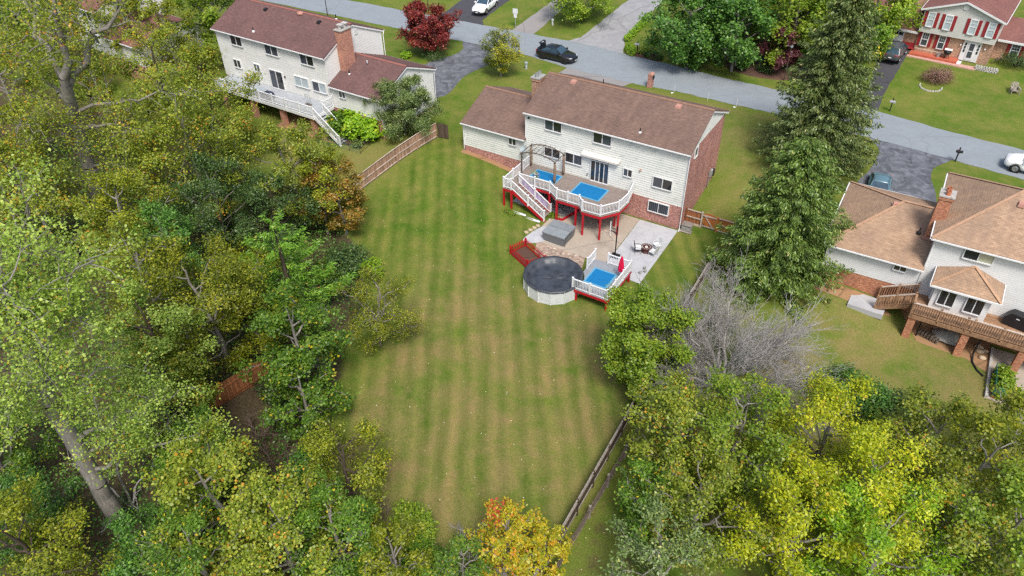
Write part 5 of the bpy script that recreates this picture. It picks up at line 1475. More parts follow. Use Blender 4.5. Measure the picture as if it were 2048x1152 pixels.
gable_roof(wh, 'roof_far', 'ridge_far', -6.48, .15, -.33, 8.3, 5.56, 7.3, ends=(False, True))

# ------------------------------------------------------------------ fences
_pk = {}
def board_mesh(mat, w=0.135, t=0.022):
    if (mat, w) not in _pk:
        _pk[(mat, w)] = MB().add([(-w / 2, -t / 2, 0), (w / 2, -t / 2, 0), (w / 2, t / 2, 0), (-w / 2, t / 2, 0), (-w / 2, -t / 2, .97), (w / 2, -t / 2, .97), (w / 2, t / 2, .97), (-w / 2, t / 2, .97),
                                  (-w * .28, -t / 2, 1), (w * .28, -t / 2, 1), (w * .28, t / 2, 1), (-w * .28, t / 2, 1)],
                                 [(3, 2, 1, 0), (0, 1, 5, 9, 8, 4), (2, 3, 7, 11, 10, 6), (1, 2, 6, 5), (3, 0, 4, 7), (5, 6, 10, 9), (7, 4, 8, 11), (8, 9, 10, 11)]).mesh('picket', mat)
    return _pk[(mat, w)]
def fence(name, label, pts, hh, mat, rail_mat, side=1, bay=2.4, post_mat=None, cap=None, rails=(0.25, 0.9, 1.55), gap=0.148):
    f = thing(name, label, 'fence')
    for i in range(len(pts) - 1):
        a, b = Vector(pts[i]), Vector(pts[i + 1])
        L = (b - a).length
        d = (b - a) / L
        nrm = Vector((d.y, -d.x)) * side
        nb = max(1, round(L / bay))
        gz = lambda p: float(h(p.x, p.y))
        for j in range(nb + 1):
            if j == 0 and i > 0: continue
            p = a + d * (L * j / nb)
            box('post', post_mat or mat, f, p.x - .05, p.x + .05, p.y - .05, p.y + .05, gz(p) - .2, gz(p) + hh + .03)
        for j in range(nb):
            p, q = a + d * (L * j / nb), a + d * (L * (j + 1) / nb)
            o = nrm * 0.0
            for rz_ in rails:
                bar('rail', rail_mat, f, (p.x, p.y, gz(p) + rz_), (q.x, q.y, gz(q) + rz_), 0.045, 0.085)
            if cap: bar('cap_rail', cap, f, (p.x, p.y, gz(p) + hh), (q.x, q.y, gz(q) + hh), 0.08, 0.03)
        n = int(L / gap)
        ang = math.atan2(d.y, d.x)
        me = board_mesh(mat)
        rr = random.Random(i + n)
        for k in range(n):
            p = a + d * (L * (k + .5) / n) - nrm * 0.036
            put('picket', me, f, Matrix.Translation((p.x, p.y, gz(p) + 0.06)) @ Matrix.Rotation(ang, 4, 'Z') @ Matrix.Rotation(rr.uniform(-.008, .008), 4, 'Y') @ Matrix.Diagonal((1, 1, hh - .06 + rr.uniform(-.015, .015), 1)))
    return f
fence('board_fence', 'long weathered board fence along the left side of the lawn', [(-25.2, 0.6), (-26.0, -4.5), (-26.7, -10.2), (-27.0, -15.5)], 1.6, 'fence_old', 'rail_pale', side=-1, cap='rail_pale', rails=(0.2, 0.85))
fence('board_fence', 'brown board fence end showing under the trees, lower left', [(-17.0, -28.9), (-17.9, -33.5), (-18.0, -38.5)], 1.75, 'cedar', 'cedar', side=-1, rails=(0.35, 1.3))
fence('board_fence', 'dark board fence with pale cap on the right of the lawn', [(4.15, -2.8), (4.3, -9.0), (4.9, -17.0), (5.2, -22.5), (5.55, -31.0), (5.8, -38.0)], 1.45, 'wood_dark', 'fence_grey', side=-1, cap='fence_grey', rails=(0.3, 1.15))
pr = thing('split_rail_fence', 'old grey split rail fence just right of the dark fence', 'fence')
for k in range(7):
    y0 = -21.5 - k * 2.4
    x0 = 6.05 + .03 * k
    box('post', 'fence_grey', pr, x0 - .06, x0 + .06, y0 - .06, y0 + .06, -.1, 1.15)
    for z in (.35, .7, 1.05): MB().tube([(x0, y0, z), (x0 + .05, y0 - 1.2, z + .03), (x0 + .03, y0 - 2.4, z)], .04, 6).obj('rail', 'log', pr)

gt = thing('fence_gate', 'orange cedar gate and fence beside the brick side of the middle house', 'gate')
gz0 = float(h(2.0, 1.12))
def boards(x0, x1, y, z0, z1, mat, arch_=0.0, n=None, thing_=gt):
    n = n or int((x1 - x0) / .145)
    for k in range(n):
        xa, xb = x0 + (x1 - x0) * k / n, x0 + (x1 - x0) * (k + 1) / n
        t = (k + .5) / n * 2 - 1
        box('board', mat, thing_, xa + .004, xb - .004, y, y + .022, z0, z1 + arch_ * (1 - t * t))
boards(0.12, 1.42, 1.17, gz0 + .05, gz0 + 1.42, 'cedar')
for z in (.12, .72, 1.38): bar('rail', 'rail_pale', gt, (0.1, 1.13, gz0 + z), (1.42, 1.13, gz0 + z), .05, .1)
bar('kick_board', 'rail_pale', gt, (0.1, 1.1, gz0 + .02), (1.4, 1.1, gz0 + .02), .03, .1)
for x in (0.1, 1.47): box('post', 'rail_pale' if x > 1 else 'cedar', gt, x - .06, x + .06, 1.05, 1.17, gz0 - .2, gz0 + 1.52)
boards(1.58, 2.66, 1.14, gz0 + .1, gz0 + 1.32, 'cedar_new', 0.16)
for z in (.2, 1.22): bar('gate_rail', 'rail_pale', gt, (1.56, 1.11, gz0 + z), (2.68, 1.11, gz0 + z), .04, .12)
bar('gate_brace', 'rail_pale', gt, (1.75, 1.105, gz0 + 1.15), (2.45, 1.105, gz0 + .27), .035, .09)
for z in (.35, 1.1): box('hinge', 'black', gt, 1.52, 1.75, 1.085, 1.1, gz0 + z, gz0 + z + .05)
box('post', 'cedar_new', gt, 2.72, 2.86, 1.04, 1.18, gz0 - .2, gz0 + 1.42)
boards(2.87, 4.2, 1.16, gz0 + .08, gz0 + 1.4, 'cedar_new')
for z in (.15, .72, 1.33): bar('rail', 'rail_pale', gt, (2.87, 1.12, gz0 + z), (4.2, 1.12, gz0 + z), .05, .09)
ga = thing('fence_gate', 'open dark gate leaf with arched top at the end of the left fence', 'gate', (-25.15, 0.7, float(h(-24.5, .5))), R(12))
boards(0.05, 1.15, 0, .08, 1.42, 'wood_dark', .18, thing_=ga)
for z in (.25, 1.25): bar('gate_rail', 'fence_old', ga, (.05, .045, z), (1.15, .045, z), .04, .1)
gb = thing('fence_gate', 'dark wooden gate between the garage wing and the left fence', 'gate', (-22.9, 2.3, float(h(-22.5, 2.0))), R(0))
boards(0.0, 1.35, 0, .06, 1.4, 'cedar', 0, thing_=gb)
for z in (.2, 1.2): bar('gate_rail', 'rail_pale', gb, (0, -.04, z), (1.35, -.04, z), .04, .1)
for x in (-.06, 1.41): box('post', 'rail_pale', gb, x - .05, x + .05, -.05, .05, -.2, 1.5)

# ------------------------------------------------------------------ vehicles
def car(label, cat, x, y, rz, paint, kind='sedan', scale=1.0, rim='rim', trunk_open=False, z=None):
    zz = float(h(x, y)) + 0.04 if z is None else z
    c = thing({'sedan': 'parked_car', 'suv': 'parked_suv'}[kind], label, cat, (x, y, zz), rz)
    c.scale = (scale,) * 3
    if kind == 'sedan':
        #      x     w    sill  belt  crown
        st = [(-2.34, .60, .42, .80, .86), (-2.26, .78, .30, .90, .96), (-1.95, .86, .24, .96, 1.02), (-1.35, .89, .22, .97, 1.00), (-.4, .90, .20, .94, .96), (.6, .90, .20, .92, .95), (1.0, .90, .20, .90, .98), (1.55, .88, .22, .82, .90), (2.0, .83, .25, .72, .80), (2.24, .70, .30, .62, .68), (2.34, .52, .38, .55, .58)]
        base = [(-1.82, .76, .985), (1.02, .78, .95)]
        top = [(-.98, .55, 1.40), (.12, .57, 1.42)]
        bp = -.42
        wheels, wr = (-1.38, 1.42), .335
    else:
        st = [(-2.22, .62, .50, .95, 1.0), (-2.16, .80, .36, 1.02, 1.06), (-1.8, .88, .28, 1.06, 1.08), (-1.0, .90, .26, 1.05, 1.06), (0, .91, .25, 1.03, 1.05), (.8, .91, .25, 1.02, 1.06), (1.15, .90, .26, 1.0, 1.08), (1.6, .88, .28, .94, 1.02), (2.0, .82, .32, .84, .92), (2.2, .68, .40, .72, .78), (2.26, .50, .48, .66, .68)]
        base = [(-2.1, .78, 1.06), (1.18, .80, 1.05)]
        top = [(-1.72, .60, 1.62), (.25, .62, 1.63)]
        bp = -.35
        wheels, wr = (-1.33, 1.36), .37
    # body shell: lofted sections
    m = MB()
    NP = 13
    for (sx, w, s, b, cr) in st:
        half = [(w * .80, s), (w * .97, s + .08), (w, s + (b - s) * .45), (w * .985, s + (b - s) * .72), (w * .93, b), (w * .55, b + (cr - b) * .75), (0, cr)]
        ring = [(-yy, zz_) for yy, zz_ in half] + [(yy, zz_) for yy, zz_ in half[::-1][1:]]
        m.v += [(sx, yy, zz_) for yy, zz_ in ring]
    ns = len(st)
    for i in range(ns - 1):
        for k in range(NP - 1):
            m.f.append((i * NP + k, (i + 1) * NP + k, (i + 1) * NP + k + 1, i * NP + k + 1))
        m.f.append((i * NP + NP - 1, (i + 1) * NP + NP - 1, (i + 1) * NP, i * NP))
    m.f.append(tuple(range(NP))); m.f.append(tuple(range(ns * NP - 1, (ns - 1) * NP - 1, -1)))
    m.obj('body', paint, c, True)
    # glasshouse
    (bx0, bw0, bz0), (bx1, bw1, bz1) = base
    (tx0, tw0, tz0), (tx1, tw1, tz1) = top
    g = MB().add([(bx0, -bw0, bz0 - .06), (bx1, -bw1, bz1 - .06), (bx1, bw1, bz1 - .06), (bx0, bw0, bz0 - .06), (tx0, -tw0, tz0), (tx1, -tw1, tz1), (tx1, tw1, tz1), (tx0, tw0, tz0)],
                 [(0, 1, 5, 4), (1, 2, 6, 5), (2, 3, 7, 6), (3, 0, 4, 7), (4, 5, 6, 7)])
    g.obj('windows', 'car_glass', c)
    r = MB()
    for i, t in enumerate(np.linspace(0, 1, 6)):
        xx = tx0 - .06 + (tx1 - tx0 + .14) * t
        w = tw0 + (tw1 - tw0) * t
        crn = .035 * (1 - (2 * t - 1) ** 2)
        r.v += [(xx, -w - .05, tz0 - .03), (xx, -w * .8, tz0 + .025 + crn), (xx, 0, tz0 + .045 + crn), (xx, w * .8, tz0 + .025 + crn), (xx, w + .05, tz0 - .03)]
    for i in range(5):
        for k in range(4): r.f.append((i * 5 + k, (i + 1) * 5 + k, (i + 1) * 5 + k + 1, i * 5 + k + 1))
    r.f += [(0, 1, 2, 3, 4), (29, 28, 27, 26, 25)]
    r.obj('roof', paint, c, True)
    for sy in (-1, 1):
        for (p, q, t) in [((bx0, sy * (bw0 + .01), bz0 - .05), (tx0, sy * (tw0 + .015), tz0), .09), ((bx1, sy * (bw1 + .01), bz1 - .05), (tx1, sy * (tw1 + .015), tz1), .07), ((bp, sy * .785, bz0 - .05), (bp + .02, sy * (tw0 + .02), tz0), .06)]:
            bar('pillar', paint, c, p, q, t, .035)
        box('mirror', paint, c, bx1 - .42, bx1 - .24, sy * .98 - .09, sy * .98 + .09, bz1 + .0, bz1 + .14)
        for wx in wheels:
            o = put('wheel', None, c, Matrix.Translation((wx, sy * (.80 if kind == 'sedan' else .82), wr)) @ Matrix.Rotation(R(90), 4, 'X'))
            bpy.data.objects.remove(o)
            wm = MB().lathe([(wr * .62, -.11), (wr * .93, -.11), (wr, -.07), (wr, .07), (wr * .93, .11), (wr * .62, .11)], 20, (0, 0), False).mesh('tyre', 'rubber', True)
            wo = put('wheel', wm, c, Matrix.Translation((wx, sy * .81, wr)) @ Matrix.Rotation(R(90), 4, 'X'))
            rm = MB().lathe([(wr * .62, -.10), (wr * .60, -.07), (wr * .2, -.05), (.02, -.06)], 20, (0, 0), False)
            rm.lathe([(wr * .62, .10), (wr * .60, .07), (wr * .2, .05), (.02, .06)], 20, (0, 0), False)
            for k in range(5):
                t = 2 * math.pi * k / 5
                for sg in (-1, 1):
                    rm.obox((.03 * math.cos(t), .03 * math.sin(t), sg * .075), (wr * .6 * math.cos(t), wr * .6 * math.sin(t), sg * .09), .06, .02)
            put('rim', rm.mesh('rim', rim), wo)
            # dark wheel arch
            am = MB().lathe([(wr * 1.16, -.03), (wr * 1.16, .03), (wr * .9, .03), (wr * .9, -.03)], 20, (0, 0), False)
            put('wheel_arch', am.mesh('wheel_arch', 'rubber'), c, Matrix.Translation((wx, sy * .885, wr)) @ Matrix.Rotation(R(90), 4, 'X'))
        fx = st[-2][0] - .14
        fz = st[-2][3]
        bar('headlamp', 'lamp_clear', c, (fx + .06, sy * .50, fz + .02), (fx - .10, sy * .76, fz + .06), .12, .11)
        rx = st[1][0]
        bar('tail_lamp', 'lamp_red', c, (rx - .04, sy * .45, st[1][3] - .08), (rx + .06, sy * .80, st[1][3] - .06), .10, .13)
        box('door_line', 'rubber', c, bp - .008, bp + .008, sy * .897 - .008, sy * .897 + .008, .32, .92)
        box('door_handle', paint, c, bp - .25, bp - .1, sy * .90 - .02, sy * .90 + .02, .80, .84)
    box('grille', 'black', c, st[-2][0] - .02, st[-1][0] + .015, -.42, .42, st[-1][2] + .02, st[-1][2] + .14)
    box('front_plate', 'white_plastic', c, st[-1][0] + .01, st[-1][0] + .03, -.15, .15, st[-1][2] - .06, st[-1][2] + .02)
    box('rear_plate', 'white_plastic', c, st[0][0] - .03, st[0][0] - .005, -.16, .16, .62, .72)
    if trunk_open:
        put('boot_lid', MB().add([(0, -.62, 0), (0, .62, 0), (-.5, .60, .04), (-.5, -.60, .04), (-.62, -.58, -.18), (-.62, .58, -.18)], [(0, 1, 2, 3), (3, 2, 5, 4)]).mesh('boot_lid', paint), c, Matrix.Translation((-1.78, 0, 1.03)) @ Matrix.Rotation(R(82), 4, 'Y'))
        box('boot_floor', 'black', c, -2.2, -1.8, -.55, .55, .97, 1.035)
        box('number_plate', 'white_plastic', c, -1.86, -1.82, -.17, .17, 1.46, 1.6)
    return c
car('black sedan with its boot open at the kerb behind the middle house', 'car', -23.85, 22.25, R(-2), 'car_black', 'sedan', 1.04, 'rim_dark', True)
car('white sedan parked nose out in the dark driveway at the top', 'car', -39.55, 31.4, R(-83), 'car_white', 'sedan', 1.06)
car('white sport utility car entering at the right edge of the street', 'car', 24.15, 20.55, R(178), 'car_white', 'suv', 1.08)
car('teal blue hatchback in the driveway behind the tan garage roof', 'car', 13.2, 10.75, R(-84), 'car_teal', 'sedan', 1.0)
car('charcoal estate car parked by the white garage door, top right', 'car', 9.25, 38.6, R(86), 'car_grey', 'suv', 1.0)

# ------------------------------------------------------------------ street furniture
def gnd(x, y): return (x, y, float(h(x, y)))
def mailbox(label, x, y, rz=0, hh=1.15, white=False):
    b = thing('mailbox', label, 'mailbox', gnd(x, y), rz, 'post mounted mailboxes')
    box('post', 'black', b, -.05, .05, -.05, .05, -.1, hh + .28)
    m = MB()
    pr = [(-.1, 0), (.1, 0), (.1, .12), (.07, .19), (0, .22), (-.07, .19), (-.1, .12)]
    m.add([(a, -.27, hh + z) for a, z in pr] + [(a, .27, hh + z) for a, z in pr], [tuple(range(6, -1, -1)), tuple(range(7, 14))] + [(i, (i + 1) % 7, (i + 1) % 7 + 7, i + 7) for i in range(7)])
    m.obj('box', 'steel' if white else 'black', b, loc=(-.18, 0, -.12))
    bar('arm', 'black', b, (-.3, 0, hh - .14), (.1, 0, hh - .14), .07, .05)
    box('flag', 'red', b, -.065, -.055, .05, .2, hh + .02, hh + .08)
mailbox('black mailbox on a post between the black car and the dark driveway', -28.1, 20.9, 0, 1.25)
mailbox('grey mailbox on a black post behind the yellow green hedge', -16.6, 28.3, R(90), 1.15, True)
mailbox('black mailbox on a post at the right hand driveway mouth', 18.1, 19.35, R(100), 1.1)
mailbox('dark mailbox with pale top on the far lawn near the spruce', 11.25, 27.0, R(95), 1.1, True)
bp_ = thing('brick_mailbox', 'red brick mailbox pillar beside the middle driveway', 'mailbox', gnd(-11.65, 20.55))
box('pillar', 'brick_main', bp_, -.24, .24, -.3, .3, -.1, 1.35)
MB().add([(-.27, -.33, 1.35), (.27, -.33, 1.35), (.27, .33, 1.35), (-.27, .33, 1.35), (-.27, -.33, 1.45), (.27, -.33, 1.45), (.27, .33, 1.45), (-.27, .33, 1.45), (0, -.33, 1.58), (0, .33, 1.58)], [(3, 2, 1, 0), (0, 1, 5, 8, 4), (2, 3, 7, 9, 6), (1, 2, 6, 5), (3, 0, 4, 7), (5, 6, 9, 8), (7, 4, 8, 9)]).obj('cap', 'vent_pink', bp_)
box('mail_door', 'black', bp_, .24, .36, -.14, .16, 1.0, 1.26)
sg = thing('street_sign', 'grey backed road sign on a steel post beside the footpath', 'sign', gnd(-33.05, 28.3), R(20))
MB().tube([(0, 0, -.1), (0, 0, 2.3)], .04, 8).obj('post', 'steel', sg)
box('panel', 'sign', sg, -.32, .32, -.06, -.04, 1.85, 2.45)
box('panel', 'sign', sg, -.2, .2, -.06, -.04, 1.35, 1.82)
ub = thing('utility_pedestal', 'pale green utility pedestal on the lawn by the grey driveway', 'utility box', gnd(-29.2, 30.9))
MB().lathe([(.13, 0), (.13, .6), (.17, .6), (.17, .72), (.08, .78)], 12).obj('cabinet', 'sign', ub)
ub2 = thing('utility_pedestal', 'pale blue utility pedestal on the lawn behind the brick chimney', 'utility box', gnd(-25.55, 18.2))
MB().lathe([(.14, 0), (.14, .62), (.18, .62), (.18, .76), (.06, .8)], 12).obj('cabinet', 'dish', ub2)
def lamp_post(label, x, y, hh):
    l = thing('lamp_post', label, 'street lamp', gnd(x, y))
    MB().tube([(0, 0, -.1), (0, 0, hh)], [.06, .045], 8).obj('pole', 'wood_dark', l)
    MB().lathe([(.05, hh), (.16, hh + .08), (.2, hh + .32), (.22, hh + .34)], 10).obj('lantern', 'glass_blind', l)
    MB().lathe([(.23, hh + .34), (.12, hh + .44), (.02, hh + .48)], 10).obj('cap', 'black', l)
lamp_post('black street lamp behind the maroon roof ridge', -57.0, 20.3, 3.3)
lamp_post('street lamp on a slim post in front of the purple tree', 0.2, 28.9, 3.6)
lamp_post('street lamp rising behind the red maple', -46.2, 27.9, 3.2)
for k, (x, y) in enumerate([(-8.9, 20.4), (-5.2, 20.3), (-2.2, 20.35)]):
    mk = thing('curb_marker', ['thin white marker stake nearest the brick mailbox', 'thin white marker stake in the middle of the kerb row', 'thin white marker stake nearest the spruce'][k], 'stake', gnd(x, y), 0, 'marker stakes along the kerb')
    MB().tube([(0, 0, 0), (.03, .02, .9)], .018, 5).obj('rod', 'white_plastic', mk)
    if k != 1: MB().lathe([(.13, 0), (.12, .04), (.05, .06)], 9, (-.15, -.1)).obj('reflector_base', 'white_plastic', mk)
ac = thing('wooden_chair', 'grey slatted garden chair on the far right lawn', 'chair', gnd(21.3, 35.6), R(20))
for k in range(5): box('seat_slat', 'fence_grey', ac, -.3, .3, -.3 + k * .12, -.2 + k * .12, .33 - .02 * k, .36 - .02 * k)
for k in range(5): bar('back_slat', 'fence_grey', ac, (-.26 + k * .13, .28, .28), (-.3 + k * .15, .58, 1.0 - .04 * abs(k - 2)), .1, .02)
for sx in (-.36, .36):
    box('arm', 'fence_grey', ac, sx - .07, sx + .07, -.35, .35, .55, .58)
    for y in (-.28, .28): box('leg', 'fence_grey', ac, sx - .04, sx + .04, y - .04, y + .04, 0, .55)
kb = thing('kids_bicycle', 'dark bicycle leaning by the evergreen shrub, top right', 'bicycle', pcl(2.6, 1.0, float(h(19, 41))), R(30))
for sx in (-.4, .4): MB().tube([(sx + .25 * math.cos(t), 0, .27 + .25 * math.sin(t)) for t in np.linspace(0, 2 * math.pi, 15)], .025, 5, False).obj('wheel', 'rubber', kb)
f_ = MB()
for p, q in [((-.4, .27), (-.1, .62)), ((-.4, .27), (0, .27)), ((0, .27), (-.1, .7)), ((-.1, .6), (.28, .62)), ((0, .27), (.28, .6)), ((.4, .27), (.26, .75))]: f_.tube([(p[0], 0, p[1]), (q[0], 0, q[1])], .022, 5)
f_.obj('frame', 'navy', kb)
rs = thing('rock_ring', 'ring of pale edging stones round the brown shrub on the far lawn', 'edging', gnd(13.9, 33.6))
for k in range(16):
    t = math.pi * (.95 + 1.1 * k / 15)
    x, y = 1.05 * math.cos(t), .95 * math.sin(t)
    MB().add([(-.11, -.07, 0), (.11, -.07, 0), (.11, .07, 0), (-.11, .07, 0), (-.09, -.05, .12), (.09, -.05, .11), (.09, .05, .12), (-.09, .05, .12)], [(4, 5, 6, 7), (0, 1, 5, 4), (1, 2, 6, 5), (2, 3, 7, 6), (3, 0, 4, 7)]).obj('edging_stone', 'stone', rs).matrix_basis = Matrix.Translation((x, y, float(h(13.9 + x, 33.6 + y)) - float(h(13.9, 33.6)))) @ Matrix.Rotation(t + math.pi / 2, 4, 'Z')

# fenced vegetable bed behind the left house
vg = thing('garden_enclosure', 'wire mesh enclosure around the leafy vegetable bed', 'fence')
VB = [(-35.3, -5.2), (-30.2, -4.9), (-30.4, -0.6), (-35.9, -1.0)]
for i in range(3):
    a, b = VB[i], VB[i + 1]
    L = math.dist(a, b)
    n = max(2, round(L / 1.3))
    for k in range(n + (i == 2)):
        x, y = a[0] + (b[0] - a[0]) * k / n, a[1] + (b[1] - a[1]) * k / n
        z = float(h(x, y))
        MB().tube([(x, y, z), (x, y, z + .85)], .018, 5).obj('stake', 'black', vg)
    m = MB()
    for j in range(5):
        za, zb_ = float(h(*a)), float(h(*b))
        m.tube([(a[0], a[1], za + .08 + j * .17), (b[0], b[1], zb_ + .08 + j * .17)], .006, 3, False)
    for k in range(int(L / .18)):
        t = k * .18 / L
        x, y = a[0] + (b[0] - a[0]) * t, a[1] + (b[1] - a[1]) * t
        z = float(h(x, y)); m.tube([(x, y, z + .05), (x, y, z + .78)], .005, 3, False)
    m.obj('mesh_panel', 'net' if i == 0 else 'black', vg)
rb = thing('raised_bed', 'dark timber raised bed under the leafy vegetables', 'planter')
BB = [(-34.7, -4.5), (-30.8, -4.2), (-31.0, -1.4), (-34.9, -1.5)]
for i in range(4):
    a, b = BB[i], BB[(i + 1) % 4]
    bar('timber', 'wood_dark', rb, (*a, float(h(*a)) + .12), (*b, float(h(*b)) + .12), .08, .32)
sheet('bed_soil', BB, 'mulch', 0.1, 1.0, parent=rb)

# ------------------------------------------------------------------ vegetation
def np_mesh(name, V, Q, mat, tint=None, smooth=False):
    me = bpy.data.meshes.new(name)
    n, f = len(V), len(Q)
    me.vertices.add(n)
    me.vertices.foreach_set('co', np.ascontiguousarray(V, np.float32).reshape(-1))
    me.loops.add(f * 4)
    me.loops.foreach_set('vertex_index', np.ascontiguousarray(Q, np.int32).reshape(-1))
    me.polygons.add(f)
    me.polygons.foreach_set('loop_start', np.arange(0, f * 4, 4, dtype=np.int32))
    if smooth: me.polygons.foreach_set('use_smooth', np.ones(f, bool))
    me.update(calc_edges=True)
    if tint is not None:
        a = me.attributes.new('tint', 'FLOAT_COLOR', 'FACE')
        c = np.ones((f, 4), np.float32)
        c[:, 0] = tint
        a.data.foreach_set('color', c.reshape(-1))
    me.materials.append(MAT[mat] if isinstance(mat, str) else mat)
    return me

def nz(v):
    return v / np.maximum(np.linalg.norm(v, axis=-1, keepdims=True), 1e-9)

def tubes_np(segs, sides):
    S = np.array(segs, float)
    p0, p1, r0, r1 = S[:, :3], S[:, 3:6], S[:, 6], S[:, 7]
    d = nz(p1 - p0)
    ref = np.where(np.abs(d[:, 2:3]) > 0.9, [[1.0, 0, 0]], [[0, 0, 1.0]])
    a = nz(np.cross(d, ref)); b = np.cross(d, a)
    t = 2 * np.pi * np.arange(sides) / sides
    cs = np.cos(t)[None, :, None] * a[:, None] + np.sin(t)[None, :, None] * b[:, None]
    V = np.concatenate([p0[:, None] + cs * r0[:, None, None], p1[:, None] + cs * r1[:, None, None]], 1)
    k = np.arange(sides); k2 = (k + 1) % sides
    q = np.stack([k, k2, k2 + sides, k + sides], -1)
    Q = q[None] + (np.arange(len(S)) * 2 * sides)[:, None, None]
    return V.reshape(-1, 3), Q.reshape(-1, 4)

def leaf_np(rng, anchors, n, spread, L, W, up=1.1, droop=0.0, axis=None, flat=0.6, ctint=0.21, ltint=0.15, bias=None, out=None):
    """n folded leaf blades scattered about each anchor"""
    K = len(anchors)
    A = np.repeat(anchors, n, 0)
    N = len(A)
    off = rng.normal(0, 1, (N, 3)) * spread * np.array([1, 1, 0.75])
    P = A + off
    ax = rng.normal(0, 1, (N, 3)); ax[:, 2] *= flat
    if axis is not None: ax = nz(ax) * 0.6 + np.repeat(axis, n, 0)
    ax[:, 2] -= droop
    ax = nz(ax)
    nr = rng.normal(0, 1, (N, 3)) * (0.75 if out is None else 0.5); nr[:, 2] += up
    if out is not None: nr = nr + np.repeat(out, n, 0) * 0.75 + off / (np.linalg.norm(off, axis=1, keepdims=True) + 1e-6) * 0.35
    b = nz(np.cross(nr, ax)); nr = np.cross(ax, b)
    s = rng.uniform(0.65, 1.25, (N, 1))
    Ls, Ws = L * s, W * s
    p0 = P - ax * Ls * 0.5
    p2 = P + ax * Ls * 0.5
    lift = nr * Ws * 0.22
    p1 = P + b * Ws * 0.5 + lift + ax * Ls * 0.06
    p3 = P - b * Ws * 0.5 + lift + ax * Ls * 0.06
    V = np.stack([p0, p1, p2, p3], 1).reshape(-1, 3)
    Q = np.arange(N * 4).reshape(-1, 4)
    c = rng.normal(0, 1, K) * ctint
    if bias is not None: c = c + bias
    t = np.clip(0.45 + np.repeat(c, n) + rng.normal(0, ltint, N), 0, 1)
    return V, Q, t

def curve_pts(rng, a, b, n, bow, noise):
    t = np.linspace(0, 1, n)[:, None]
    p = a + (b - a) * t
    p[:, 2] += bow * np.sin(np.pi * t[:, 0])
    L = np.linalg.norm(b - a)
    p[1:-1] += rng.normal(0, noise * L, (n - 2, 3))
    return p

def add_poly(segs, p, r0, r1, power=1.0):
    n = len(p)
    rr = r1 + (r0 - r1) * (1 - np.linspace(0, 1, n)) ** power
    for i in range(n - 1):
        segs.append((*p[i], *p[i + 1], rr[i], rr[i + 1]))

def skeleton(rng, H, Rr, cb, tr, nl, ns, shape='round', lean=(0, 0), fork=None):
    big, small, anchors = [], [], []
    zt = H * (0.86 if shape != 'vase' else 0.5)
    n = 9
    tp = np.zeros((n, 3))
    t = np.linspace(0, 1, n)
    tp[:, 2] = zt * t - 0.3 * (t == 0)
    wig = np.cumsum(rng.normal(0, 0.012 * H, (n, 2)), 0) * t[:, None]
    tp[:, :2] = wig + np.outer(t ** 1.3, lean)
    add_poly(big, tp, tr, tr * 0.22, 0.8)
    def trunk(z):
        return np.array([np.interp(z, tp[:, 2], tp[:, k]) for k in range(3)])
    zc, hz = (cb + H) / 2, (H - cb) / 2
    for i in range(nl):
        f = (i + 0.5) / nl
        az = i * 2.39996 + rng.uniform(-.4, .4)
        ze = cb + (H - cb) * np.clip(f ** 0.85 * 0.98 + rng.normal(0, .05), .04, .98)
        if shape == 'cone': re = Rr * (1 - (ze - cb) / (H - cb)) ** 0.75 + 0.15
        else: re = Rr * math.sqrt(max(0.05, 1 - ((ze - zc) / hz) ** 2))
        re *= rng.uniform(.72, 1.08)
        z0 = min(zt * .97, max(cb * .55, ze - re * rng.uniform(.45, .8)))
        if shape == 'vase': z0 = rng.uniform(.15, 1) * zt
        a = trunk(z0)
        e = np.array([tp[-1, 0] * .7 + re * math.cos(az), tp[-1, 1] * .7 + re * math.sin(az), ze])
        L = np.linalg.norm(e - a)
        p = curve_pts(rng, a, e, 7, L * rng.uniform(-.02, .10), .035)
        r0 = max(.02, tr * rng.uniform(.28, .5) * min(1, L / Rr))
        add_poly(big, p, r0, .012, .9)
        for j in range(ns):
            u = rng.uniform(.25, 1.0) ** .8
            ii = u * 6; k = min(5, int(ii))
            s0 = p[k] + (p[k + 1] - p[k]) * (ii - k)
            dv = nz((p[k + 1] - p[k])[None])[0] * .7 + nz(rng.normal(0, 1, (1, 3)))[0] * .95
            dv[2] += .12
            Ls = L * rng.uniform(.22, .42) * (1.15 - .45 * u)
            s1 = s0 + nz(dv[None])[0] * Ls
            if s1[2] < cb * .5: s1[2] = cb * .5 + rng.uniform(0, .3)
            q = curve_pts(rng, s0, s1, 4, Ls * .06, .06)
            add_poly(small, q, max(.018, r0 * .34), .010)
            anchors += [q[2], q[3], q[3] * .5 + q[2] * .5]
            for w in range(3):
                b0 = q[rng.integers(1, 4)]
                b1 = b0 + nz(rng.normal(0, 1, (1, 3)) + [[0, 0, .15]])[0] * Ls * rng.uniform(.18, .36)
                small.append((*b0, *b1, .014, .006))
                anchors.append(b1)
    return big, small, np.array(anchors)

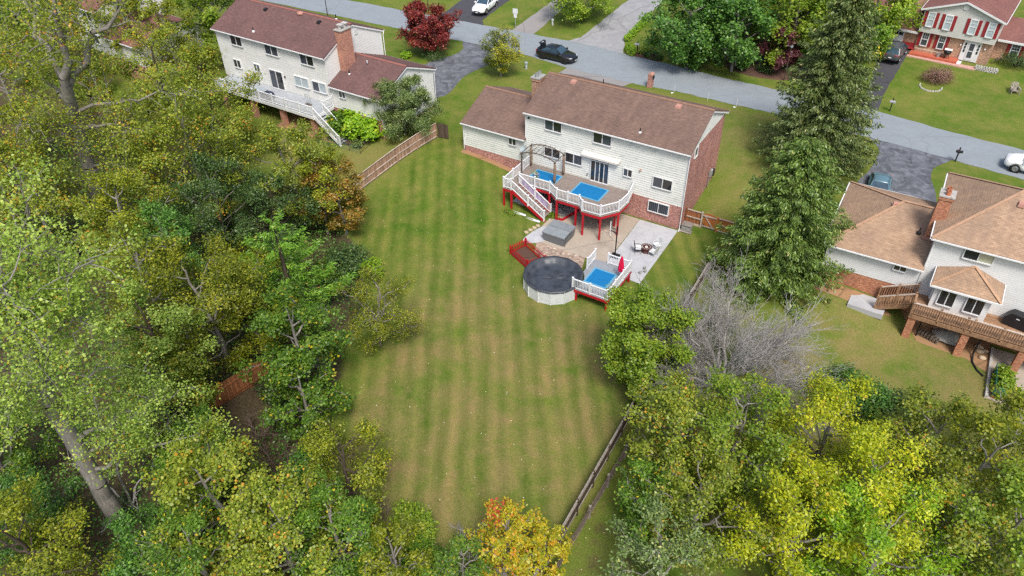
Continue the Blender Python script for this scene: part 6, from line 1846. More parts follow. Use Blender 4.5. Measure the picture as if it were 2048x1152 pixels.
TREE_COUNT = [0]
def tree(name, label, x, y, H, Rr, mat, n_leaf=9000, leaf=(.2, .13), cb=None, tr=None, nl=14, ns=7, shape='round', spread=None, bark='bark', seed=None, group=None, lean=(0, 0), up=1.15, droop=0., z=None, bias=None, cat='tree', second=None):
    rng = np.random.default_rng(seed if seed is not None else 100 + TREE_COUNT[0])
    TREE_COUNT[0] += 1
    cb = H * .25 if cb is None else cb
    tr = H * .018 + .03 if tr is None else tr
    t = thing(name, label, cat, (x, y, float(h(x, y)) if z is None else z), 0, group)
    big, small, an = skeleton(rng, H, Rr, cb, tr, nl, ns, shape, lean)
    V1, Q1 = tubes_np(big, 7); V2, Q2 = tubes_np(small, 3)
    put('trunk', np_mesh('trunk', np.concatenate([V1, V2]), np.concatenate([Q1, Q2 + len(V1)]), bark, None, True), t)
    if n_leaf:
        n = max(1, round(n_leaf * 1.12 / len(an)))
        leaf = (leaf[0] * .88, leaf[1] * .88)
        sp = spread if spread is not None else Rr * .072
        oc = an - np.array([0, 0, cb + (H - cb) * .42]); oc = nz(oc)
        bb = bias(an) if bias else None
        V, Q, ti = leaf_np(rng, an, n, sp, leaf[0], leaf[1], up * .8, droop, bias=bb, out=oc)
        V[:, 2] = np.maximum(V[:, 2], 0.02)
        put('crown', np_mesh('crown', V, Q, mat, ti), t)
        if second:                              # a limb's worth of leaves of another colour
            m2, frac, cond = second
            sel = an[cond(an)]
            V, Q, ti = leaf_np(rng, sel, max(1, int(n * frac)), sp, leaf[0], leaf[1], up, droop)
            put('crown', np_mesh('crown', V, Q, m2, ti), t)
    return t

def ptree(name, label, px, py, zc, H, Rr, mat, n_leaf=9000, **kw):
    """a tree whose crown, at height zc above its foot, is seen at px, py"""
    p = air(px, py, zc)
    p = air(px, py, zc + float(h(p.x, p.y)))
    return tree(name, label, p.x, p.y, H, Rr, mat, n_leaf, **kw)

def shrub(name, label, x, y, rx, ry, H, mat, n_leaf=2500, leaf=(.14, .09), lumps=7, seed=None, group=None, up=1.1, droop=0., cat='shrub', z=None, tight=False, rz=0., bark='bark_dark', bias=None):
    rng = np.random.default_rng(seed if seed is not None else 900 + TREE_COUNT[0])
    TREE_COUNT[0] += 1
    t = thing(name, label, cat, (x, y, float(h(x, y)) if z is None else z), rz, group)
    C = [np.array([0, 0, H * .42, 1.0])]
    if not tight:
        for k in range(lumps):
            a = k * 2.4 + rng.uniform(-.3, .3); r = rng.uniform(.35, .75)
            C.append(np.array([rx * r * math.cos(a), ry * r * math.sin(a), H * rng.uniform(.25, .62), rng.uniform(.4, .62)]))
    an = []
    segs = []
    for c in C:
        k = 60 if c[3] < 1 else 150
        d = nz(rng.normal(0, 1, (k, 3)))
        rr = rng.uniform(.72, 1.0, (k, 1)) if not tight else rng.uniform(.9, 1.0, (k, 1))
        q = c[:3] + d * rr * np.array([rx, ry, H * .56]) * c[3]
        an.append(q[q[:, 2] > .04])
        segs.append((0, 0, -.1, c[0], c[1], c[2], .04, .015))
        for i in range(0, k, 6): segs.append((*c[:3], *q[i], .014, .005))
    an = np.concatenate(an)
    V, Q = tubes_np(segs, 4)
    put('stem', np_mesh('stem', V, Q, bark), t)
    n = max(1, round(n_leaf / len(an)))
    V, Q, ti = leaf_np(rng, an, n, (.05 if tight else .09) * (rx + ry) / 2 + .03, leaf[0], leaf[1], up, droop, bias=bias(an) if bias else None, out=nz(an - np.array([0, 0, H * .3])))
    V[:, 2] = np.maximum(V[:, 2], .015)
    put('foliage', np_mesh('foliage', V, Q, mat, ti), t)
    return t

def pshrub(name, label, px, py, *a, **kw):
    p = spot(px, py)
    return shrub(name, label, p.x, p.y, *a, **kw)

def conifer(name, label, x, y, H, Rr, mat, n_card=26000, card=(.34, .12), droop=.55, cb=.6, step=.36, nb=8, tr=.28, sweep=.25, seed=1, bark='bark_dark', sparse=1.0, power=.8, lean=(0, 0)):
    rng = np.random.default_rng(seed)
    t = thing(name, label, 'tree', (x, y, float(h(x, y))))
    big, small, P, AX = [], [], [], []
    zz = np.linspace(-.3, H, 12)
    def ctr(z): return np.array([lean[0] * (z / H) ** 1.2, lean[1] * (z / H) ** 1.2, z])
    add_poly(big, np.array([ctr(max(z, 0)) if z > 0 else np.array([0, 0, z]) for z in zz]), tr, .02)
    z = cb
    lev = 0
    while z < H - .1:
        f = (z - cb) / (H - cb)
        Lb = Rr * (1 - f) ** power * (1 if f > .08 else .8 + 2.5 * f) + .12
        m = max(4, int(nb * (1 - .35 * f)))
        for k in range(m):
            if rng.random() > sparse: continue
            az = 2 * math.pi * (k + rng.uniform(-.3, .3)) / m + lev * 1.1
            L = Lb * rng.uniform(.68, 1.14)
            d = np.array([math.cos(az), math.sin(az), 0])
            n = 7
            tt = np.linspace(0, 1, n)
            pts = ctr(z)[None] + d[None] * (L * tt)[:, None]
            pts[:, 2] += L * (-.42 * tt ** 1.15 * (1 - .55 * f) + sweep * tt ** 3)
            pts[1:] += rng.normal(0, .02 * L, (n - 1, 3))
            add_poly(small, pts, .028 * (1 - .7 * f) + .008, .004)
            mct = max(3, int(L / .16))
            side = np.array([-d[1], d[0], 0])
            for j in range(mct):
                u = (j + rng.uniform(.2, .9)) / mct
                if u < .18: continue
                q = np.array([np.interp(u, tt, pts[:, c]) for c in range(3)])
                for sg in (-1, 1):
                    wv = side * sg * rng.uniform(.4, 1.0) * (1.0 - .5 * u) + d * rng.uniform(.3, .9)
                    reach = .42 * L * (1 - u * .7) * rng.uniform(.25, .8)
                    P.append(q + nz(wv[None])[0] * reach * .5 - np.array([0, 0, droop * reach * .4]))
                    AX.append(nz(wv[None])[0] + np.array([0, 0, -droop * rng.uniform(.5, 1.3)]))
                P.append(q); AX.append(d + np.array([0, 0, -.2]))
        z += step * rng.uniform(.8, 1.2) * (1 - .35 * f)
        lev += 1
    V1, Q1 = tubes_np(big, 8); V2, Q2 = tubes_np(small, 3)
    put('trunk', np_mesh('trunk', np.concatenate([V1, V2]), np.concatenate([Q1, Q2 + len(V1)]), bark, None, True), t)
    P, AX = np.array(P), nz(np.array(AX))
    n = max(1, round(n_card / len(P)))
    V, Q, ti = leaf_np(rng, P, n, .13, card[0], card[1], .9, droop * .3, axis=AX, ctint=.2, ltint=.15)
    V[:, 2] = np.maximum(V[:, 2], .05)
    put('crown', np_mesh('crown', V, Q, mat, ti), t)
    return t

def bare(name, label, x, y, H, Rr, bark, seed=5, n1=11, n2=8, n3=6, n4=3, thick=.10, cat='tree', low=.15, group=None):
    """leafless crown: stems, branches and a haze of fine twigs"""
    rng = np.random.default_rng(seed)
    t = thing(name, label, cat, (x, y, float(h(x, y))), 0, group)
    big, mid, fine = [], [], []
    for i in range(n1):
        az = 2 * math.pi * i / n1 + rng.uniform(-.3, .3)
        el = rng.uniform(.15, 1.25)
        L = rng.uniform(.8, 1.05)
        e = np.array([Rr * math.cos(az) * math.cos(el) ** .6 * L, Rr * math.sin(az) * math.cos(el) ** .6 * L, H * (low + (1 - low) * math.sin(el)) * L])
        a = np.array([.12 * math.cos(az), .12 * math.sin(az), 0.0])
        p = curve_pts(rng, a, e, 8, .1 * H * rng.uniform(-.2, 1), .025)
        p[0, 2] = -.1
        add_poly(big, p, thick * rng.uniform(.6, 1), .014)
        for j in range(n2):
            u = rng.uniform(.25, .95) * 7; k = min(6, int(u))
            s0 = p[k] + (p[k + 1] - p[k]) * (u - k)
            base = nz((p[min(7, k + 1)] - p[k])[None])[0]
            L2 = Rr * rng.uniform(.22, .42)
            dv = base + rng.normal(0, .45, 3) + [0, 0, .15]
            s1 = s0 + nz(dv[None])[0] * L2
            s1[2] = max(s1[2], .15)
            q = curve_pts(rng, s0, s1, 5, .04 * L2, .04)
            add_poly(mid, q, .022, .008)
            for m in range(n3):
                b0 = q[rng.integers(1, 5)]
                dv3 = nz((s1 - s0)[None])[0] + rng.normal(0, .5, 3)
                L3 = L2 * rng.uniform(.3, .6)
                b1 = b0 + nz(dv3[None])[0] * L3
                bm_ = (b0 + b1) / 2 + rng.normal(0, .05 * L3, 3)
                fine.append((*b0, *bm_, .014, .010)); fine.append((*bm_, *b1, .010, .006))
                for w in range(n4):
                    c0 = bm_ if w % 2 else b1
                    c1 = c0 + nz((dv3 + rng.normal(0, .55, 3))[None])[0] * L3 * rng.uniform(.35, .7)
                    fine.append((*c0, *c1, .009, .005))
    parts = (('limbs', big, 6), ('branches', mid, 4), ('twigs', fine, 3)) if n1 * n2 > 45 else (('limbs', big + mid + fine, 5),)
    for nm, s, sides in parts:
        V, Q = tubes_np(s, sides)
        V[:, 2] = np.maximum(V[:, 2], -.1)
        put(nm, np_mesh(nm, V, Q, bark, None, True), t)
    return t

def great_tree(name, label, x, y, trunk, radii, limbs, mat, n_leaf, leaf, seed, bark='bark', subs=16, reach=(1.4, 3.4), spread=.34):
    """a big tree from an explicit trunk line and limbs (start on the trunk, end point, radius)"""
    rng = np.random.default_rng(seed)
    z0 = float(h(x, y))
    t = thing(name, label, 'tree', (x, y, z0))
    org = np.array([x, y, z0])
    big, small, an = [], [], []
    tp = np.array([np.array(p) - org for p in trunk])
    fine_t = np.linspace(0, len(tp) - 1, 4 * len(tp))
    tpf = np.stack([np.interp(fine_t, np.arange(len(tp)), tp[:, k]) for k in range(3)], -1)
    tpf[2:-2, :2] += rng.normal(0, .035, (len(tpf) - 4, 2))
    rr = np.interp(fine_t, np.arange(len(tp)), radii)
    for i in range(len(tpf) - 1): big.append((*tpf[i], *tpf[i + 1], rr[i], rr[i + 1]))
    for (f, end, r0) in limbs:
        a = tpf[int(f * (len(tpf) - 1))]
        e = np.array(end) - org
        L = np.linalg.norm(e - a)
        p = curve_pts(rng, a, e, 9, L * .05, .022)
        add_poly(big, p, r0, .02, .9)
        for j in range(subs):
            u = rng.uniform(.22, 1.0) * 8; k = min(7, int(u))
            s0 = p[k] + (p[k + 1] - p[k]) * (u - k)
            dv = nz((p[k + 1] - p[k])[None])[0] * .55 + nz(rng.normal(0, 1, (1, 3)))[0]
            Ls = rng.uniform(*reach) * (1.15 - .04 * u)
            s1 = s0 + nz(dv[None])[0] * Ls
            q = curve_pts(rng, s0, s1, 6, Ls * .08, .045)
            add_poly(small, q, max(.018, r0 * .24), .008)
            an += [q[3], q[4], q[5]]
            for w in range(5):
                b0 = q[rng.integers(1, 6)]
                b1 = b0 + nz(rng.normal(0, 1, (1, 3)) + [[0, 0, .2]])[0] * Ls * rng.uniform(.2, .45)
                small.append((*b0, *b1, .012, .005)); an.append(b1)
    V1, Q1 = tubes_np(big, 9); V2, Q2 = tubes_np(small, 4)
    put('trunk', np_mesh('trunk', np.concatenate([V1, V2]), np.concatenate([Q1, Q2 + len(V1)]), bark, None, True), t)
    an = np.array(an)
    V, Q, ti = leaf_np(rng, an, max(1, round(n_leaf / len(an))), spread, leaf[0], leaf[1])
    put('crown', np_mesh('crown', V, Q, mat, ti), t)
    return t

# the two spruces and the pines
s1 = spot(1620, 330)
conifer('spruce_tree', 'tall dark spruce with tan cones beside the street', s1.x, s1.y, 16.5, 5.0, 'lf_spruce', 60000, (.30, .10), seed=21, cb=1.2, nb=10, step=.31, power=.65, tr=.3)
s2 = spot(1548, 552)
conifer('spruce_tree', 'broad green spruce in front of the tan garage roof', s2.x, s2.y, 11.6, 5.15, 'lf_spruce2', 72000, (.27, .09), seed=22, cb=.5, nb=11, step=.29, power=.55, tr=.26)
p_ = air(575, 560, 3.6)
conifer('pine_tree', 'feathery bright green pine at the edge of the wood', p_.x, p_.y, 9.0, 4.6, 'lf_pine', 15000, (.30, .07), droop=.1, cb=1.2, step=.62, nb=6, sweep=.55, seed=24, sparse=.85, power=.7)

# trees along the street
tree('maple_tree', 'dark red maple on the lawn of the left house', -38.3, 16.6, 5.6, 3.3, 'lf_red', 12000, (.27, .2), cb=1.0, nl=18, ns=8, seed=31, bark='bark_dark', bias=lambda a: np.where(a[:, 2] < 2.2, .2, -.02))
tree('crape_myrtle', 'thin olive and rust crape myrtle at the front of the middle house', -26.9, 15.0, 5.2, 2.1, 'lf_olive', 8500, (.18, .1), cb=.9, shape='vase', nl=26, ns=8, seed=32, bark='bark', tr=.1, bias=lambda a: np.where(a[:, 0] > .3, .3, -.25))
tree('weeping_tree', 'grey green drooping tree at the corner of the left fence', -28.4, -0.2, 5.6, 3.0, 'lf_willow', 24000, (.30, .075), cb=.5, nl=22, ns=9, seed=33, droop=.9, up=.8)
tree('ornamental_tree', 'yellow green spreading tree between footpath and grey driveway', -27.0, 33.4, 6.6, 4.2, 'lf_bright', 11000, (.28, .18), cb=1.3, nl=18, ns=7, seed=34)
for k, (px, py, zc, H, Rr, m, lab) in enumerate([
    (1385, 50, 4.2, 8.6, 4.3, 'lf_deep', 'deep green broadleaf tree beside the grey driveway hedge'),
    (1480, 45, 4.5, 9.0, 4.2, 'lf_deep', 'deep green broadleaf tree behind the purple maple'),
    (1440, -30, 5.0, 10.0, 4.6, 'lf_deep', 'tall deep green tree behind the mulch bed, top edge'),
    (1600, 20, 5.0, 9.5, 4.6, 'lf_bright', 'lighter green tree right of the deep green group'),
    (1590, -60, 6.0, 11.0, 5.0, 'lf_bright', 'tall light green tree at the top edge left of the spruce'),
    (1760, 0, 4.5, 9.0, 4.2, 'lf_bright', 'light green tree behind the spruce beside the cream house'),
    (1690, 60, 4.0, 8.0, 3.6, 'lf_green', 'green tree hidden behind the top of the tall spruce')]):
    ptree('broadleaf_tree', lab, px, py, zc, H, Rr, m, 12000, leaf=(.34, .24), cb=.8, nl=20, ns=7, seed=40 + k, group='broadleaf trees across the street')
tree('maple_tree', 'purple leaved maple beside the street lamp', -1.0, 30.9, 5.2, 2.6, 'lf_purple', 7500, (.26, .15), cb=1.0, nl=16, ns=7, seed=52, bark='bark_dark')
shrub('shrub', 'dark green rounded shrub under the purple maple', -2.2, 30.0, .9, .8, 1.3, 'lf_dark', 1500, seed=53)
shrub('hedge_shrub', 'clipped yellow green hedge at the grey driveway mouth', -17.35, 28.1, .55, 1.3, 1.0, 'lf_lime', 3000, (.1, .06), tight=True, seed=54, rz=R(35))
shrub('hedge_shrub', 'clipped green ball shrub by the street', -15.3, 29.0, .95, .8, 1.35, 'lf_bright', 2800, (.1, .06), tight=True, seed=55)
shrub('hedge_shrub', 'low blue green clipped shrub at the kerb', -14.4, 28.0, 1.2, .65, .85, 'lf_blue', 2600, (.1, .06), tight=True, seed=56)
shrub('flowering_shrub', 'pale flowering shrub beside the clipped ball shrub', -16.1, 28.5, .55, .5, .9, 'lf_pale', 900, (.12, .1), seed=57)
for k in range(6):
    shrub('hedge_shrub', ['lime hedge plant at the street end of the driveway row', 'second lime hedge plant from the street', 'third lime hedge plant from the street', 'fourth lime hedge plant from the street', 'fifth lime hedge plant from the street', 'lime hedge plant farthest from the street'][k], -18.95 - .02 * k, 30.9 + k * 1.25, .42, .72, .75, 'lf_lime', 900, (.12, .07), tight=True, seed=60 + k, group='lime hedge along the grey driveway')
shrub('brown_shrub', 'round dense brown shrub on the far right lawn', 14.2, 34.9, 1.45, 1.3, 1.7, 'lf_brown', 5200, (.16, .035), lumps=9, seed=71, up=.2, bark='bark_brush')
shrub('evergreen_shrub', 'dark evergreen shrub beside the cream house wing', 20.9, 41.4, 1.9, 1.2, 1.7, 'lf_dark', 3000, (.12, .07), seed=72)
shrub('evergreen_shrub', 'dark green juniper under the red maple', -36.6, 15.4, 1.6, 1.0, .9, 'lf_dark', 2200, (.14, .06), seed=73)
shrub('shrub', 'small yellow shrub at the foot of the red maple', -39.4, 14.2, .7, .6, .8, 'lf_lime', 900, seed=74)
# vegetables
for k, (x, y, rx, m, lab) in enumerate([(-32.0, -2.0, 2.6, 'lf_lime', 'large leaved bright green squash plants in the fenced bed'), (-34.4, -3.0, 1.6, 'lf_green', 'darker green bean plants at the left of the fenced bed')]):
    shrub('vegetable_plants', lab, x, y, rx, rx * .85, 2.5 - .3 * k, m, 4200, (.34, .28), seed=80 + k, cat='plant')
shrub('vegetable_plants', 'tangled grey green stems at the near corner of the fenced bed', -31.2, -4.1, .6, .5, .8, 'lf_willow', 500, (.2, .08), seed=83, cat='plant')
q_ = rl(6.4, -4.2, 0)
shrub('vegetable_plants', 'leafy green tomato plants inside the green netting', q_.x, q_.y, .5, 1.25, 1.35, 'lf_bright', 2200, (.2, .14), seed=84, cat='plant')
q_ = rl(7.35, -5.0, 0)
pt_ = thing('potted_plant', 'small leafy plant in a terracotta pot on the right hand patio', 'plant', (q_.x, q_.y, .05))
MB().lathe([(.14, 0), (.2, .3), (.17, .3), (.15, .2)], 12).obj('pot', 'terracotta', pt_)
rngp = np.random.default_rng(5)
V, Q, ti = leaf_np(rngp, np.array([[0, 0, .6]]), 160, .22, .22, .15); put('foliage', np_mesh('foliage', V, Q, 'lf_bright', ti), pt_)
V, Q = tubes_np([(0, 0, .2, 0, 0, .65, .02, .01)], 5); put('stem', np_mesh('stem', V, Q, 'bark_dark'), pt_)
pp = thing('hanging_plant', 'trailing potted plant with bright flowers on the deck rail', 'plant', (-12.0, -3.2, DZ))
MB().tube([(0, 0, 0), (0, 0, 1.2), (.15, 0, 1.32), (.3, 0, 1.2)], .018, 6).obj('stand', 'dish', pp)
MB().lathe([(.05, 1.0), (.2, 1.12), (.22, 1.2)], 12).obj('pot', 'dish', pp)
V, Q, ti = leaf_np(rngp, np.array([[0, 0, 1.22], [.1, -.1, .95], [0, .1, .75]]), 45, .12, .12, .08, droop=.5); put('foliage', np_mesh('foliage', V, Q, 'lf_bright', ti), pp)
V, Q, ti = leaf_np(rngp, np.array([[.1, 0, 1.3], [.2, -.1, 1.1]]), 10, .1, .09, .08); put('blossom', np_mesh('blossom', V, Q, 'flower', ti), pp)
shrub('shrub', 'small fern at the foot of the deck stairs', -9.95, -3.75, .5, .3, .45, 'lf_bright', 400, (.2, .06), seed=86)
shrub('shrub', 'grass tuft growing beside the left deck post', -13.3, -5.5, .7, .3, .25, 'lf_bright', 500, (.18, .03), seed=87)

# the two great trees on the left
ba = spot(250, 1060)
great_tree('large_tree', 'huge leaning grey trunk of the tall tree, lower left', ba.x, ba.y, [ba + Vector((0, 0, -.3)), air(182, 945, 5), air(107, 815, 10), air(62, 700, 13.5), air(5, 655, 16)], [.5, .42, .37, .29, .18],
           [(.72, air(72, 560, 18), .2), (.74, air(60, 430, 21), .2), (.5, air(205, 735, 12.5), .13), (.42, air(330, 800, 9), .15), (.35, air(265, 870, 7), .10), (.98, air(-60, 560, 20), .2), (.6, air(-20, 790, 13), .13), (.8, air(180, 640, 17), .15), (.86, air(190, 520, 20), .15), (.3, air(420, 870, 7), .12), (.9, air(20, 560, 21), .15)],
           'lf_pale', 32000, (.125, .10), 201, subs=15, reach=(1.2, 2.9), spread=.3)
bb = spot(215, 452)
great_tree('large_tree', 'tall forked tree with thick grey limbs, upper left', bb.x, bb.y, [bb + Vector((0, 0, -.3)), air(185, 355, 5), air(150, 240, 10), air(131, 168, 13.5)], [.62, .54, .46, .40],
           [(.98, air(40, -20, 19), .30), (.98, air(108, -30, 21), .34), (.99, air(268, -15, 20), .30), (.75, air(370, 190, 13), .16), (.6, air(330, 270, 10), .16), (.6, air(30, 250, 12), .15), (.8, air(10, 90, 15), .16), (.45, air(360, 350, 7), .12)],
           'lf_yg', 22000, (.19, .145), 202, subs=17, reach=(1.8, 4.0), spread=.4)
sg_ = spot(222, 440)
tag(MB().tube([(sg_.x, sg_.y, -.1), (sg_.x + .05, sg_.y, 2.5), (sg_.x + .25, sg_.y + .1, 5.0), (sg_.x + .3, sg_.y, 7.2)], [.2, .16, .12, .05], 7).obj('snag', 'bark_brush'), 'thin reddish dead stem beside the forked trunk', 'dead stem')
WOOD = [
 # px, py, zc, H, R, foliage, leaves, leaf, label
 (425, 190, 7, 11.5, 4.5, 'lf_yg', 15000, (.22, .16), 'yellow green tree overhanging the pale grey deck'),
 (585, 325, 6, 9.5, 3.9, 'lf_yg', 13000, (.2, .15), 'yellow green tree with orange tips above the left fence'),
 (385, 330, 6.5, 12, 4.6, 'lf_yg', 15000, (.21, .16), 'yellow green canopy tree right of the forked trunk'),
 (15, 330, 8, 13, 4.4, 'lf_olive', 11000, (.2, .15), 'olive canopy tree at the left edge'),
 (315, 140, 7, 11, 3.8, 'lf_yg', 8000, (.24, .18), 'yellow tree left of the maroon roof'),
 (10, 170, 8, 13, 4.2, 'lf_olive', 8000, (.24, .18), 'mottled yellow tree at the upper left edge'),
 (430, 25, 6, 10, 4.5, 'lf_bright', 9000, (.34, .24), 'bright green tree behind the left end of the maroon roof'),
 (245, 30, 6, 9, 3.2, 'lf_olive', 2600, (.34, .24), 'thin olive tree in front of the half hidden white house'),
 (20, 40, 7, 12, 5.0, 'lf_green', 9000, (.34, .24), 'green tree in the upper left corner'),
 (680, 395, 3.6, 7, 2.7, 'lf_orange', 8500, (.22, .15), 'rust leaved tree hanging over the left fence'),
 (640, 385, 4, 8, 2.8, 'lf_olive', 7000, (.22, .15), 'olive green tree just behind the rust leaved tree'),
 (430, 410, 4.5, 8.5, 4.2, 'lf_dark', 15000, (.22, .10), 'dark evergreen in the middle of the wood'),
 (545, 430, 3.5, 7, 3.2, 'lf_dark', 9000, (.22, .10), 'dark evergreen between the fence and the pine'),
 (345, 520, 5, 9.5, 2.9, 'lf_blue', 11000, (.24, .10), 'blue green feathery tree in the wood'),
 (260, 480, 6, 11, 3.6, 'lf_olive', 10000, (.22, .12), 'olive yellow tree left of the blue green tree'),
 (420, 620, 5, 10, 4.2, 'lf_olive', 16000, (.22, .10), 'large olive conifer like tree in the middle left'),
 (505, 630, 4, 7.5, 2.6, 'lf_olive', 9000, (.22, .10), 'olive tree beside the brown fence end'),
 (290, 600, 6, 11, 3.4, 'lf_olive', 10000, (.18, .12), 'olive tree between the two great trunks'),
 (255, 455, 5, 9, 3.4, 'lf_yg', 10000, (.2, .15), 'yellow green tree right of the forked trunk foot'),
 (75, 420, 6, 11, 4.0, 'lf_yg', 11000, (.2, .15), 'yellow green tree low behind the forked trunk'),
 (300, 690, 6, 10, 3.0, 'lf_pale', 10000, (.17, .14), 'pale leaved tree right of the leaning trunk'),
 (600, 690, 4.5, 8.5, 2.9, 'lf_green', 9600, (0.21, 0.16), 'green tree with yellow leaves at the edge of the lawn'),
 (610, 800, 3, 6, 2.4, 'lf_green', 6240, (0.21, 0.16), 'green sapling with yellow leaves nearest the left lawn edge'),
 (748, 620, 3.2, 6.2, 3.0, 'lf_olive', 9500, (0.14, 0.08), 'thin olive tree reaching over the lawn'),
 (330, 790, 4, 7, 2.6, 'lf_yg', 8400, (0.21, 0.15), 'open yellow green tree in front of the brown fence end'),
 (400, 930, 3, 6, 2.4, 'lf_green', 8400, (0.19, 0.14), 'green tree right of the leaning trunk foot'),
 (440, 1000, 5, 9, 3.4, 'lf_yg', 11400, (0.19, 0.15), 'yellow green tree at the lower left bottom'),
 (565, 1075, 4.5, 8, 2.9, 'lf_yg', 10200, (0.17, 0.13), 'yellow tipped tree at the bottom left of centre'),
 (690, 950, 3.5, 7, 2.7, 'lf_olive', 10200, (0.17, 0.09), 'mixed green and brown tree at the lawn corner'),
 (680, 1085, 3.2, 6.5, 2.6, 'lf_green', 10200, (0.17, 0.10), 'ivy green tree at the bottom edge'),
 (-25, 900, 3.5, 6.5, 3.0, 'lf_green', 15600, (0.15, 0.09), 'dark green tree left of the leaning trunk'),
 (55, 1040, 2.6, 5, 2.5, 'lf_deep', 13200, (0.15, 0.09), 'deep green tree at the foot of the leaning trunk'),
 (60, 1110, 5, 9, 3.4, 'lf_olive', 12000, (0.17, 0.09), 'yellow tipped tree in the lower left corner'),
 (310, 1120, 2.6, 5, 2.6, 'lf_deep', 10800, (0.17, 0.09), 'dark leafy tree at the bottom left'),
 (795, 1120, 2.6, 5, 1.9, 'lf_olive', 5500, (.17, .1), 'loose olive tree closing the bottom of the lawn'),
 (925, 1135, 2.2, 4.2, 1.5, 'lf_green', 3600, (.17, .1), 'small green tree left of the orange maple'),
 (130, 70, 7, 11, 3.6, 'lf_yg', 5200, (.24, .18), 'thin yellow green tree between the forked limbs, top left'),
 (330, 55, 6, 9, 3.4, 'lf_olive', 5200, (.26, .19), 'olive tree at the top edge left of the maroon roof'),
 (205, 190, 6, 10, 3.4, 'lf_yg', 6500, (.22, .17), 'yellow green tree right of the forked trunk top'),
 (400, 1130, 4, 7.5, 2.8, 'lf_green', 9600, (0.17, 0.10), 'green tree at the bottom edge left'),
]
for k, (px, py, zc, H, Rr, m, n, lf, lab) in enumerate(WOOD):
    ptree('woodland_tree', lab, px, py, zc, H, Rr, m, n, leaf=lf, cb=H * .14, nl=18, ns=7, seed=300 + k, group='trees of the left wood', bark='bark' if k % 4 else 'bark_dark')
pshrub('shrub', 'rounded light olive shrub in a clearing of the wood', 500, 545, 2.4, 2.2, 2.6, 'lf_olive', 6000, (.18, .12), seed=401)
pshrub('shrub', 'dark ivy mound at the lawn edge under the rust tree', 695, 540, 1.7, 1.5, 2.6, 'lf_dark', 4500, (.16, .12), seed=402)
pshrub('shrub', 'green ivy clump hanging over the end of the left fence', 660, 560, 1.2, 1.2, 1.8, 'lf_green', 2500, (.16, .12), seed=403)
pshrub('shrub', 'yellow green sapling in front of the thin olive tree', 745, 555, .9, .9, 1.9, 'lf_lime', 1100, (.18, .12), seed=404)
pshrub('shrub', 'dark blue green shrub under the trees at the lawn corner', 620, 950, 1.3, 1.2, 2.0, 'lf_blue', 3500, (.14, .1), seed=405)
pshrub('shrub', 'light green shrub at the bottom of the lawn', 830, 1075, 1.4, 1.1, 2.0, 'lf_bright', 3000, (.18, .1), seed=406)
pshrub('shrub', 'green shrub at the bottom edge left of the orange tree', 850, 1145, 1.3, 1.1, 1.8, 'lf_green', 3000, (.16, .1), seed=407)
pshrub('shrub', 'dark low shrub beside the brush pile', 560, 800, 1.2, 1.0, 1.6, 'lf_dark', 2200, (.15, .1), seed=408)
for k, (px, py, lab) in enumerate([(520, 880, 'brown tangle of dead brush by the fence end'), (560, 940, 'brown dead brush at the edge of the lower lawn'), (640, 735, 'grey dead branches under the green sapling'), (760, 1060, 'grey brown brush between the bottom shrubs'), (960, 1120, 'grey bare branches left of the orange tree'), (300, 830, 'bare grey twigs right of the leaning trunk')]):
    q = spot(px, py)
    bare('dead_brush', lab, q.x, q.y, 1.6, 1.7, ['bark_brush', 'bark_brush', 'bark', 'bark_brush', 'bark_pale', 'bark'][k], 500 + k, 10, 6, 5, 2, .03, 'brush', group='dead brush piles')
# dead snag beside the leaning trunk
q = spot(290, 1045)
bare('dead_snag', 'twisted bare branches at the foot of the leaning trunk', q.x - 1.6, q.y + .3, 4.5, 2.6, 'bark_pale', 520, 5, 4, 3, 1, .10, 'tree')

# autumn tree at the bottom
q = spot(1010, 1150)
tree('maple_tree', 'orange and yellow maple with a scarlet top at the bottom', q.x, q.y, 5.4, 1.8, 'lf_fire', 5200, (.2, .11), cb=.6, nl=20, ns=7, seed=601, bark='bark', second=('lf_scarlet', .9, lambda a: (a[:, 2] > 3.9) & (a[:, 0] < -.2)))
q = spot(1085, 1150)
tree('maple_tree', 'small yellow orange maple right of the scarlet topped one', q.x, q.y, 3.8, 1.5, 'lf_fire', 3500, (.2, .11), cb=.5, nl=16, ns=6, seed=602)
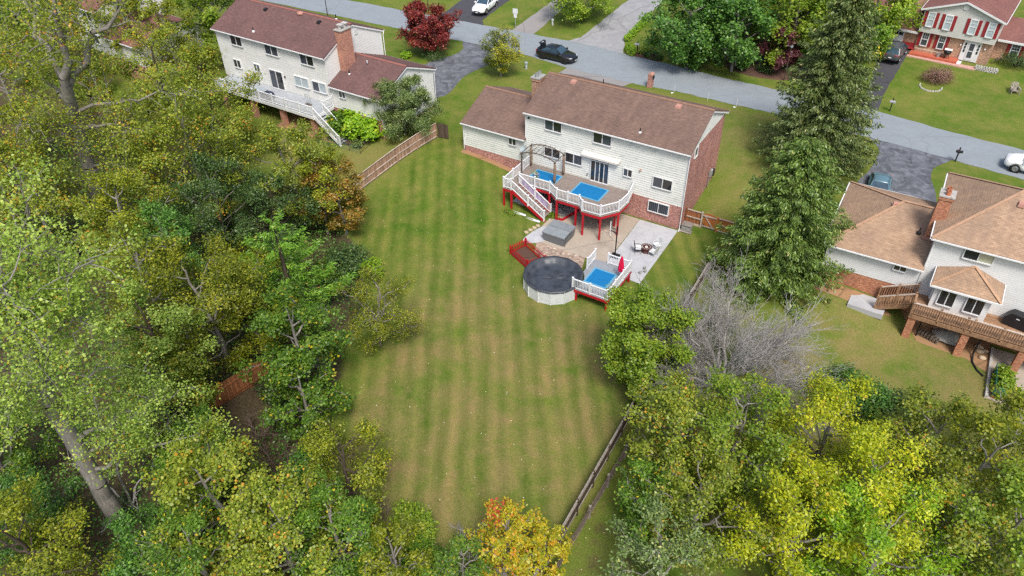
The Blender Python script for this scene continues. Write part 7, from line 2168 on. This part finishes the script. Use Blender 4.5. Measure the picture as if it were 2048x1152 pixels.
# right hand group
tree('maple_tree', 'bright green leafy tree beside the pool deck', 4.2, -18.4, 7.6, 3.0, 'lf_bright', 22000, (.2, .14), cb=.8, nl=24, ns=8, seed=611, bark='bark_dark')
bare('dead_tree', 'wide leafless grey tree in the right hand yard', 8.9, -15.6, 6.8, 5.5, 'bark_pale', 612, 26, 14, 12, 3, .14)
RIGHT = [
 (1360, 870, 4.5, 8, 3.2, 'lf_yg', 8500, (.2, .13), 'open yellow green tree at the near end of the dark fence'),
 (1470, 880, 4.5, 8.5, 3.4, 'lf_bright', 9000, (.2, .13), 'green tree in front of the leafless tree'),
 (1300, 1010, 3, 5.5, 2.2, 'lf_green', 5500, (.2, .12), 'thin green tree leaning over the dark fence'),
 (1390, 1030, 3.5, 7, 3.2, 'lf_yg', 6500, (.2, .12), 'sparse yellow green tree at the bottom centre right'),
 (1330, 1120, 3, 6, 2.6, 'lf_willow', 4500, (.2, .1), 'sparse grey green tree at the bottom edge'),
 (1640, 880, 4.5, 8.5, 3.6, 'lf_yellow', 12500, (.2, .1), 'yellow green tree below the leafless tree'),
 (1720, 1000, 5, 9, 3.8, 'lf_yellow', 14000, (.2, .1), 'brightest yellow tree at the lower right'),
 (1590, 1060, 4.5, 8, 3.2, 'lf_yellow', 11000, (.2, .1), 'yellow green tree at the bottom right of centre'),
 (1760, 1110, 5, 8.5, 3.2, 'lf_lime', 10000, (.2, .1), 'lime yellow tree at the bottom right'),
 (1855, 900, 3.6, 7, 2.9, 'lf_yg', 7500, (.2, .13), 'pale open tree below the right hand patio'),
 (1930, 960, 4.5, 8.5, 3.4, 'lf_olive', 10500, (.2, .12), 'olive tree at the right edge, lower part'),
 (1900, 1080, 4.5, 8, 3.2, 'lf_yg', 9000, (.2, .12), 'yellow green tree in the lower right corner'),
 (2020, 1090, 5, 9, 3.4, 'lf_bright', 9500, (.2, .13), 'bright green tree at the right bottom edge'),
 (2020, 900, 3.4, 6.5, 2.6, 'lf_olive', 7000, (.2, .12), 'olive tree at the right edge below the patio'),
]
for k, (px, py, zc, H, Rr, m, n, lf, lab) in enumerate(RIGHT):
    ptree('garden_tree', lab, px, py, zc, H, Rr, m, n, leaf=lf, cb=H * .16, nl=18, ns=7, seed=640 + k, group='trees at the lower right', bark='bark')
pshrub('shrub', 'dark green glossy shrub right of the leafless tree', 1690, 815, 2.3, 1.7, 2.8, 'lf_deep', 7500, (.17, .1), seed=661)
pshrub('shrub', 'dark green shrub between the glossy shrub and the yellow trees', 1790, 840, 1.6, 1.3, 2.2, 'lf_dark', 4000, (.17, .1), seed=662)

# low growth on the floor of the wood, too dense to count
def scatter(poly, n, seed):
    rng = np.random.default_rng(seed)
    xs = [p[0] for p in poly]; ys = [p[1] for p in poly]
    X = rng.uniform(min(xs), max(xs), n * 3); Y = rng.uniform(min(ys), max(ys), n * 3)
    k = in_poly(X, Y, poly)
    return X[k][:n], Y[k][:n], rng
X, Y, rng = scatter([(-28, -14), (-22.5, -15.5), (-17.6, -19), (-13, -28), (-10.5, -32.4), (-6, -35.6), (2, -39), (2, -46), (-22, -50), (-60, -34), (-60, -14)], 5200, 5)
keep = ~((X > -18.3) & (X < -14.2) & (Y > -36.5) & (Y < -28.0))
X, Y = X[keep], Y[keep]
A = np.stack([X, Y, h(X, Y) + rng.uniform(.05, 1.5, len(X)) * rng.uniform(.3, 1, len(X))], -1)
V, Q, ti = leaf_np(rng, A, 10, .34, .2, .13)
tag(put('undergrowth', np_mesh('undergrowth', V, Q, 'lf_deep', ti)), 'low green undergrowth on the floor of the left wood', 'undergrowth', kind='stuff')
X, Y, rng = scatter([(-24, -3), (-15, -5), (-10.5, -9), (4, -13), (4.6, -34), (-2, -37), (-10, -31.5), (-16, -19), (-22, -14)], 520, 8)
A = np.stack([X, Y, h(X, Y) + .045], -1)
V, Q, ti = leaf_np(rng, A, 1, .02, .07, .05, up=3., ctint=.3)
X, Y, rng = scatter([(6, -20), (14, -18), (25, -14), (25, -36), (6, -40)], 500, 9)
A = np.stack([X, Y, h(X, Y) + .045], -1)
V2, Q2, ti2 = leaf_np(rng, A, 1, .02, .07, .05, up=3., ctint=.3)
tag(put('fallen_leaves', np_mesh('fallen_leaves', np.concatenate([V, V2]), np.concatenate([Q, Q2 + len(V)]), 'lf_fallen', np.concatenate([ti, ti2]))), 'pale fallen leaves scattered over the lawns', 'leaves', kind='stuff')
tag(MB().tube([(6.2, 8.0, float(h(6.2, 8)) + .06), (6.9, 7.3, float(h(6.9, 7.3)) + .1), (7.9, 6.4, float(h(7.9, 6.4)) + .08), (8.6, 5.4, float(h(8.6, 5.4)) + .06)], [.02, .04, .05, .04], 6).obj('fallen_branch', 'bark_pale'), 'pale fallen branch on the grass beside the broad spruce', 'branch')
